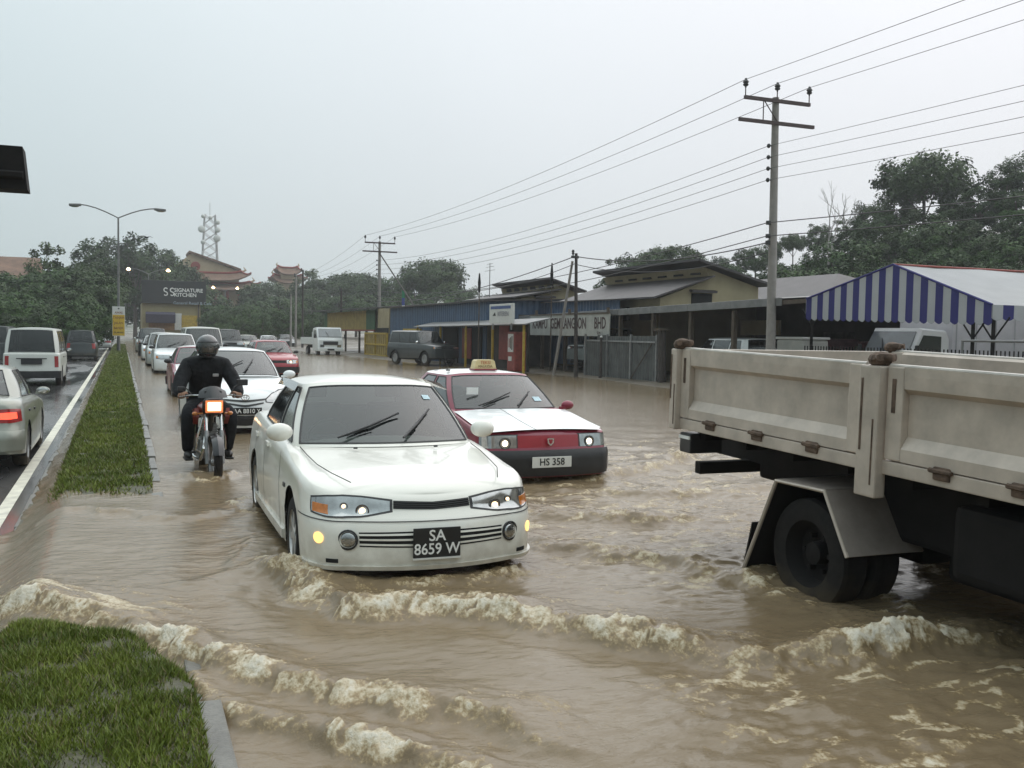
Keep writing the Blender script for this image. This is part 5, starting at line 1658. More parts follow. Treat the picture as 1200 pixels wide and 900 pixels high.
    # wheels: twin rears, single fronts
    for s in (1, -1):
        for (y, tw) in ((1.62, True), (4.95, False)):
            for k in range(2 if tw else 1):
                x = s * (HX - .17 - .26 * k)
                r = .375
                w_ = MB().lathe([(r * .6, -.10), (r * .85, -.112), (r * .97, -.095), (r, -.07), (r * .985, -.03), (r * .985, .03), (r, .07), (r * .97, .095), (r * .85, .112), (r * .6, .10)], (x, y, r), 'X', 32).build('wheel', m_tyre, t, smooth=True, angle=30)
                o_ = -s * .06
                hub = MB().lathe([(r * .62, s * .10), (r * .58, s * .07), (r * .5, s * -.01), (r * .22, s * -.03), (r * .2, s * .05), (.001, s * .06)], (x, y, r), 'X', 20)
                for q in range(6):
                    a = 2 * PI * q / 6
                    hub.box((x + s * .0, y + r * .34 * math.cos(a), r + r * .34 * math.sin(a)), (.05, .03, .03))
                hub.build('rim', m_chassis, w_, smooth=True)
        # angular mudguard
        yb = lambda Y: 6.96 - Y
        gp_ = [(yb(5.93), .14), (yb(5.60), .83), (yb(5.10), .845), (yb(4.86), .47)]
        th = .012
        mg = MB()
        x0, x1 = s * (HX + .005), s * (HX - .60)
        for (a, b) in zip(gp_[:-1], gp_[1:]):
            d = Vector((0, b[0] - a[0], b[1] - a[1])); nrm = Vector((0, -d.z, d.y)).normalized() * th
            mg.prism([Vector((x0, a[0], a[1])), Vector((x0, b[0], b[1])), Vector((x0, b[0], b[1])) + nrm, Vector((x0, a[0], a[1])) + nrm], (x1 - x0, 0, 0))
        mgo = mg.build('mudguard', m_guard, t)
        ln_ = MB()
        for (a, b) in zip(gp_[:-1], gp_[1:]):
            d = Vector((0, b[0] - a[0], b[1] - a[1])); nrm = Vector((0, -d.z, d.y)).normalized() * -.016
            ln_.grid([[Vector((x0 - s * .006, a[0], a[1])) + nrm, Vector((x0 - s * .006, b[0], b[1])) + nrm], [Vector((x1, a[0], a[1])) + nrm, Vector((x1, b[0], b[1])) + nrm]])
        ln_.build('guard_shade_sheet', m_chassis, mgo)  # black sheet that paints in the shade inside the mudguard
        MB().tube([Vector((s * (HX + .006), y, z)) for y, z in gp_], .014, 6).build('guard_edge', m_bed, mgo)
        MB().box((s * (HX - .3), gp_[0][0] - .01, .30), (.55, .012, .36), Matrix.Rotation(R(-14), 3, 'X')).build('mud_flap', m_tyre, mgo)
        # tail lamp box under the bed
        tl = MB().box((s * (HX - .16), .14, .93), (.30, .16, .16), b=.012).tube([(s * (HX - .16), .14, .98), (s * (HX - .16), .14, 1.1)], .03, 6).build('tail_lamp', m_black, t)
        MB().box((s * (HX - .16), .055, .93), (.27, .02, .11)).build('lamp_lens', m_tail, tl)
        MB().box((s * (HX - .004), .14, .975), (.012, .155, .025)).build('lamp_strip', m_white_ink, tl)
    MB().box((0, .12, .72), (1.9, .08, .1), b=.01).build('rear_crossbar', m_chassis, t)
    # cab
    cab = MB()
    sec = [(4.42, .55), (4.42, 2.05), (4.6, 2.2), (5.3, 2.2), (5.62, 1.5), (5.75, 1.3), (5.78, .55)]
    cab.prism([Vector((-.95, y, z)) for y, z in sec], (1.9, 0, 0))
    cb = cab.build('cab', m_bed, t)
    MB().prism([Vector((-.83, 5.335, 2.12)), Vector((.83, 5.335, 2.12)), Vector((.86, 5.625, 1.52)), Vector((-.86, 5.625, 1.52))], (0, .012, .006)).build('windscreen', m_glass_t, cb)
    for s in (-1, 1):
        MB().prism([Vector((s * .952, y, z)) for y, z in ((4.7, 1.5), (4.7, 2.08), (5.28, 2.08), (5.5, 1.5))], (s * .006, 0, 0)).build('side_window', m_glass_t, cb)
        MB().box((s * .7, 5.79, .85), (.3, .03, .18), b=.01).build('headlight', m_lens, cb)
    MB().box((0, 5.8, .6), (1.9, .08, .2), b=.02).build('front_bumper', m_chassis, cb)
    return t


lorry()

# ------------------------------------------------------------------ yards, sheds and buildings along the flooded side
m_blue = pm('blue_sheet', (0.045, 0.085, 0.155), rough=0.5, var=0.25, scale=1.5)
m_sheet = pm('grey_sheet', (0.20, 0.20, 0.20), rough=0.5, metal=0.3, var=0.25, scale=2)
m_dsheet = pm('weathered_sheet', (0.085, 0.09, 0.088), rough=0.6, metal=0.1, var=0.35, scale=2.5)
m_roofd = pm('dark_roof_sheet', (0.055, 0.048, 0.050), rough=0.55, var=0.3, scale=1.2)
m_cream = pm('cream_render', (0.36, 0.30, 0.19), rough=0.85, var=0.18, scale=0.8)
m_yellow = pm('yellow_paint', (0.40, 0.27, 0.03), rough=0.55, var=0.25, scale=4)
m_ygr = pm('faded_yellow_board', (0.33, 0.24, 0.07), rough=0.7, var=0.25, scale=2)
m_green = pm('green_board', (0.03, 0.10, 0.04), rough=0.6, var=0.25)
m_wood = pm('weathered_timber', (0.085, 0.065, 0.048), rough=0.85, var=0.35, scale=5)
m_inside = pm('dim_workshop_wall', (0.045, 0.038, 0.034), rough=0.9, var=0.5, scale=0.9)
m_signw = pm('sign_white', (0.60, 0.60, 0.58), rough=0.5, var=0.08, scale=3)
m_signg = pm('sign_faded', (0.42, 0.42, 0.39), rough=0.6, var=0.15, scale=2)
m_signb = pm('sign_blue', (0.05, 0.09, 0.24), rough=0.5, var=0.1)
m_signr = pm('sign_red', (0.24, 0.04, 0.03), rough=0.5, var=0.3, scale=4)
def canvas(name, col, tr):
    m = pm(name, col, rough=.65, var=.06, scale=1.5)
    n_, l_ = m.node_tree.nodes, m.node_tree.links
    b_ = n_['Principled BSDF']; o_ = [q for q in n_ if q.type == 'OUTPUT_MATERIAL'][0]
    tl = n_.new('ShaderNodeBsdfTranslucent'); ms = n_.new('ShaderNodeMixShader'); ms.inputs[0].default_value = tr
    src = b_.inputs['Base Color'].links[0].from_socket
    l_.new(src, tl.inputs['Color']); l_.new(b_.outputs[0], ms.inputs[1]); l_.new(tl.outputs[0], ms.inputs[2]); l_.new(ms.outputs[0], o_.inputs['Surface'])
    return m


m_tentw = canvas('white_canvas', (0.80, 0.80, 0.82), .55)
m_tentg = canvas('pale_canvas', (0.54, 0.55, 0.57), .3)
m_tentb = canvas('blue_canvas', (0.045, 0.045, 0.22), .3)
m_conc = pm('concrete_pole', (0.27, 0.25, 0.235), rough=0.8, var=0.15, scale=4)
m_pole = pm('dark_timber_pole', (0.045, 0.036, 0.032), rough=0.8, var=0.3, scale=5)


def gz(x, y):
    return float(ground_z(np.array([x]), np.array([y]))[0])


def corrugated(pts0, pts1, pitch=.20, depth=.03):
    """corrugated sheet between two parallel edges: from line pts0 (a->b) to line pts1"""
    a, b = Vector(pts0[0]), Vector(pts0[1]); c, d = Vector(pts1[0]), Vector(pts1[1])
    n = max(4, int((b - a).length / pitch) * 2)
    nm = (b - a).cross(c - a).normalized()
    r0, r1 = [], []
    for k in range(n + 1):
        o_ = nm * (depth if k % 2 else 0)
        r0.append(lerp(a, b, k / n) + o_); r1.append(lerp(c, d, k / n) + o_)
    return MB().grid([r0, r1])


def slab(pts, th, nrm=None):
    p = [Vector(q) for q in pts]
    n_ = Vector(nrm) if nrm else (p[1] - p[0]).cross(p[2] - p[0]).normalized()
    return MB().prism(p, n_ * th)


# ---- blue corrugated shed
def blue_shed():
    X0, X1, Y0, Y1, ZT = 17.0, 24.0, 46.4, 65.3, 3.36
    t = thing('blue_shed', 'long blue corrugated shed with a lean-to roof on yellow posts', 'shed', (X0, Y0, 0.05))
    off = Vector((X0, Y0, 0.05))
    L = lambda x, y, z: Vector((x, y, z)) - off
    n = 10
    for k in range(n):                    # sheet panels of the front
        ya, yb_ = lerp(Y0, Y1, k / n), lerp(Y0, Y1, (k + 1) / n)
        corrugated([L(X0, ya, .0), L(X0, yb_, .0)], [L(X0, ya, ZT), L(X0, yb_, ZT)], .32, .035).build('wall_sheet', m_blue, t)
    corrugated([L(X0, Y1, .0), L(X1, Y1, .0)], [L(X0, Y1, ZT), L(X1, Y1, ZT + .3)], .32, .035).build('end_wall', m_blue, t)
    corrugated([L(X0, Y0, .0), L(X1, Y0, .0)], [L(X0, Y0, ZT), L(X1, Y0, ZT + .3)], .32, .035).build('end_wall', m_blue, t)
    slab([L(X0 - .25, Y0 - .3, ZT + .02), L(X0 - .25, Y1 + .3, ZT + .02), L(X1, Y1 + .3, ZT + .35), L(X1, Y0 - .3, ZT + .35)], .06).build('roof', m_roofd, t)
    corrugated([L(20.2, 38.2, .3), L(20.2, Y0, .3)], [L(20.2, 38.2, 3.30), L(20.2, Y0, 3.36)], .32, .035).build('set_back_wall', m_blue, t)
    slab([L(19.95, 38.0, 3.33), L(19.95, Y0, 3.38), L(X1, Y0, 3.7), L(X1, 38.0, 3.65)], .06).build('set_back_roof', m_roofd, t)
    MB().box(L(17.1, 43.7, 1.1), (.08, 5.4, 2.2)).build('plank_wall', m_inside, t)
    slab([L(15.8, 38.4, 2.16), L(15.8, 55.4, 2.06), L(17.03, 55.4, 2.34), L(17.03, 38.4, 2.44)], .05).build('lean_to_roof', m_sheet, t)
    for y in (38.8, 42.6, 46.4, 50.6, 55.0):
        MB().box(L(15.95, y, 1.08), (.09, .09, 2.1)).build('yellow_post', m_yellow, t)
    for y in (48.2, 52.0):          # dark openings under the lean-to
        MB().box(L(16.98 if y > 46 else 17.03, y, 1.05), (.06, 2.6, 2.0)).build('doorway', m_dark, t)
    MB().box(L(16.9, 43.6, 1.3), (.05, 1.2, 1.6)).build('red_door', m_signr, t)
    MB().box(L(16.9, 49.0, 1.2), (.05, 1.4, 1.6)).build('red_door', m_signr, t)
    return t


blue_shed()
# things under the blue lean-to
def box_thing(name, label, cat, c, s, mat, extra=None, group=None, rz=0):
    t = thing(name, label, cat, (c[0], c[1], c[2] - s[2] / 2), rz, group)
    MB().box((0, 0, s[2] / 2), s, b=min(s) * .08).build('body', mat, t)
    if extra: extra(t)
    return t


def poster_extra(t):
    MB().box((-.29, 0, 1.25), (.02, .62, .8)).build('poster', m_signw, t)
    for k in range(3):
        MB().box((-.302, -.18 + k * .17, 1.25), (.006, .11, .6 - .1 * k)).build('poster_figure', m_signr if k == 2 else m_wood, t)
    MB().box((-.29, .05, .55), (.02, .4, .2)).build('notice', m_signw, t)


box_thing('drinks_cabinet', 'dark red cabinet with white poster under the blue lean-to', 'cabinet', (16.35, 40.6, .95), (.55, .9, 1.75), m_signr, poster_extra)
# white sign on the lean-to edge
def shop_sign():
    a, b, c = AX(575, 357, 15.7), AX(602, 357, 15.7), AX(602, 379, 15.7)
    cy, cz = (a.y + b.y) / 2, (a.z + c.z) / 2
    t = thing('shop_sign', 'white signboard with blue heading standing on the lean-to edge', 'sign', (15.7, cy, c.z))
    w, h = a.y - b.y, a.z - c.z
    MB().box((0, 0, h / 2), (.12, w, h), b=.02).build('board', m_signw, t)
    MB().box((-.065, 0, h * .82), (.01, w * .86, h * .15)).build('heading', m_signb, t)
    MB().prism([Vector((-.064, w * .34, h * .40)), Vector((-.064, w * .20, h * .40)), Vector((-.064, w * .24, h * .58))], (-.008, 0, 0)).build('logo', m_black_ink, t)
    text_part('KITEREN', .30, pm('sign_grey_ink', (.20, .2, .25), var=.1), t, (-.072, -.12 * w, h * .48), (R(90), 0, R(-90)), sx=1.15)
    for s in (-1, 1):
        MB().box((.02, s * w * .4, -.12), (.06, .06, .3)).build('bracket', m_steel, t)


shop_sign()

# ---- yellow and green shed further on, its cream end bay, the yellow cage gates
def yellow_shed():
    X0, Y0, Y1 = 17.0, 66.2, 88.5
    t = thing('yellow_shed', 'open-fronted shed with yellow and green boards under a low roof', 'shed', (X0, Y0, 0.05))
    off = Vector((X0, Y0, .05)); L = lambda x, y, z: Vector((x, y, z)) - off
    n = 14
    for k in range(n):
        ya, yb_ = lerp(69.6, Y1, k / n), lerp(69.6, Y1, (k + 1) / n)
        m = m_green if k in (0, 1, n - 1) else m_ygr
        MB().box(L(X0, (ya + yb_) / 2, 2.58), (.05, yb_ - ya - .04, 1.45), b=.01).build('board', m, t)
    MB().box(L(X0 - .04, (69.6 + Y1) / 2, 1.82), (.06, Y1 - 69.6, .12)).build('red_rail', m_signr, t)
    slab([L(X0 - .8, 69, 3.42), L(X0 - .8, Y1 + .5, 3.5), L(X0 + 7, Y1 + .5, 4.2), L(X0 + 7, 69, 4.1)], .07).build('roof', m_roofd, t)
    for y in (69.8, 75, 80, 85, 88.3):
        MB().box(L(X0 + .1, y, 1.6), (.14, .14, 3.2)).build('post', m_wood, t)
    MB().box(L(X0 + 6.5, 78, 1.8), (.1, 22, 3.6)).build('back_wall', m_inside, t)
    cb = MB().box(L(X0 + .6, 67.6, 1.7), (1.0, 3.2, 3.35)).build('cream_bay', m_cream, t)
    MB().box(L(X0 + .06, 67.6, 1.75), (.08, 3.0, .5)).build('bay_window', m_dark, cb)


yellow_shed()


def cage(name, label, x, ya, yb_, h, cols, group):
    t = thing(name, label, 'gate', (x, (ya + yb_) / 2, .05), 0, group)
    w = yb_ - ya
    for k in range(cols + 1):
        MB().box((0, -w / 2 + w * k / cols, h / 2), (.12, .12, h)).build('post', m_yellow, t)
    for z in (.06, h * .5, h - .06):
        MB().box((.0, 0, z), (.09, w, .12)).build('rail', m_yellow, t)
    for k in range(cols * 6):
        MB().box((.05, -w / 2 + w * (k + .5) / (cols * 6), h / 2), (.04, w / (cols * 9), h * .94)).build('slat', m_ygr, t)
    MB().box((.6, 0, h / 2), (.05, w, h * .9)).build('backing', m_inside, t)


cage('yellow_gate', 'yellow slatted gate in front of the cream bay', 16.3, 63.4, 69.6, 1.62, 2, None)
cage('yellow_gate', 'yellow slatted gate beside the blue shed and the dark off-roader', 16.3, 55.6, 59.2, 1.9, 2, None)


# ---- open workshop with the long low roof and the painted company board
def workshop():
    X0, X1 = 18.5, 26.0
    E0, E1 = Vector((X0, 45.6, 2.60)), Vector((X0, 24.6, 2.93))
    off = Vector((X0, 22, 0.1)); t = thing('workshop', 'long open-fronted workshop with low sheet roof and dark interior', 'workshop', off)
    L = lambda p: Vector(p) - off
    n = 8
    for k in range(n):
        a, b = lerp(E0, E1, k / n), lerp(E0, E1, (k + 1) / n)
        up_ = Vector((X1 - X0, 0, .55))
        corrugated([L(a), L(b)], [L(a + up_), L(b + up_)], .3, .03).build('roof_sheet', m_sheet, t)
        MB().box(L((a + b) / 2 + Vector((-.02, 0, -.10))), (.05, (a - b).length - .02, .24), Matrix.Rotation(math.atan2(E1.z - E0.z, -(E1.y - E0.y)) * -1, 3, 'X')).build('fascia', m_sheet, t)
        MB().box(L((a.x + .12, a.y, 1.35)), (.14, .14, 2.5)).build('post', m_wood, t)
    for k in range(13):
        a = lerp(E0, E1, k / 12)
        MB().box(L(a + Vector(((X1 - X0) / 2, 0, .16))), (X1 - X0, .08, .12), Matrix.Rotation(-.073, 3, 'Y')).build('rafter', m_wood, t)
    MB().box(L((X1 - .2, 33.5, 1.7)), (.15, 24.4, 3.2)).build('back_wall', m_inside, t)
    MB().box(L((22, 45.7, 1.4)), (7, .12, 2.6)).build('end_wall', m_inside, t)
    MB().box(L((22.5, 31.2, 2.12)), (.1, 2.4, .55)).build('cream_panel', m_cream, t)
    for k in range(7):
        MB().box(L((X1 - .35, 24.5 + k * 3.0, 1.0)), (.3, 1.5, 1.4 + .3 * (k % 3))).build('rack', pm('workshop_clutter', (.075, .06, .055), rough=.8, var=.6, scale=3), t)
    return t


workshop()


def company_board():
    a, b, c, d = AX(622, 370, 18.25), AX(715, 367, 18.25), AX(715, 394, 18.25), AX(622, 393, 18.25)
    cy = (a.y + b.y) / 2; w = a.y - b.y; z0, z1 = (c.z + d.z) / 2, (a.z + b.z) / 2; h = z1 - z0
    t = thing('company_board', 'long faded white board with dark painted company name under the workshop eave', 'sign', (18.25, cy, z0))
    for k in range(4):
        MB().box((0, w / 2 - w * (k + .5) / 4, h / 2), (.05, w / 4 - .012, h), b=.008).build('panel', m_signg, t)
    MB().box((-.03, 0, h + .02), (.08, w, .05)).build('top_rail', m_wood, t)
    ink = pm('faded_ink', (.075, .045, .045), rough=.7, var=.4, scale=6)
    for wd_, fy_ in (('KAMPU', .355), ('GEMILANGSON', -.02), ('BHD', -.40)):
        text_part(wd_, .66, ink, t, (-.035, w * fy_, h * .56), (R(90), 0, R(-90)), sx=.80, bold=.012)
    text_part('SDN. 1', .17, ink, t, (-.035, -w * .40, h * .14), (R(90), 0, R(-90)))
    for s in (-.45, 0, .45):
        MB().box((.12, s * w, h * .5 + .1), (.1, .1, h + .3)).build('hanger', m_wood, t)


company_board()


def sheet_fence():
    a, b = Vector((18.0, 36.9, .05)), Vector((18.1, 31.2, .05))
    t = thing('sheet_fence', 'grey weathered corrugated sheet fence with a diagonal brace', 'fence', a)
    d = (b - a); n = 6; H = 1.68
    for k in range(n):
        p, q = d * (k / n), d * ((k + 1) / n) * .998
        z = H - .18 * (k < 1) + random.uniform(-.03, .03)
        corrugated([p, q], [p + Vector((0, 0, z)), q + Vector((0, 0, z))], .16, .025).build('sheet', m_dsheet, t)
    for k in range(0, n + 1, 2):
        MB().box(d * (k / n) + Vector((-.06, 0, H / 2)), (.07, .07, H + .1)).build('post', m_steel, t)
    MB().box(d * .5 + Vector((-.06, 0, H - .22)), (.05, d.length, .06)).build('rail', m_steel, t)
    MB().tube([d * .68 + Vector((-.08, 0, .05)), d * .95 + Vector((-.08, 0, H - .25))], .02, 6).build('brace', m_wood, t)


sheet_fence()


def hall(name, label, Yg, Yb, P, q_low_back, wallm=m_cream):
    """clerestory hall, gable towards the viewer at y=Yg running back to y=Yb. P: gable profile points x,z from the photo"""
    ef, cb, ap, er = P            # front eave, foot of clerestory, apex edge, rear eave
    t = thing(name, label, 'building', (ef[0], Yg, 0.3)); off = Vector((ef[0], Yg, .3))
    L = lambda x, y, z: Vector((x, y, z)) - off
    MB().prism([L(ef[0] + .15, Yg, .3), L(ef[0] + .15, Yg, ef[1] - .08), L(cb[0], Yg, cb[1] - .06), L(ap[0] + .15, Yg, ap[1] - .12), L(er[0] - .1, Yg, er[1] - .1), L(er[0] - .1, Yg, .3)], (0, Yb - Yg, 0)).build('wall', wallm, t)
    slab([L(ef[0] - .35, Yg - .4, ef[1] - .1), L(cb[0], Yg - .4, cb[1]), L(cb[0], Yb, cb[1]), L(ef[0] - .35, Yb, ef[1] - .1)], .07, (0, 0, 1)).build('lower_roof', m_roofd, t)
    slab([L(ap[0] - .45, Yg - .5, ap[1] + .10), L(er[0] + .3, Yg - .5, er[1] - .05), L(er[0] + .3, Yb, er[1] - .05), L(ap[0] - .45, Yb, ap[1] + .10)], .10, (0, 0, 1)).build('upper_roof', m_roofd, t)
    n = int((Yb - Yg) / 1.4)
    zc = (cb[1] + ap[1]) / 2
    for k in range(n):                     # clerestory louvres
        MB().box(L(cb[0] - .05 + (ap[0] - cb[0]) * .2, Yg + .9 + k * (Yb - Yg - 1) / n, zc), (.06, .8, (ap[1] - cb[1]) * .45)).build('clerestory_window', m_dark, t)
    xm = lerp(cb[0], er[0], .3)
    MB().box(L(lerp(ef[0], er[0], .42), Yg - .15, er[1] - .35), (1.2, .3, .10), Matrix.Rotation(.15, 3, 'X')).build('window_canopy', m_roofd, t)
    MB().box(L(lerp(ef[0], er[0], .42), Yg - .02, er[1] - .75), (1.0, .05, .6)).build('window', m_dark, t)
    for k in range(4):
        MB().box(L(ef[0] + .1, Yg + 1 + k * 2.2, ef[1] - .7), (.08, 1.2, .6)).build('side_window', m_inside, t)
    return t


hall('factory_hall', 'cream hall with dark stepped clerestory roof behind the workshop', 36.0, 45.5, [(20.77, 3.40), (23.32, 4.28), (22.9, 4.82), (25.9, 4.02)], None)
hall('factory_hall', 'smaller cream hall with stepped dark roof behind the blue shed', 50.0, 58.6, [(20.2, 3.80), (22.6, 4.21), (22.3, 4.68), (23.8, 4.16)], None)


def roof_house():
    a = AX(870, 328, 30); b = AX(972, 343, 30)
    t = thing('low_house', 'low green-walled house with grey hipped roof behind the utility pole', 'house', (30, b.y, .5)); off = Vector((30, b.y, .5))
    y0, y1 = b.y, 50.0
    MB().box((3, (y1 - y0) / 2, 1.5), (6, y1 - y0 - .6, 3.0)).build('wall', pm('green_render', (.16, .20, .13), rough=.85, var=.2), t)
    zr, ze = a.z - .5 + .25, b.z - .5 - .25
    e = [Vector((-.5, -.5, ze)), Vector((6.5, -.5, ze)), Vector((6.5, y1 - y0 + .5, ze)), Vector((-.5, y1 - y0 + .5, ze))]
    r0, r1 = Vector((3, 3, zr)), Vector((3, y1 - y0 - 3, zr))
    MB().add(e + [r0, r1], [(0, 1, 4), (1, 2, 5, 4), (2, 3, 5), (3, 0, 4, 5), (3, 2, 1, 0)]).build('roof', m_roofd, t)
    for y in (2, 5, 8):
        MB().box((-.02, y, 1.8), (.08, 1.2, 1.0)).build('window', m_dark, t)


roof_house()


# ---- striped marquee
def marquee():
    XT = 19.0
    a, ap, b = AX(945, 350, XT), AX(1047, 310, XT), AX(1163, 357, XT)
    t = thing('marquee', 'blue and white striped marquee with scalloped valance and white roof', 'tent', (XT, b.y, .1)); off = Vector((XT, b.y, .1))
    L = lambda p: Vector(p) - off
    LEN = 9.0
    va, vb = .58, .42                     # valance drop at the two eaves
    n = 27
    for k in range(n):
        f0, f1 = k / n, (k + 1) / n
        def top(f):
            y = lerp(a.y, b.y, f)
            return Vector((XT, y, np.interp(-y, [-a.y, -ap.y, -b.y], [a.z, ap.z, b.z])))
        def eave(f): return Vector((XT, lerp(a.y, b.y, f), lerp(a.z - va, b.z - vb, f)))
        q = [top(f0), top(f1)]
        if f0 < (ap.y - a.y) / (b.y - a.y) < f1: q = [top(f0), Vector(ap), top(f1)]
        sc_ = [lerp(eave(f1), eave(f0), u) + Vector((.02 * math.sin(PI * u), 0, -.07 * math.sin(PI * u))) for u in (0, .25, .5, .75, 1)]
        MB().prism([L(p) for p in q + sc_], (.012, 0, 0)).build('gable_stripe', m_tentb if k % 2 == 0 else m_tentg, t)
    dx = Vector((LEN, 0, 0))
    for (e, sag) in ((a, 1), (b, 1)):
        rows = []
        for i in range(9):
            f = i / 8
            p = lerp(Vector(ap), Vector(e), f) + Vector((0, 0, -.10 * math.sin(PI * f)))
            rows.append([L(p + dx * (j / 12) + Vector((0, 0, -.04 * math.sin(PI * j / 12 * 3) ** 2))) for j in range(13)])
        MB().grid(rows).build('roof_slope', m_tentw, t, smooth=True)
        # side valance in stripes
        v = va if e is a else vb
        for k in range(26):
            p0, p1 = Vector(e) + dx * (k / 26), Vector(e) + dx * ((k + 1) / 26)
            MB().prism([L(p0), L(p1)] + [L(lerp(p1, p0, u) + Vector((0, 0, -v * .75 - .06 * math.sin(PI * u)))) for u in (0, .25, .5, .75, 1)], (0, .012, 0)).build('valance_stripe', m_tentb if k % 2 else m_tentg, t)
    for y in (a.y - .1, lerp(a.y, b.y, .9), b.y + .08):
        for x in (XT + .15, XT + 4.5, XT + 8.8):
            z = np.interp(-y, [-a.y, -b.y], [a.z, b.z]) - .1
            g = gz(x, y)
            MB().tube([L((x, y, g)), L((x, y, z))], .045, 8).build('pole', m_chassis, t)
            for s in (-1, 1):
                MB().tube([L((x, y, z - .75)), L((x, y + s * .45, z - .2))], .022, 6).build('brace', m_chassis, t)
    MB().tube([L(a), L(ap), L(b)], .03, 6).build('gable_trim', m_tentb, t)
    MB().tube([L(ap), L(Vector(ap) + dx)], .03, 6).build('ridge_trim', m_signr, t)


marquee()


def small_lorry(name, label, loc, rz, boxed, cargo_mat):
    t = thing(name, label, 'lorry', loc, rz)
    W = .92
    sec = [(0, .35), (0, 1.75), (.12, 1.95), (1.0, 2.0), (1.38, 1.30), (1.5, 1.12), (1.52, .35)]
    cab = MB()
    rows = []
    for x, k in ((-W, .0), (-W + .08, .05), (W - .08, .05), (W, 0)):
        rows.append([Vector((x, y + (k if y > .5 else 0), z + (k if z > 1.9 else 0))) for y, z in sec])
    cab.grid(rows); cab.add([rows[0][i] for i in range(7)], [tuple(range(7))]); cab.add([rows[-1][i] for i in range(7)], [tuple(range(6, -1, -1))])
    c = cab.build('cab', m_white2, t, smooth=True, angle=30)
    ws = MB().prism([Vector((-.80, 1.09, 1.93)), Vector((.80, 1.09, 1.93)), Vector((.84, 1.40, 1.36)), Vector((-.84, 1.40, 1.36))], Vector((0, .05, .025))).build('windscreen', pm('grey_screen', (.16, .18, .19), rough=.08, coat=1, var=.2, scale=1.5), c)
    MB().tube([(.1, 1.47, 1.38), (.3, 1.30, 1.75)], .015, 5).build('wiper', m_black, c)
    for s in (-1, 1):
        MB().prism([Vector((s * (W + .002), y, z)) for y, z in ((.30, 1.3), (.30, 1.82), (.98, 1.85), (1.28, 1.3))], (s * .006, 0, 0)).build('side_window', m_glass_t, c)
        MB().box((s * .62, 1.575, .72), (.30, .04, .2), b=.02).build('headlight', m_lens, c)
        MB().tube([(s * W, 1.3, 1.3), (s * (W + .16), 1.38, 1.35)], .015, 5).box((s * (W + .18), 1.38, 1.42), (.14, .05, .28), b=.02).build('wing_mirror', m_black, c)
        wheel(t, s * .74, .85, .33, .2, s, steel=True, rim=m_steel); wheel(t, s * .74, -2.0, .33, .2, s, steel=True, rim=m_steel)
    MB().box((0, 1.575, .92), (1.1, .03, .26), b=.01).build('grille', m_black, c)
    MB().box((0, 1.60, .46), (1.86, .12, .24), b=.03).build('front_bumper', m_white2, c)
    MB().box((0, 1.668, .46), (.5, .012, .12)).build('number_plate', m_plate_k, c)
    MB().box((0, -1.4, .62), (.8, 4.2, .2)).build('chassis', m_chassis, t)
    if boxed:
        bx = MB().box((0, -1.75, 1.72), (1.98, 3.4, 2.0), b=.03).build('cargo_box', cargo_mat, t)
        for s in (-1, 1):
            for k in range(5):
                MB().box((s * .995, -.2 - k * .78, 1.72), (.02, .04, 1.9)).build('panel_rib', m_tentg, bx)
    else:
        for s in (-1, 1):
            MB().box((s * .95, -1.75, 1.05), (.05, 3.4, .5), b=.01).build('side_board', cargo_mat, t)
        MB().box((0, -.04, 1.25), (1.9, .05, .9)).build('head_board', cargo_mat, t)
        MB().box((0, -3.45, 1.05), (1.9, .05, .5)).build('tail_board', cargo_mat, t)
        MB().box((0, -1.75, .80), (1.9, 3.4, .06)).build('bed_floor', m_plank, t)
    return t


small_lorry('small_lorry', 'white cab-over lorry facing the road by the yellow shed', (13.9, 72.2, ROADZ + .03), PI + R(4), False, m_white2)
g = gz(23.5, 24)
small_lorry('box_lorry', 'white box lorry parked under the striped marquee', (21.9, 22.4, .03), R(92), True, m_tentw)
# parked off-roader and yard vehicles
road_car(SUV, m_navy, 'off_roader', 'dark off-roader parked in front of the blue shed', (14.9, 50.4, .0), PI + R(20), 'car', kind='suv', mirror=m_chrome)
road_car(SUV, pm('grey_green_paint', (.10, .12, .12), rough=.4, coat=.3, var=.2), 'off_roader', 'grey off-roader parked inside the workshop under the company board', (20.4, 39.0, .25), R(90) + R(15), 'car', kind='suv', inside=False)
road_car(WAGON, m_white2, 'estate_car', 'white estate car parked by the workshop behind the lorry bed', (19.6, 29.0, .10), R(0), 'car', detail=.7)


def picket_fence():
    a, b = Vector((18.6, 23.6, .12)), Vector((18.6, 10.5, .12))
    t = thing('picket_fence', 'dark iron picket fence along the yard behind the lorry', 'fence', a)
    d = b - a; n = 110
    for k in range(n):
        p = d * (k / n)
        MB().box(p + Vector((0, 0, .70)), (.022, .022, 1.4)).build('picket', m_chassis, t)
    for z in (.25, 1.25):
        MB().box(d * .5 + Vector((.02, 0, z)), (.03, d.length, .04)).build('rail', m_chassis, t)
    MB().tube([d * .45 + Vector((-.1, 0, 1.62)), d + Vector((-.1, 0, 1.62))], .03, 8).build('hand_rail', m_sheet, t)
    for f in (.45, .62, .8, 1.0):
        MB().tube([d * f + Vector((-.1, 0, 0)), d * f + Vector((-.1, 0, 1.62))], .028, 8).build('hand_rail_post', m_sheet, t)


picket_fence()
p = AX(940, 405, 20)
box_thing('water_tank', 'pale square water tank beside the picket fence', 'tank', (20, p.y, .95), (1.0, 1.3, 1.5), m_signg, lambda t: MB().box((0, 0, 1.54), (1.06, 1.36, .08), b=.02).build('lid', m_signw, t))
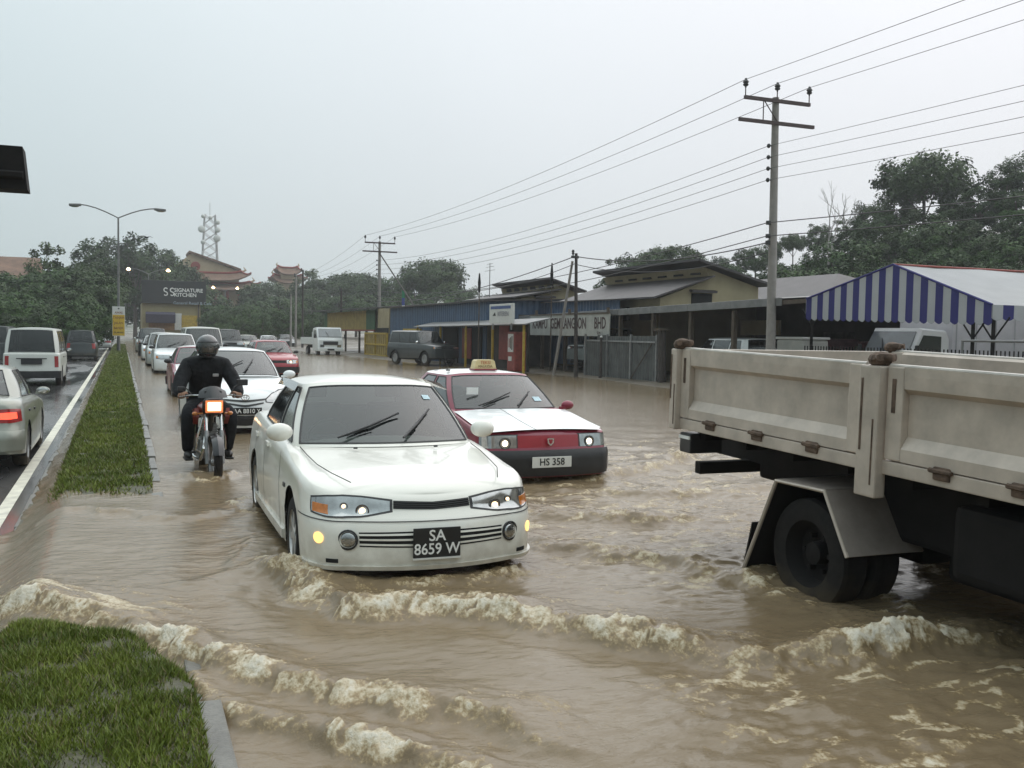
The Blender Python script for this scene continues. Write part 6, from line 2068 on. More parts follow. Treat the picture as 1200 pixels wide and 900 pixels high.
# low wall piece and clutter behind the fence
def clutter():
    cols = [(.20, .09, .10), (.12, .14, .06), (.06, .06, .065), (.25, .19, .10), (.05, .07, .09)]
    k = 0
    for (px, py, X, w, h) in ((975, 400, 24, 1.4, 1.5), (1005, 400, 25, 1.2, 1.2), (700, 415, 21.5, 1.6, 1.0), (660, 420, 21.2, 1.2, .8), (735, 415, 22, 1.5, 1.1), (1030, 402, 24.5, 1.0, 1.4), (610, 418, 18.2, .7, 1.0)):
        q = AX(px, py, X)
        box_thing('crate', ['maroon crate behind the picket fence', 'olive crate behind the picket fence beside the maroon one', 'black crate inside the workshop by the parked off-roader', 'tan crate inside the workshop', 'blue-grey crate inside the workshop beside the sheet fence', 'dark crate behind the picket fence near the box lorry', 'dark tan crate between the blue shed and the workshop'][k], 'crate', (X, q.y, gz(X, q.y) + h / 2), (w, w, h), pm('crate_paint_%d' % k, cols[k % 5], rough=.7, var=.3, scale=4), lambda t, w=w, h=h: [MB().box((-w / 2 - .01, 0, z), (.03, w, .08)).build('batten', m_wood, t) for z in (h * .2, h * .5, h * .8)])
        k += 1


clutter()

# ------------------------------------------------------------------ shops and roofs beyond the end of the road
m_blackboard = pm('black_fascia', (0.020, 0.021, 0.024), rough=0.5, var=0.2, scale=.4)
m_shopc = pm('shop_cream', (0.33, 0.28, 0.16), rough=0.8, var=0.15, scale=.3)
m_tile = pm('brown_tile_roof', (0.16, 0.095, 0.065), rough=0.8, var=0.3, scale=.8)
m_temple = pm('temple_cream', (0.42, 0.33, 0.22), rough=0.8, var=0.15, scale=.4)


def kitchen_shop():
    Y = 125.0
    a, b = AY(166, 330, Y), AY(241, 357, Y)
    g0 = gz(6, Y)
    t = thing('kitchen_shop', 'cream and yellow shop with a tall black fascia at the end of the road', 'shop', (a.x, Y, g0)); off = Vector((a.x, Y, g0))
    W = b.x - a.x
    zf = b.z - g0; zt_ = a.z - g0 + .2
    MB().box((W / 2 - .3, 4, zf / 2), (W - .6, 8, zf)).build('wall', m_shopc, t)
    f = MB().box((W / 2, -.3, (zf + zt_) / 2), (W, .5, zt_ - zf), b=.03).build('fascia', m_blackboard, t)
    def P(px, py):
        q = AY(px, py, Y - .6); return Vector((q.x, q.y, q.z)) - off
    q = P(222, 341)
    ink = m_white_ink
    text_part('SIGNATURE', .62, ink, f, (P(204, 340).x, -.56, P(204, 340).z), (R(90), 0, 0), align='LEFT', sx=1.0, bold=.012)
    text_part('KITCHEN', .62, ink, f, (P(204, 346).x, -.56, P(204, 345.5).z), (R(90), 0, 0), align='LEFT', sx=.98, bold=.012)
    lg = P(198, 343)
    for s in (-1, 1):                     # the paired rounded strokes of the emblem
        pts = [lg + Vector((s * .36 + .20 * math.cos(R(q_)), -.02, .33 + .22 * math.sin(R(q_)))) for q_ in range(30, 271, 30)] + [lg + Vector((s * .36 + .20 * math.cos(R(q_)), -.02, -.12 + .22 * math.sin(R(q_)))) for q_ in range(90, -151, -30)]
        MB().tube([Vector((p.x, -.57, p.z)) for p in pts], .07, 5).build('emblem_stroke', ink, f)
    text_part('General Retail & Cafe', .50, pm('pale_blue_ink', (.35, .42, .48), var=.1), f, (P(203, 355).x, -.56, P(203, 355).z), (R(90), 0, 0), align='LEFT', sx=1.0)
    MB().box((P(188, 372).x, -.9, P(188, 372).z), (3.3, 1.4, 1.05), Matrix.Rotation(R(12), 3, 'X')).build('awning', pm('purple_awning', (.055, .05, .085), rough=.7, var=.2), t)
    MB().box((P(222, 377).x, -.15, P(222, 378).z), (1.8, .3, 1.7)).build('yellow_panel', m_yellow, t)
    MB().box((P(209, 378).x, -.15, P(209, 377).z), (.8, .3, 2.0)).build('white_panel', m_signw, t)
    MB().box((P(190, 381).x, -.1, P(190, 382).z), (3.0, .2, 1.0)).build('shop_opening', pm('amber_interior', (.28, .15, .05), rough=.7, var=.4), t)
    MB().box((P(233, 372).x, -.2, P(233, 370).z), (.15, .2, 3.4)).build('pillar', m_wood, t)


kitchen_shop()


def curved_roof(t, c, w, d, h, up_, mat, eave):
    """chinese style roof: ridge along x with upturned eave corners"""
    rows = []
    n, m = 12, 12
    for i in range(n + 1):
        v = i / n * 2 - 1
        row = []
        for j in range(m + 1):
            u = j / m * 2 - 1
            z = h * (1 - abs(v)) ** 1.25 + up_ * (abs(u) ** 3) * (abs(v) ** 2) + up_ * .5 * abs(u) ** 4
            row.append(Vector((c[0] + u * w / 2 * (.82 + .18 * abs(v)), c[1] + v * d / 2, c[2] + z)))
        rows.append(row)
    o_ = MB().grid(rows).build('roof', mat, t, smooth=True)
    sol = o_.modifiers.new('thickness', 'SOLIDIFY'); sol.thickness = .25
    MB().tube([rows[n // 2][j] + Vector((0, 0, .15)) for j in range(m + 1)], .22, 6).build('ridge', m_signr, o_)
    for s in (0, m):
        MB().tube([rows[i][s] + Vector((0, 0, .1)) for i in range(n + 1)], .18, 6).build('hip', m_signr, o_)
    for s in (-1, 1):
        MB().tube([(c[0] + s * w * .41, c[1], c[2] + h + up_ * .5), (c[0] + s * w * .46, c[1], c[2] + h + up_ * .9), (c[0] + s * w * .43, c[1], c[2] + h + up_ * 1.5)], [.25, .2, .06], 6).build('finial', m_temple, o_)
    return o_


def temple():
    Y = 200.0
    a, ap, b = AY(196, 326, Y), AY(224, 297, Y), AY(287, 327, Y)
    g0 = gz(16, Y)
    t = thing('temple', 'cream temple hall with brown upturned roofs on the rise', 'temple', (16, Y, g0))
    cx = (a.x + b.x) / 2 - 16; W = b.x - a.x
    z1 = b.z - g0
    MB().box((cx, 6, z1 / 2), (W * .86, 10, z1)).build('hall', m_temple, t)
    MB().prism([Vector((a.x - 16, -.2, z1 + .8)), Vector((ap.x - 16, -.2, ap.z - g0)), Vector((b.x - 17.5, -.2, z1 + 1.6)), Vector((b.x - 17.5, -.2, z1 + .8))], (0, 9, 0)).build('gable', m_temple, t)
    slab([Vector((ap.x - 16.4, -.8, ap.z - g0 + .1)), Vector((b.x - 16.8, -.8, z1 + 1.55)), Vector((b.x - 16.8, 10, z1 + 1.55)), Vector((ap.x - 16.4, 10, ap.z - g0 + .1))], .4, (0, 0, 1)).build('roof', m_tile, t)
    MB().lathe([(.9, 0), (.75, -.1), (0.01, -.1)], (ap.x - 16 + .8, -.25, ap.z - g0 - 2.4), 'Y', 16).build('round_window', m_signr, t)
    curved_roof(t, (cx + .5, -1, z1 - .6), W * 1.02, 6.5, 1.4, 1.0, m_tile, 0)
    curved_roof(t, (cx + 1.5, -2, z1 - 2.4), W * 1.1, 7.5, 1.2, 1.0, m_tile, 0)
    for k in range(6):
        MB().tube([(cx - W * .36 + k * W * .15, -4.6, 0), (cx - W * .36 + k * W * .15, -4.6, z1 - 2.2)], .3, 8).build('column', m_signr, t)


temple()


def pagoda():
    Y = 230.0
    a, ap = AY(318, 330, Y), AY(336, 312, Y)
    b = AY(356, 330, Y)
    g0 = gz(35, Y)
    cx = (a.x + b.x) / 2
    t = thing('pagoda', 'small pagoda pavilion with tiered upturned roof on the wooded rise', 'temple', (cx, Y, g0))
    W = b.x - a.x
    zb = a.z - g0
    MB().box((0, 0, zb / 2), (W * .6, W * .6, zb)).build('hall', m_temple, t)
    curved_roof(t, (0, 0, zb - .3), W * 1.05, W, 1.6, .9, m_tile, 0)
    MB().box((0, 0, zb + 1.3), (W * .45, W * .45, 1.4)).build('upper_hall', m_temple, t)
    curved_roof(t, (0, 0, zb + 1.7), W * .75, W * .7, 1.5, .8, m_tile, 0)


pagoda()


def lattice_tower():
    Y = 260.0
    tp = AY(246, 252, Y); g0 = gz(tp.x, Y)
    t = thing('telecom_tower', 'pale lattice telecom tower with dish antennas above the temple', 'tower', (tp.x, Y, g0))
    H = tp.z - g0; m_tw = pm('tower_red_white', (.42, .40, .40), rough=.5, var=.3, scale=.2)
    w0, w1 = 2.6, 1.25
    N = 12
    def c(k, s): w = lerp(w0, w1, k / N); return Vector((s[0] * w, s[1] * w, H * k / N))
    cs = [(-1, -1), (1, -1), (1, 1), (-1, 1)]
    for s in cs:
        MB().tube([c(0, s), c(N, s)], .16, 6).build('leg', m_tw, t)
    for k in range(N):
        for i in range(4):
            MB().tube([c(k, cs[i]), c(k + 1, cs[(i + 1) % 4])], .08, 4).tube([c(k, cs[(i + 1) % 4]), c(k + 1, cs[i])], .08, 4).build('brace', m_tw, t)
    for (f, s, r_) in ((.98, -1, .5), (.93, 1, .6), (.86, -1.2, .9), (.86, 1.0, .7), (.78, .9, .9), (.74, -1, .6), (.97, 0, .5)):
        MB().lathe([(.01, -.3), (r_ * .6, -.2), (r_, 0), (r_, .25), (.01, .25)], (s * w1 * 1.4, -1.7, H * f), 'Y', 14).build('dish', m_signw, t)
    MB().tube([(0, 0, H), (0, 0, H + 3)], .07, 5).build('mast', m_tw, t)


lattice_tower()


def left_house():
    Y = 112.0
    a, b = AY(-30, 298, Y), AY(50, 302, Y)
    g0 = gz(-12, Y)
    t = thing('bank_house', 'house with long brown tiled roof on the bank above the trees', 'house', (a.x, Y, g0))
    W = b.x - a.x; z = a.z - g0
    MB().box((W / 2, 5, (z - 2.6) / 2), (W - .8, 9, z - 2.6)).build('wall', m_temple, t)
    slab([Vector((-.5, -1, z - 2.7)), Vector((W + .4, -1, z - 2.7)), Vector((W - .5, 4.5, z)), Vector((-.5, 4.5, z))], .2).build('roof', m_tile, t)
    MB().box((W * .7, -.6, z - 3.3), (1.6, .3, .9)).build('window', m_dark, t)
    MB().box((W * .35, -.6, z - 3.3), (1.6, .3, .9)).build('window', m_dark, t)


left_house()

# ------------------------------------------------------------------ street furniture
m_lamp_on = pm('street_lamp_lit', (1, .9, .7), emit=(1.0, 0.70, 0.36), estr=14)
m_galv = pm('galvanised', (0.17, 0.17, 0.17), rough=0.5, metal=0.4, var=0.2)


def street_lamp(label, base, h, arm, lit, group='double-armed street lamps'):
    t = thing('street_lamp', label, 'street lamp', base, 0, group)
    MB().tube([(0, 0, 0), (0, 0, 1.2), (0, 0, h)], [.12, .09, .055], 10).build('post', m_galv, t, smooth=True)
    for s in (-1, 1):
        pts = [Vector((s * arm * f, 0, h + .75 * math.sin(f * PI / 2 * .95) - .0 * f)) for f in (0, .15, .35, .6, .85, 1)]
        MB().tube(pts, .04, 8).build('arm', m_galv, t, smooth=True)
        hd = MB().box((s * (arm + .32), 0, h + .70), (.75, .30, .16), Matrix.Rotation(s * .05, 3, 'Y'), b=.05).build('lamp_head', m_galv, t)
        MB().ball((s * (arm + .36), 0, h + .63), (.3, .13, .09 if not lit else .2), 10, 6).build('bulb', m_lamp_on if lit else m_lens, hd, smooth=True)
    return t


lb = G(139, 412, .10)
street_lamp('double-armed street lamp on the reservation carrying the yellow notice', (lb.x, lb.y, .08), 8.9, 2.3, False)
p = AY(174, 320, 150); g0 = gz(p.x, 150)
street_lamp('lit double-armed street lamp in front of the kitchen shop', (p.x, 150, g0), 9.4 - g0, 2.3, True)
p = AY(264, 342, 185); g0 = gz(p.x, 185)
street_lamp('lit double-armed street lamp standing below the temple', (p.x, 185, g0), 8.6 - g0, 1.75, True)


def notice():
    Y = lb.y - .35
    a, b = AY(131.5, 359, Y), AY(146.5, 394, Y)
    w, h = b.x - a.x, a.z - b.z
    t = thing('notice_board', 'yellow warning notice with white top fixed below the street lamp', 'sign', ((a.x + b.x) / 2, Y, b.z))
    MB().box((0, 0, h / 2), (w, .04, h), b=.008).build('board', m_signw, t)
    MB().box((0, -.024, h * .37), (w * .94, .008, h * .70)).build('yellow_field', pm('notice_yellow', (.55, .36, .03), rough=.5, var=.1), t)
    ink = pm('notice_brown', (.20, .07, .02), rough=.5, var=.1)
    MB().lathe([(.05, 0), (.05, -.01), (.001, -.01)], (0, -.03, h * .93), 'Y', 14).build('black_dot', m_black_ink, t)
    for s_, f, sz in (('AWAS', .79, .20), ('TANAH', .62, .24), ('JALAN', .44, .22), ('BANJIR', .27, .22), ('DILARANG', .12, .14)):
        text_part(s_, sz, m_black_ink if sz < .2 else ink, t, (0, -.03, h * f), (R(90), 0, 0), sx=.86, bold=.004)
    MB().box((0, .05, h * .5), (.05, .05, h * 1.02)).build('back_strap', m_galv, t)
    MB().tube([(0, .03, -b.z + .08), (0, .03, .05)], .04, 8).build('stand_pipe', m_galv, t)


notice()


def road_board(label, px0, py0, px1, py1, Y, mat):
    a, b = AY(px0, py0, Y), AY(px1, py1, Y)
    w, h = b.x - a.x, a.z - b.z
    g0 = gz((a.x + b.x) / 2, Y)
    t = thing('road_board', label, 'sign', ((a.x + b.x) / 2, Y, g0))
    z = b.z - g0
    MB().box((0, 0, z + h / 2), (w, .06, h), b=.01).build('board', mat, t)
    for k in range(3):
        MB().box((0, -.034, z + h * (.25 + .25 * k)), (w * .75, .008, h * .1)).build('lettering', m_signw if mat is m_signr else m_wood, t)
    for s in (-.35, .35):
        MB().tube([(s * w, .06, 0), (s * w, .06, z + h)], .035, 6).build('post', m_galv, t)


road_board('small red board among the verge trees', 26, 368, 40, 376, 93, m_signr)
road_board('small white board among the verge trees', 46.5, 365, 60, 377, 93, m_signg)


def gantry():
    Y = 9.0
    a, b = AY(28, 175, Y), AY(34, 225, Y)
    t = thing('gantry_arm', 'end of a dark steel gantry arm reaching over the wet lane', 'gantry', (-9.6, Y, 0))
    x1, x2 = a.x + 9.6, b.x + 9.6
    MB().prism([Vector((0, -.14, b.z)), Vector((x2, -.14, b.z)), Vector((x1, -.14, a.z)), Vector((0, -.14, a.z))], (0, .28, 0)).build('arm', m_chassis, t)
    MB().tube([(0, 0, -.1), (0, 0, a.z + .2)], .16, 12).build('post', m_chassis, t)
    MB().tube([(0, -.15, (a.z + b.z) / 2 - .06), (x2 - .03, -.15, (a.z + b.z) / 2 - .06)], .035, 6).build('conduit', m_chassis, t)


gantry()

# ------------------------------------------------------------------ power poles and wires
PX_ = 18.35


def insulator(t, p, r=.085, h=.28):
    MB().lathe([(.02, 0), (.03, .05), (r * .8, .06), (r, .10), (r * .7, .13), (r * 1.1, .17), (r * .8, .21), (.04, .24), (.03, h)], p, 'Z', 10).build('insulator', m_trim, t, smooth=True)


def power_pole(label, base, H, lean=0.0, stay=None):
    t = thing('power_pole', label, 'utility pole', base, 0, 'power poles along the yards')
    top = Vector((-lean * H, 0, H))
    MB().tube([(0, 0, 0), top], [.155, .10], 12).build('post', m_conc, t, smooth=True)
    M_ = pm('crossarm_steel', (.07, .045, .045), rough=.6, var=.3)
    for z, w in ((-.12, 1.18), (-.78, 1.35)):
        MB().box(top + Vector((0, -.10, z)), (2 * w, .09, .10)).build('cross_arm', M_, t)
    MB().tube([top + Vector((-.5, -.1, -.12)), top + Vector((0, -.1, -.72))], .018, 5).tube([top + Vector((-.5, -.1, -.12)), top + Vector((-.5, -.1, -.75))], .018, 5).build('arm_brace', M_, t)
    pins = []
    for x in (-1.15, -.02, 1.15):
        MB().tube([top + Vector((x, -.1, -.08)), top + Vector((x, -.1, .18))], .018, 6).build('pin', M_, t)
        insulator(t, top + Vector((x, -.1, .15)))
        pins.append(Vector(base) + top + Vector((x, -.1, .40)))
    sec = []
    for k in range(4):
        p = top + Vector((-.20, 0, -1.45 - .34 * k))
        MB().ball(p, (.06, .06, .07), 8, 6).tube([p, p + Vector((.16, 0, 0))], .015, 5).build('spool_insulator', m_trim, t)
        sec.append(Vector(base) + p)
    low = []
    for k, dz in enumerate((-3.75, -4.15, -4.35)):
        p = top + Vector((-.17, 0, dz)); MB().box(p + Vector((.05, 0, 0)), (.14, .08, .12)).build('cable_clamp', m_trim, t); low.append(Vector(base) + p)
    if stay is not None:
        MB().tube([top + Vector((0, 0, -.9)), Vector(stay) - Vector(base)], .05, 7).build('stay', m_pole, t)
    return pins, sec, low


pb = AX(905, 410, PX_); pt = AX(899.5, 118, PX_)
g1 = gz(PX_, pb.y)
P1 = power_pole('tall concrete power pole with two cross arms behind the lorry', (PX_ + .1, pb.y + .2, g1), pt.z - g1, lean=.012)
p2 = AX(445, 283, PX_); g2 = gz(PX_, p2.y)
st = AX(498, 378, 17.6)
P2 = power_pole('distant concrete power pole with a slanting stay by the blue shed', (PX_, p2.y, g2), p2.z - g2, stay=st)
P0 = [[Vector((a.x, -28.0, a.z + .1)) for a in grp] for grp in P1]
P3 = [[Vector((a.x + 4, 132.0, a.z - .2)) for a in grp] for grp in P2]
m_wire = pm('wire', (.055, .05, .052), rough=.6, var=.05)


def wire(a, b, sag, r=.012, label='overhead line running between the power poles', n=18, group='overhead lines along the yards'):
    pts = [lerp(Vector(a), Vector(b), k / n) - Vector((0, 0, sag * 4 * (k / n) * (1 - k / n))) for k in range(n + 1)]
    o_ = MB().tube(pts, r, 4, cap=False).build('overhead_line', m_wire)
    tag(o_, label, 'cable', group)
    return o_


for grp in range(3):
    for i in range(len(P1[grp])):
        if grp == 2 and i == 2: continue
        nm = (('top line on the road-side pin', 'top line on the middle pin', 'top line on the yard-side pin'), ('uppermost spool line', 'second spool line', 'third spool line', 'lowest spool line'), ('upper thick cable', 'lower thick cable'))[grp][i]
        wire(P1[grp][i], P0[grp][i], (.35, .45, .6)[grp], (.008, .0065, .014)[grp], nm + ' running from the tall power pole over the lorry')
        wire(P2[grp][i], P1[grp][i], (.5, .7, .9)[grp], (.0095, .0085, .015)[grp], nm + ' running between the tall and the distant power pole')
        wire(P3[grp][i], P2[grp][i], (.6, .7, .8)[grp], .010, nm + ' running beyond the distant power pole')


def post(name, label, a, b, r0, r1, mat, cat='pole', extra=None, group=None):
    a, b = Vector(a), Vector(b)
    t = thing(name, label, cat, a, 0, group)
    MB().tube([Vector((0, 0, 0)), b - a], [r0, r1], 9).build('post', mat, t, smooth=True)
    if extra: extra(t, b - a)
    return t


def head_clamp(t, d):
    MB().box(d + Vector((-.05, 0, -.15)), (.3, .12, .10)).build('bracket', m_trim, t)
    insulator(t, d + Vector((-.14, 0, -.1)), .06, .2)


dp = AX(675, 297, 17.15)
post('timber_pole', 'thin dark timber pole in front of the sheet fence', (17.15, 36.1, -.05), (17.15, 36.3, dp.z), .085, .06, m_pole, extra=head_clamp)
sp_ = AX(671, 306, 17.15)
post('prop_pole', 'slanting prop pole leaning against the dark timber pole', (17.0, 38.0, -.05), sp_, .07, .05, m_conc)
for (px, y0, y1, X, lb_) in ((562, 320, 420, 17.0 - 1.3, 'thin mast wrapped in black rising through the blue lean-to'), (647, 308, 405, 18.0, 'thin mast wrapped in black beside the company board')):
    a, b = AX(px, y1, X), AX(px, y0, X)
    post('mast', lb_, (X, b.y, 0.0), b, .035, .02, m_wood, 'pole', lambda t, d: MB().tube([d * .80, d * .9, d * .995], [.05, .075, .03], 7).build('wrapped_flag', m_jacket, t))
for (px, y0, Y, lb_, mt) in ((355, 316, 95, 'dark pole beside the yard at the bend', m_pole), (347, 322, 97, 'pale pole close behind the dark pole at the bend', m_conc), (400, 338, 85, 'dark pole in front of the yellow shed boards', m_pole), (341, 345, 100, 'short pale pole at the bend', m_conc)):
    b = AY(px, y0, Y)
    post('timber_pole', lb_, (b.x, Y, gz(b.x, Y) - .05), b, .11, .08, mt, extra=head_clamp)
b = AX(706, 395, 17.9); a_ = AX(704, 440, 17.9)
post('crooked_post', 'crooked dark post leaning on the sheet fence', (17.75, 35.1, -.05), (17.85, b.y, b.z), .07, .05, m_pole, extra=lambda t, d: MB().ball(d, (.06, .06, .06), 8, 6).build('white_cap', m_signw, t))
b = AX(779, 395, 17.9)
post('dark_post', 'thick dark gate post at the end of the sheet fence', (18.0, 30.7, -.05), (18.0, 30.8, 1.95), .16, .15, m_pole, extra=lambda t, d: MB().box(d + Vector((0, 0, .02)), (.4, .4, .08)).build('cap', m_wood, t))
# low service cables to the timber poles
lc = Vector((17.1, 36.3, dp.z - .12))
wire(P1[2][1] + Vector((0, 0, -.2)), lc, .35, .018, 'service cable running to the thin dark timber pole', group='service cables to the timber pole')
wire(P1[2][1] + Vector((0, 0, -.5)), lc + Vector((0, .1, -.3)), .45, .014, 'thinner service cable hanging below the one to the timber pole', group='service cables to the timber pole')
wire(lc, P2[2][0] + Vector((0, 0, -.8)), .6, .02, 'service cable running from the timber pole along the blue shed')
wire(lc + Vector((0, 0, -.3)), Vector((15.9, 47, 3.8)), .25, .014, 'service cable dropping to the mast through the blue lean-to')
# long flag hanging from the stay
def flag():
    a, b = AX(477, 340, 17.9), AX(473, 375, 17.9)
    t = thing('pennant', 'long green white and red pennant hanging from the pole stay', 'flag', (b.x, b.y, b.z))
    h = a.z - b.z
    for k, m in enumerate((pm('pennant_red', (.40, .07, .10), rough=.8, var=.1), m_signw, pm('pennant_blue', (.07, .09, .30), rough=.8, var=.1), pm('pennant_green', (.04, .22, .12), rough=.8, var=.1))):
        z0, z1 = h * k / 4, h * (k + 1) / 4
        rows = [[Vector((.05 * math.sin(4 * u + z), (u - .5) * .42 + (z / h) * .25, z)) for u in (0, .25, .5, .75, 1)] for z in (z0, lerp(z0, z1, .33), lerp(z0, z1, .66), z1)]
        MB().grid(rows).build('band', m, t, smooth=True)
    MB().tube([(0, .25, h), (0.1, .3, h + .5)], .01, 5).build('cord', m_wire, t)


flag()
b = AX(565, 322, 20.5)
post('roof_aerial', 'thin television aerial on the smaller cream hall', (21.0, b.y, 3.8), (21.0, b.y, AX(565, 310, 21.0).z), .03, .02, m_galv, 'aerial', lambda t, d: [MB().tube([d * f + Vector((0, -w, 0)), d * f + Vector((0, w, 0))], .012, 4).build('element', m_galv, t) for f, w in ((.98, .5), (.9, .7), (.8, .9))])


def bird():
    p = AY(172, 278.5, 60)
    t = thing('bird', 'small dark bird flying above the trees', 'bird', p, .6)
    m = MB()
    m.ball((0, 0, 0), (.05, .16, .05), 10, 7).ball((0, .17, .02), (.035, .045, .035), 8, 6)
    m.grid([[Vector((0, -.14, 0)), Vector((.05, -.26, .0))], [Vector((0, -.16, .01)), Vector((-.05, -.26, 0))]])
    for s in (-1, 1):
        m.grid([[Vector((s * .03, .08, .02)), Vector((s * .03, -.07, .02))], [Vector((s * .20, .11, .10)), Vector((s * .20, -.05, .09))], [Vector((s * .40, .0, .03)), Vector((s * .38, -.06, .03))]])
    m.build('body', m_chassis, t, smooth=True)


bird()

# ------------------------------------------------------------------ trees
m_leaf = pm('foliage', (1, 1, 1), rough=0.6, var=0.05, attr='tint', spec=0.25)
m_bark = pm('bark', (0.075, 0.06, 0.048), rough=0.9, var=0.3, scale=3)


def tree_proto(seed, rx, rz_, zc, clumps, per, size, col, shell=.55, top_flat=0.0, cr=.30):
    """10 m tree: trunk mesh and a crown of leaf-sized quads in clumps"""
    rg = np.random.default_rng(seed)
    d = rg.standard_normal((clumps, 3)); d /= np.linalg.norm(d, axis=1)[:, None]
    rad = shell + (1 - shell) * rg.random(clumps) ** .6
    C = d * rad[:, None] * np.array([rx, rx, rz_])
    C[:, 2] = np.where(C[:, 2] > 0, C[:, 2] * (1 - top_flat), C[:, 2] * .8) + zc
    n = clumps * per
    ci = np.repeat(np.arange(clumps), per)
    crr = cr * rx * (0.7 + .6 * rg.random(clumps))[ci]
    P = rg.standard_normal((n, 3)); P /= np.linalg.norm(P, axis=1)[:, None]
    P = C[ci] + P * (crr * rg.random(n) ** .45)[:, None] * np.array([1, 1, .72])
    # leaf quads facing roughly outward and up
    N = (P - np.array([0, 0, zc - 1.0])); N /= np.linalg.norm(N, axis=1)[:, None]
    N = N + rg.standard_normal((n, 3)) * .55 + np.array([0, 0, .35]); N /= np.linalg.norm(N, axis=1)[:, None]
    A = np.cross(N, rg.standard_normal((n, 3))); A /= np.linalg.norm(A, axis=1)[:, None]
    B = np.cross(N, A)
    sz = (size * (.55 + .9 * rg.random(n)))[:, None]
    V = np.stack([P - A * sz, P - B * sz * .55, P + A * sz, P + B * sz * .55], 1).reshape(-1, 3)
    Fq = np.arange(4 * n).reshape(-1, 4)
    tone = (.75 + .5 * rg.random(clumps))[ci] * (.75 + .5 * rg.random(n))
    warm = (rg.random(clumps) * .5)[ci][:, None]
    c = np.array([col]) * tone[:, None] * (1 + warm * np.array([[.35, .12, -.1]]))
    Cc = np.repeat(np.concatenate([c, np.ones((n, 1))], 1), 4, 0)
    cro = obj_from_arrays('crown', V, Fq, m_leaf, smooth=False, attrs={'tint': ('FLOAT_COLOR', Cc)})
    tb = MB().tube([(0, 0, -.6), (.05, 0, zc * .35), (-.08, .1, zc * .75), (0, 0, zc)], [.24, .18, .14, .08], 8)
    for k in rg.choice(clumps, min(12, clumps), replace=False):
        h = zc * (.45 + .4 * rg.random()); e = C[k]
        tb.tube([(0, 0, h), tuple(lerp(Vector((0, 0, h)), Vector(e), .5) + Vector((0, 0, -.2))), tuple(e)], [.09, .06, .03], 5)
    tr = tb.build('trunk', m_bark)
    me = (tr.data, cro.data)
    bpy.data.objects.remove(tr); bpy.data.objects.remove(cro)
    return me


PROT = [tree_proto(1, 3.4, 3.2, 6.4, 60, 130, .17, (.032, .064, .014)),
        tree_proto(2, 2.5, 4.0, 5.8, 56, 120, .16, (.026, .054, .014)),
        tree_proto(3, 4.4, 2.3, 7.2, 70, 130, .17, (.036, .066, .017), shell=.5, top_flat=.1, cr=.26),
        tree_proto(4, 3.0, 3.4, 6.2, 40, 110, .17, (.040, .070, .017), shell=.4, cr=.24),
        tree_proto(5, 4.2, 4.6, 4.8, 80, 130, .18, (.030, .068, .012), shell=.6, cr=.25)]          # bushy to the ground
_n = {}


def tree(label, group, px, py, D, kind, wide=1.0, name='tree', hmin=4.0, zoff=0.0):
    q = AD(px, py, D)
    g0 = gz(q.x, q.y)
    h = max(hmin, q.z - g0)
    t = thing(name, label, 'tree' if name == 'tree' else 'bush', (q.x, q.y, g0), random.uniform(0, 6.28), group)
    top = (9.7, 9.9, 9.6, 9.7, 9.5)[kind]
    s = h / top
    sw = s * wide
    t.scale = (sw * random.uniform(.92, 1.08), sw * random.uniform(.92, 1.08), s)
    for nm, me in zip(('trunk', 'crown'), PROT[kind]):
        o_ = bpy.data.objects.new(nm, me); COL.objects.link(o_); o_.parent = t
    return t


random.seed(21)
GR = 'trees in the wood on the hill behind the yards'
LR = 'dark green tree in the wood on the hill behind the marquee'
for (px, py, D, k, w) in ((1086, 181, 92, 2, 1.0), (1052, 214, 96, 0, .9), (1018, 236, 100, 0, .9), (1120, 204, 100, 1, 1), (1150, 206, 88, 1, 1), (1178, 192, 92, 1, 1.0), (1206, 180, 96, 0, 1), (1240, 178, 92, 0, 1), (985, 256, 104, 3, 1), (958, 262, 108, 0, .9), (930, 276, 112, 2, .8), (905, 290, 116, 0, .9)):
    tree('big round-crowned tree standing high above the hill wood' if px == 1086 else LR, GR, px, py, D, k, w)
for row, (y0, D, n) in enumerate(((232, 86, 9), (262, 78, 10), (290, 70, 11), (312, 62, 10))):
    for i in range(n):
        px = 900 + (i + random.random()) * 340 / n
        sky_ = np.interp(px, [900, 960, 1020, 1086, 1150, 1240], [295, 264, 240, 186, 205, 182])
        tree(LR, GR, px, max(y0, sky_ + 18 + 14 * row) + random.uniform(-10, 14), D + random.uniform(-5, 5), random.choice((0, 1, 3, 4, 4)), 1.1)
GB = 'trees rising behind the cream halls'
for (px, py, D, k, w) in ((722, 300, 105, 3, 1.0), (748, 297, 100, 0, 1.0), (782, 287, 104, 2, 1.0), (808, 292, 108, 0, .9), (842, 302, 110, 0, 1), (868, 300, 114, 1, 1.1), (886, 296, 106, 0, 1), (855, 312, 96, 4, 1.1), (760, 312, 92, 4, 1.2), (818, 308, 98, 4, 1.0)):
    tree('grey-green tree rising behind the cream halls', GB, px, py, D, k, w)
GC_ = 'trees on the hazy rise beyond the sheds'
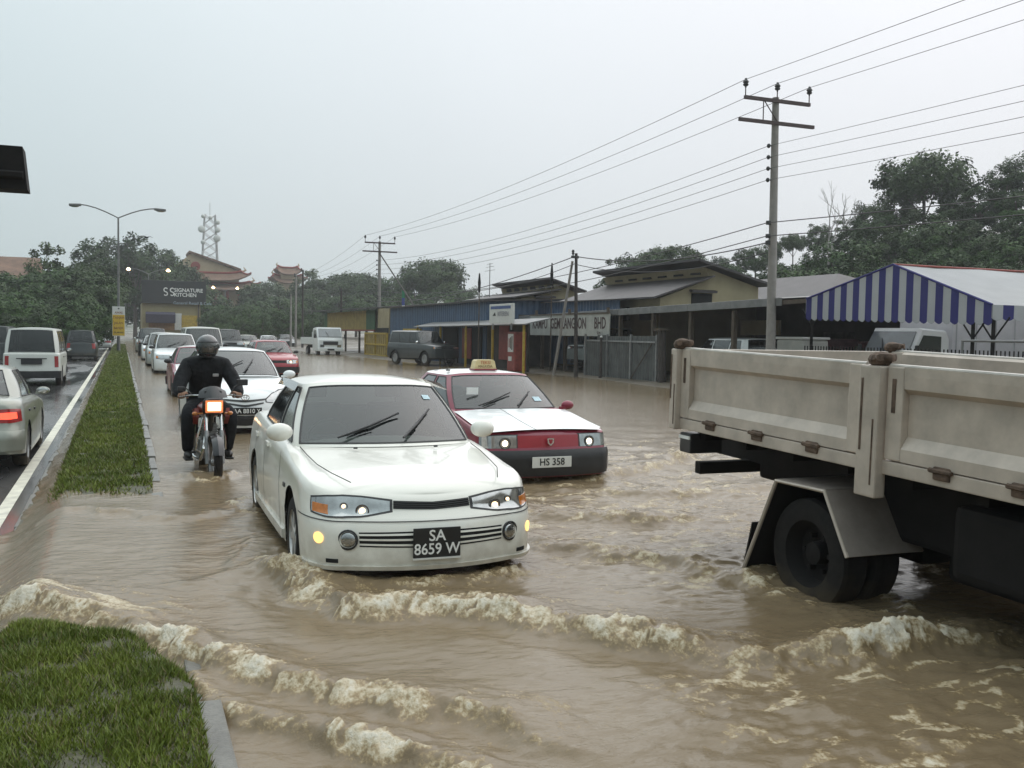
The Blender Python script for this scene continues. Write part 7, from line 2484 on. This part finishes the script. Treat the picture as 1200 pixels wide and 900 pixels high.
for (px, py, D, k, w) in ((508, 302, 150, 2, .9), (486, 314, 150, 0, 1.0), (532, 318, 145, 3, 1.0), (462, 324, 160, 0, 1), (548, 336, 140, 0, 1), (440, 326, 180, 0, 1.2), (418, 318, 190, 2, 1), (396, 322, 195, 1, 1.2), (378, 322, 185, 0, 1.1), (362, 314, 190, 3, .8), (352, 334, 180, 0, 1.2), (310, 330, 190, 0, 1.2), (296, 334, 180, 1, 1.3), (575, 345, 130, 0, 1.1), (600, 348, 125, 0, 1.1), (520, 335, 130, 4, 1.3), (475, 340, 135, 4, 1.3), (430, 342, 150, 4, 1.4), (398, 344, 150, 4, 1.3), (372, 346, 150, 4, 1.3), (330, 346, 160, 4, 1.4), (304, 350, 150, 4, 1.3), (555, 350, 115, 4, 1.2), (630, 350, 115, 0, 1.2), (322, 332, 205, 0, 1.2), (352, 332, 210, 4, 1.2)):
    tree('broad spreading tree rising above the blue shed' if px == 508 else 'hazy tree on the rise beyond the sheds', GC_, px, py, D, k, w)
GS = 'bushes beside the bend of the road'
for (px, py, D, w) in ((262, 356, 130, 1.0), (280, 356, 128, 1.1), (298, 356, 122, 1.2), (316, 358, 118, 1.1), (338, 360, 115, 1.1), (250, 362, 120, .9), (276, 366, 112, 1.0), (306, 368, 108, 1.0), (366, 366, 118, 1.0), (236, 348, 150, 1.0)):
    tree('leafy bush beside the bend of the road', GS, px, py, D, 4, w, 'bush', 2.0)
GL = 'trees on the verge of the dry carriageway'
LL = 'dark green tree on the verge of the dry carriageway'
for (px, py, D, k, w) in ((62, 283, 104, 3, .8), (88, 312, 100, 0, 1.1), (110, 282, 130, 1, .9), (130, 279, 165, 0, .9), (158, 274, 160, 1, .9), (112, 302, 108, 0, 1), (184, 290, 170, 0, 1.0), (205, 296, 178, 1, 1), (2, 300, 118, 3, .6), (176, 306, 165, 4, 1.0), (212, 312, 175, 0, 1), (228, 318, 172, 1, 1.0), (236, 330, 165, 4, 1.2)):
    tree('slender tree standing clear beside the brown tiled roof' if px == 62 else LL, GL, px, py, D, k, w)
for row, (y0, D, n) in enumerate(((318, 96, 7), (334, 84, 8), (352, 74, 8), (364, 68, 7))):
    for i in range(n):
        px = -20 + (i + random.random()) * (142 - row * 8) / n
        tree('bushy tree low on the verge of the dry carriageway', 'bushy trees low on the verge', px, y0 + random.uniform(-8, 8), D + random.uniform(-4, 4), random.choice((0, 4, 4)), 1.15, hmin=2.5)


def bare_tree():
    q = AD(972, 232, 88); g0 = gz(q.x, q.y); h = q.z - g0
    t = thing('bare_tree', 'leafless pale tree at the edge of the hill wood', 'tree', (q.x, q.y, g0))
    rg = random.Random(5)
    mb = MB()
    def grow(p, d, ln, r_, lvl):
        e = p + d * ln
        mb.tube([p, p + d * ln * .5 + Vector((rg.uniform(-.05, .05), rg.uniform(-.05, .05), 0)) * ln, e], [r_, r_ * .85, r_ * .65], 5)
        if lvl < 5:
            for _ in range(2 if lvl else 3):
                nd = (d + Vector((rg.uniform(-1, 1), rg.uniform(-1, 1), rg.uniform(-.1, .5))) * .62).normalized()
                grow(e, nd, ln * rg.uniform(.62, .85), r_ * .62, lvl + 1)
    grow(Vector((0, 0, -.3)), Vector((.05, 0, 1)), h * .36, .16, 0)
    mb.build('branches', m_conc, t)


bare_tree()

# ------------------------------------------------------------------ rain haze: one even box of air round everything
hm = bpy.data.materials.new('rain_haze'); hm.use_nodes = True
hn = hm.node_tree.nodes; hn.clear()
ho = hn.new('ShaderNodeOutputMaterial'); hv = hn.new('ShaderNodeVolumePrincipled')
hv.inputs['Color'].default_value = (0.93, 0.96, 1.0, 1)
hv.inputs['Density'].default_value = 0.00065
hv.inputs['Anisotropy'].default_value = 0.2
hm.node_tree.links.new(hv.outputs[0], ho.inputs['Volume'])
hz_o = MB().box((40, 130, 20), (420, 420, 44)).build('haze', hm)
tag(hz_o, 'thin grey rain haze hanging over the whole street', 'haze', kind='stuff')
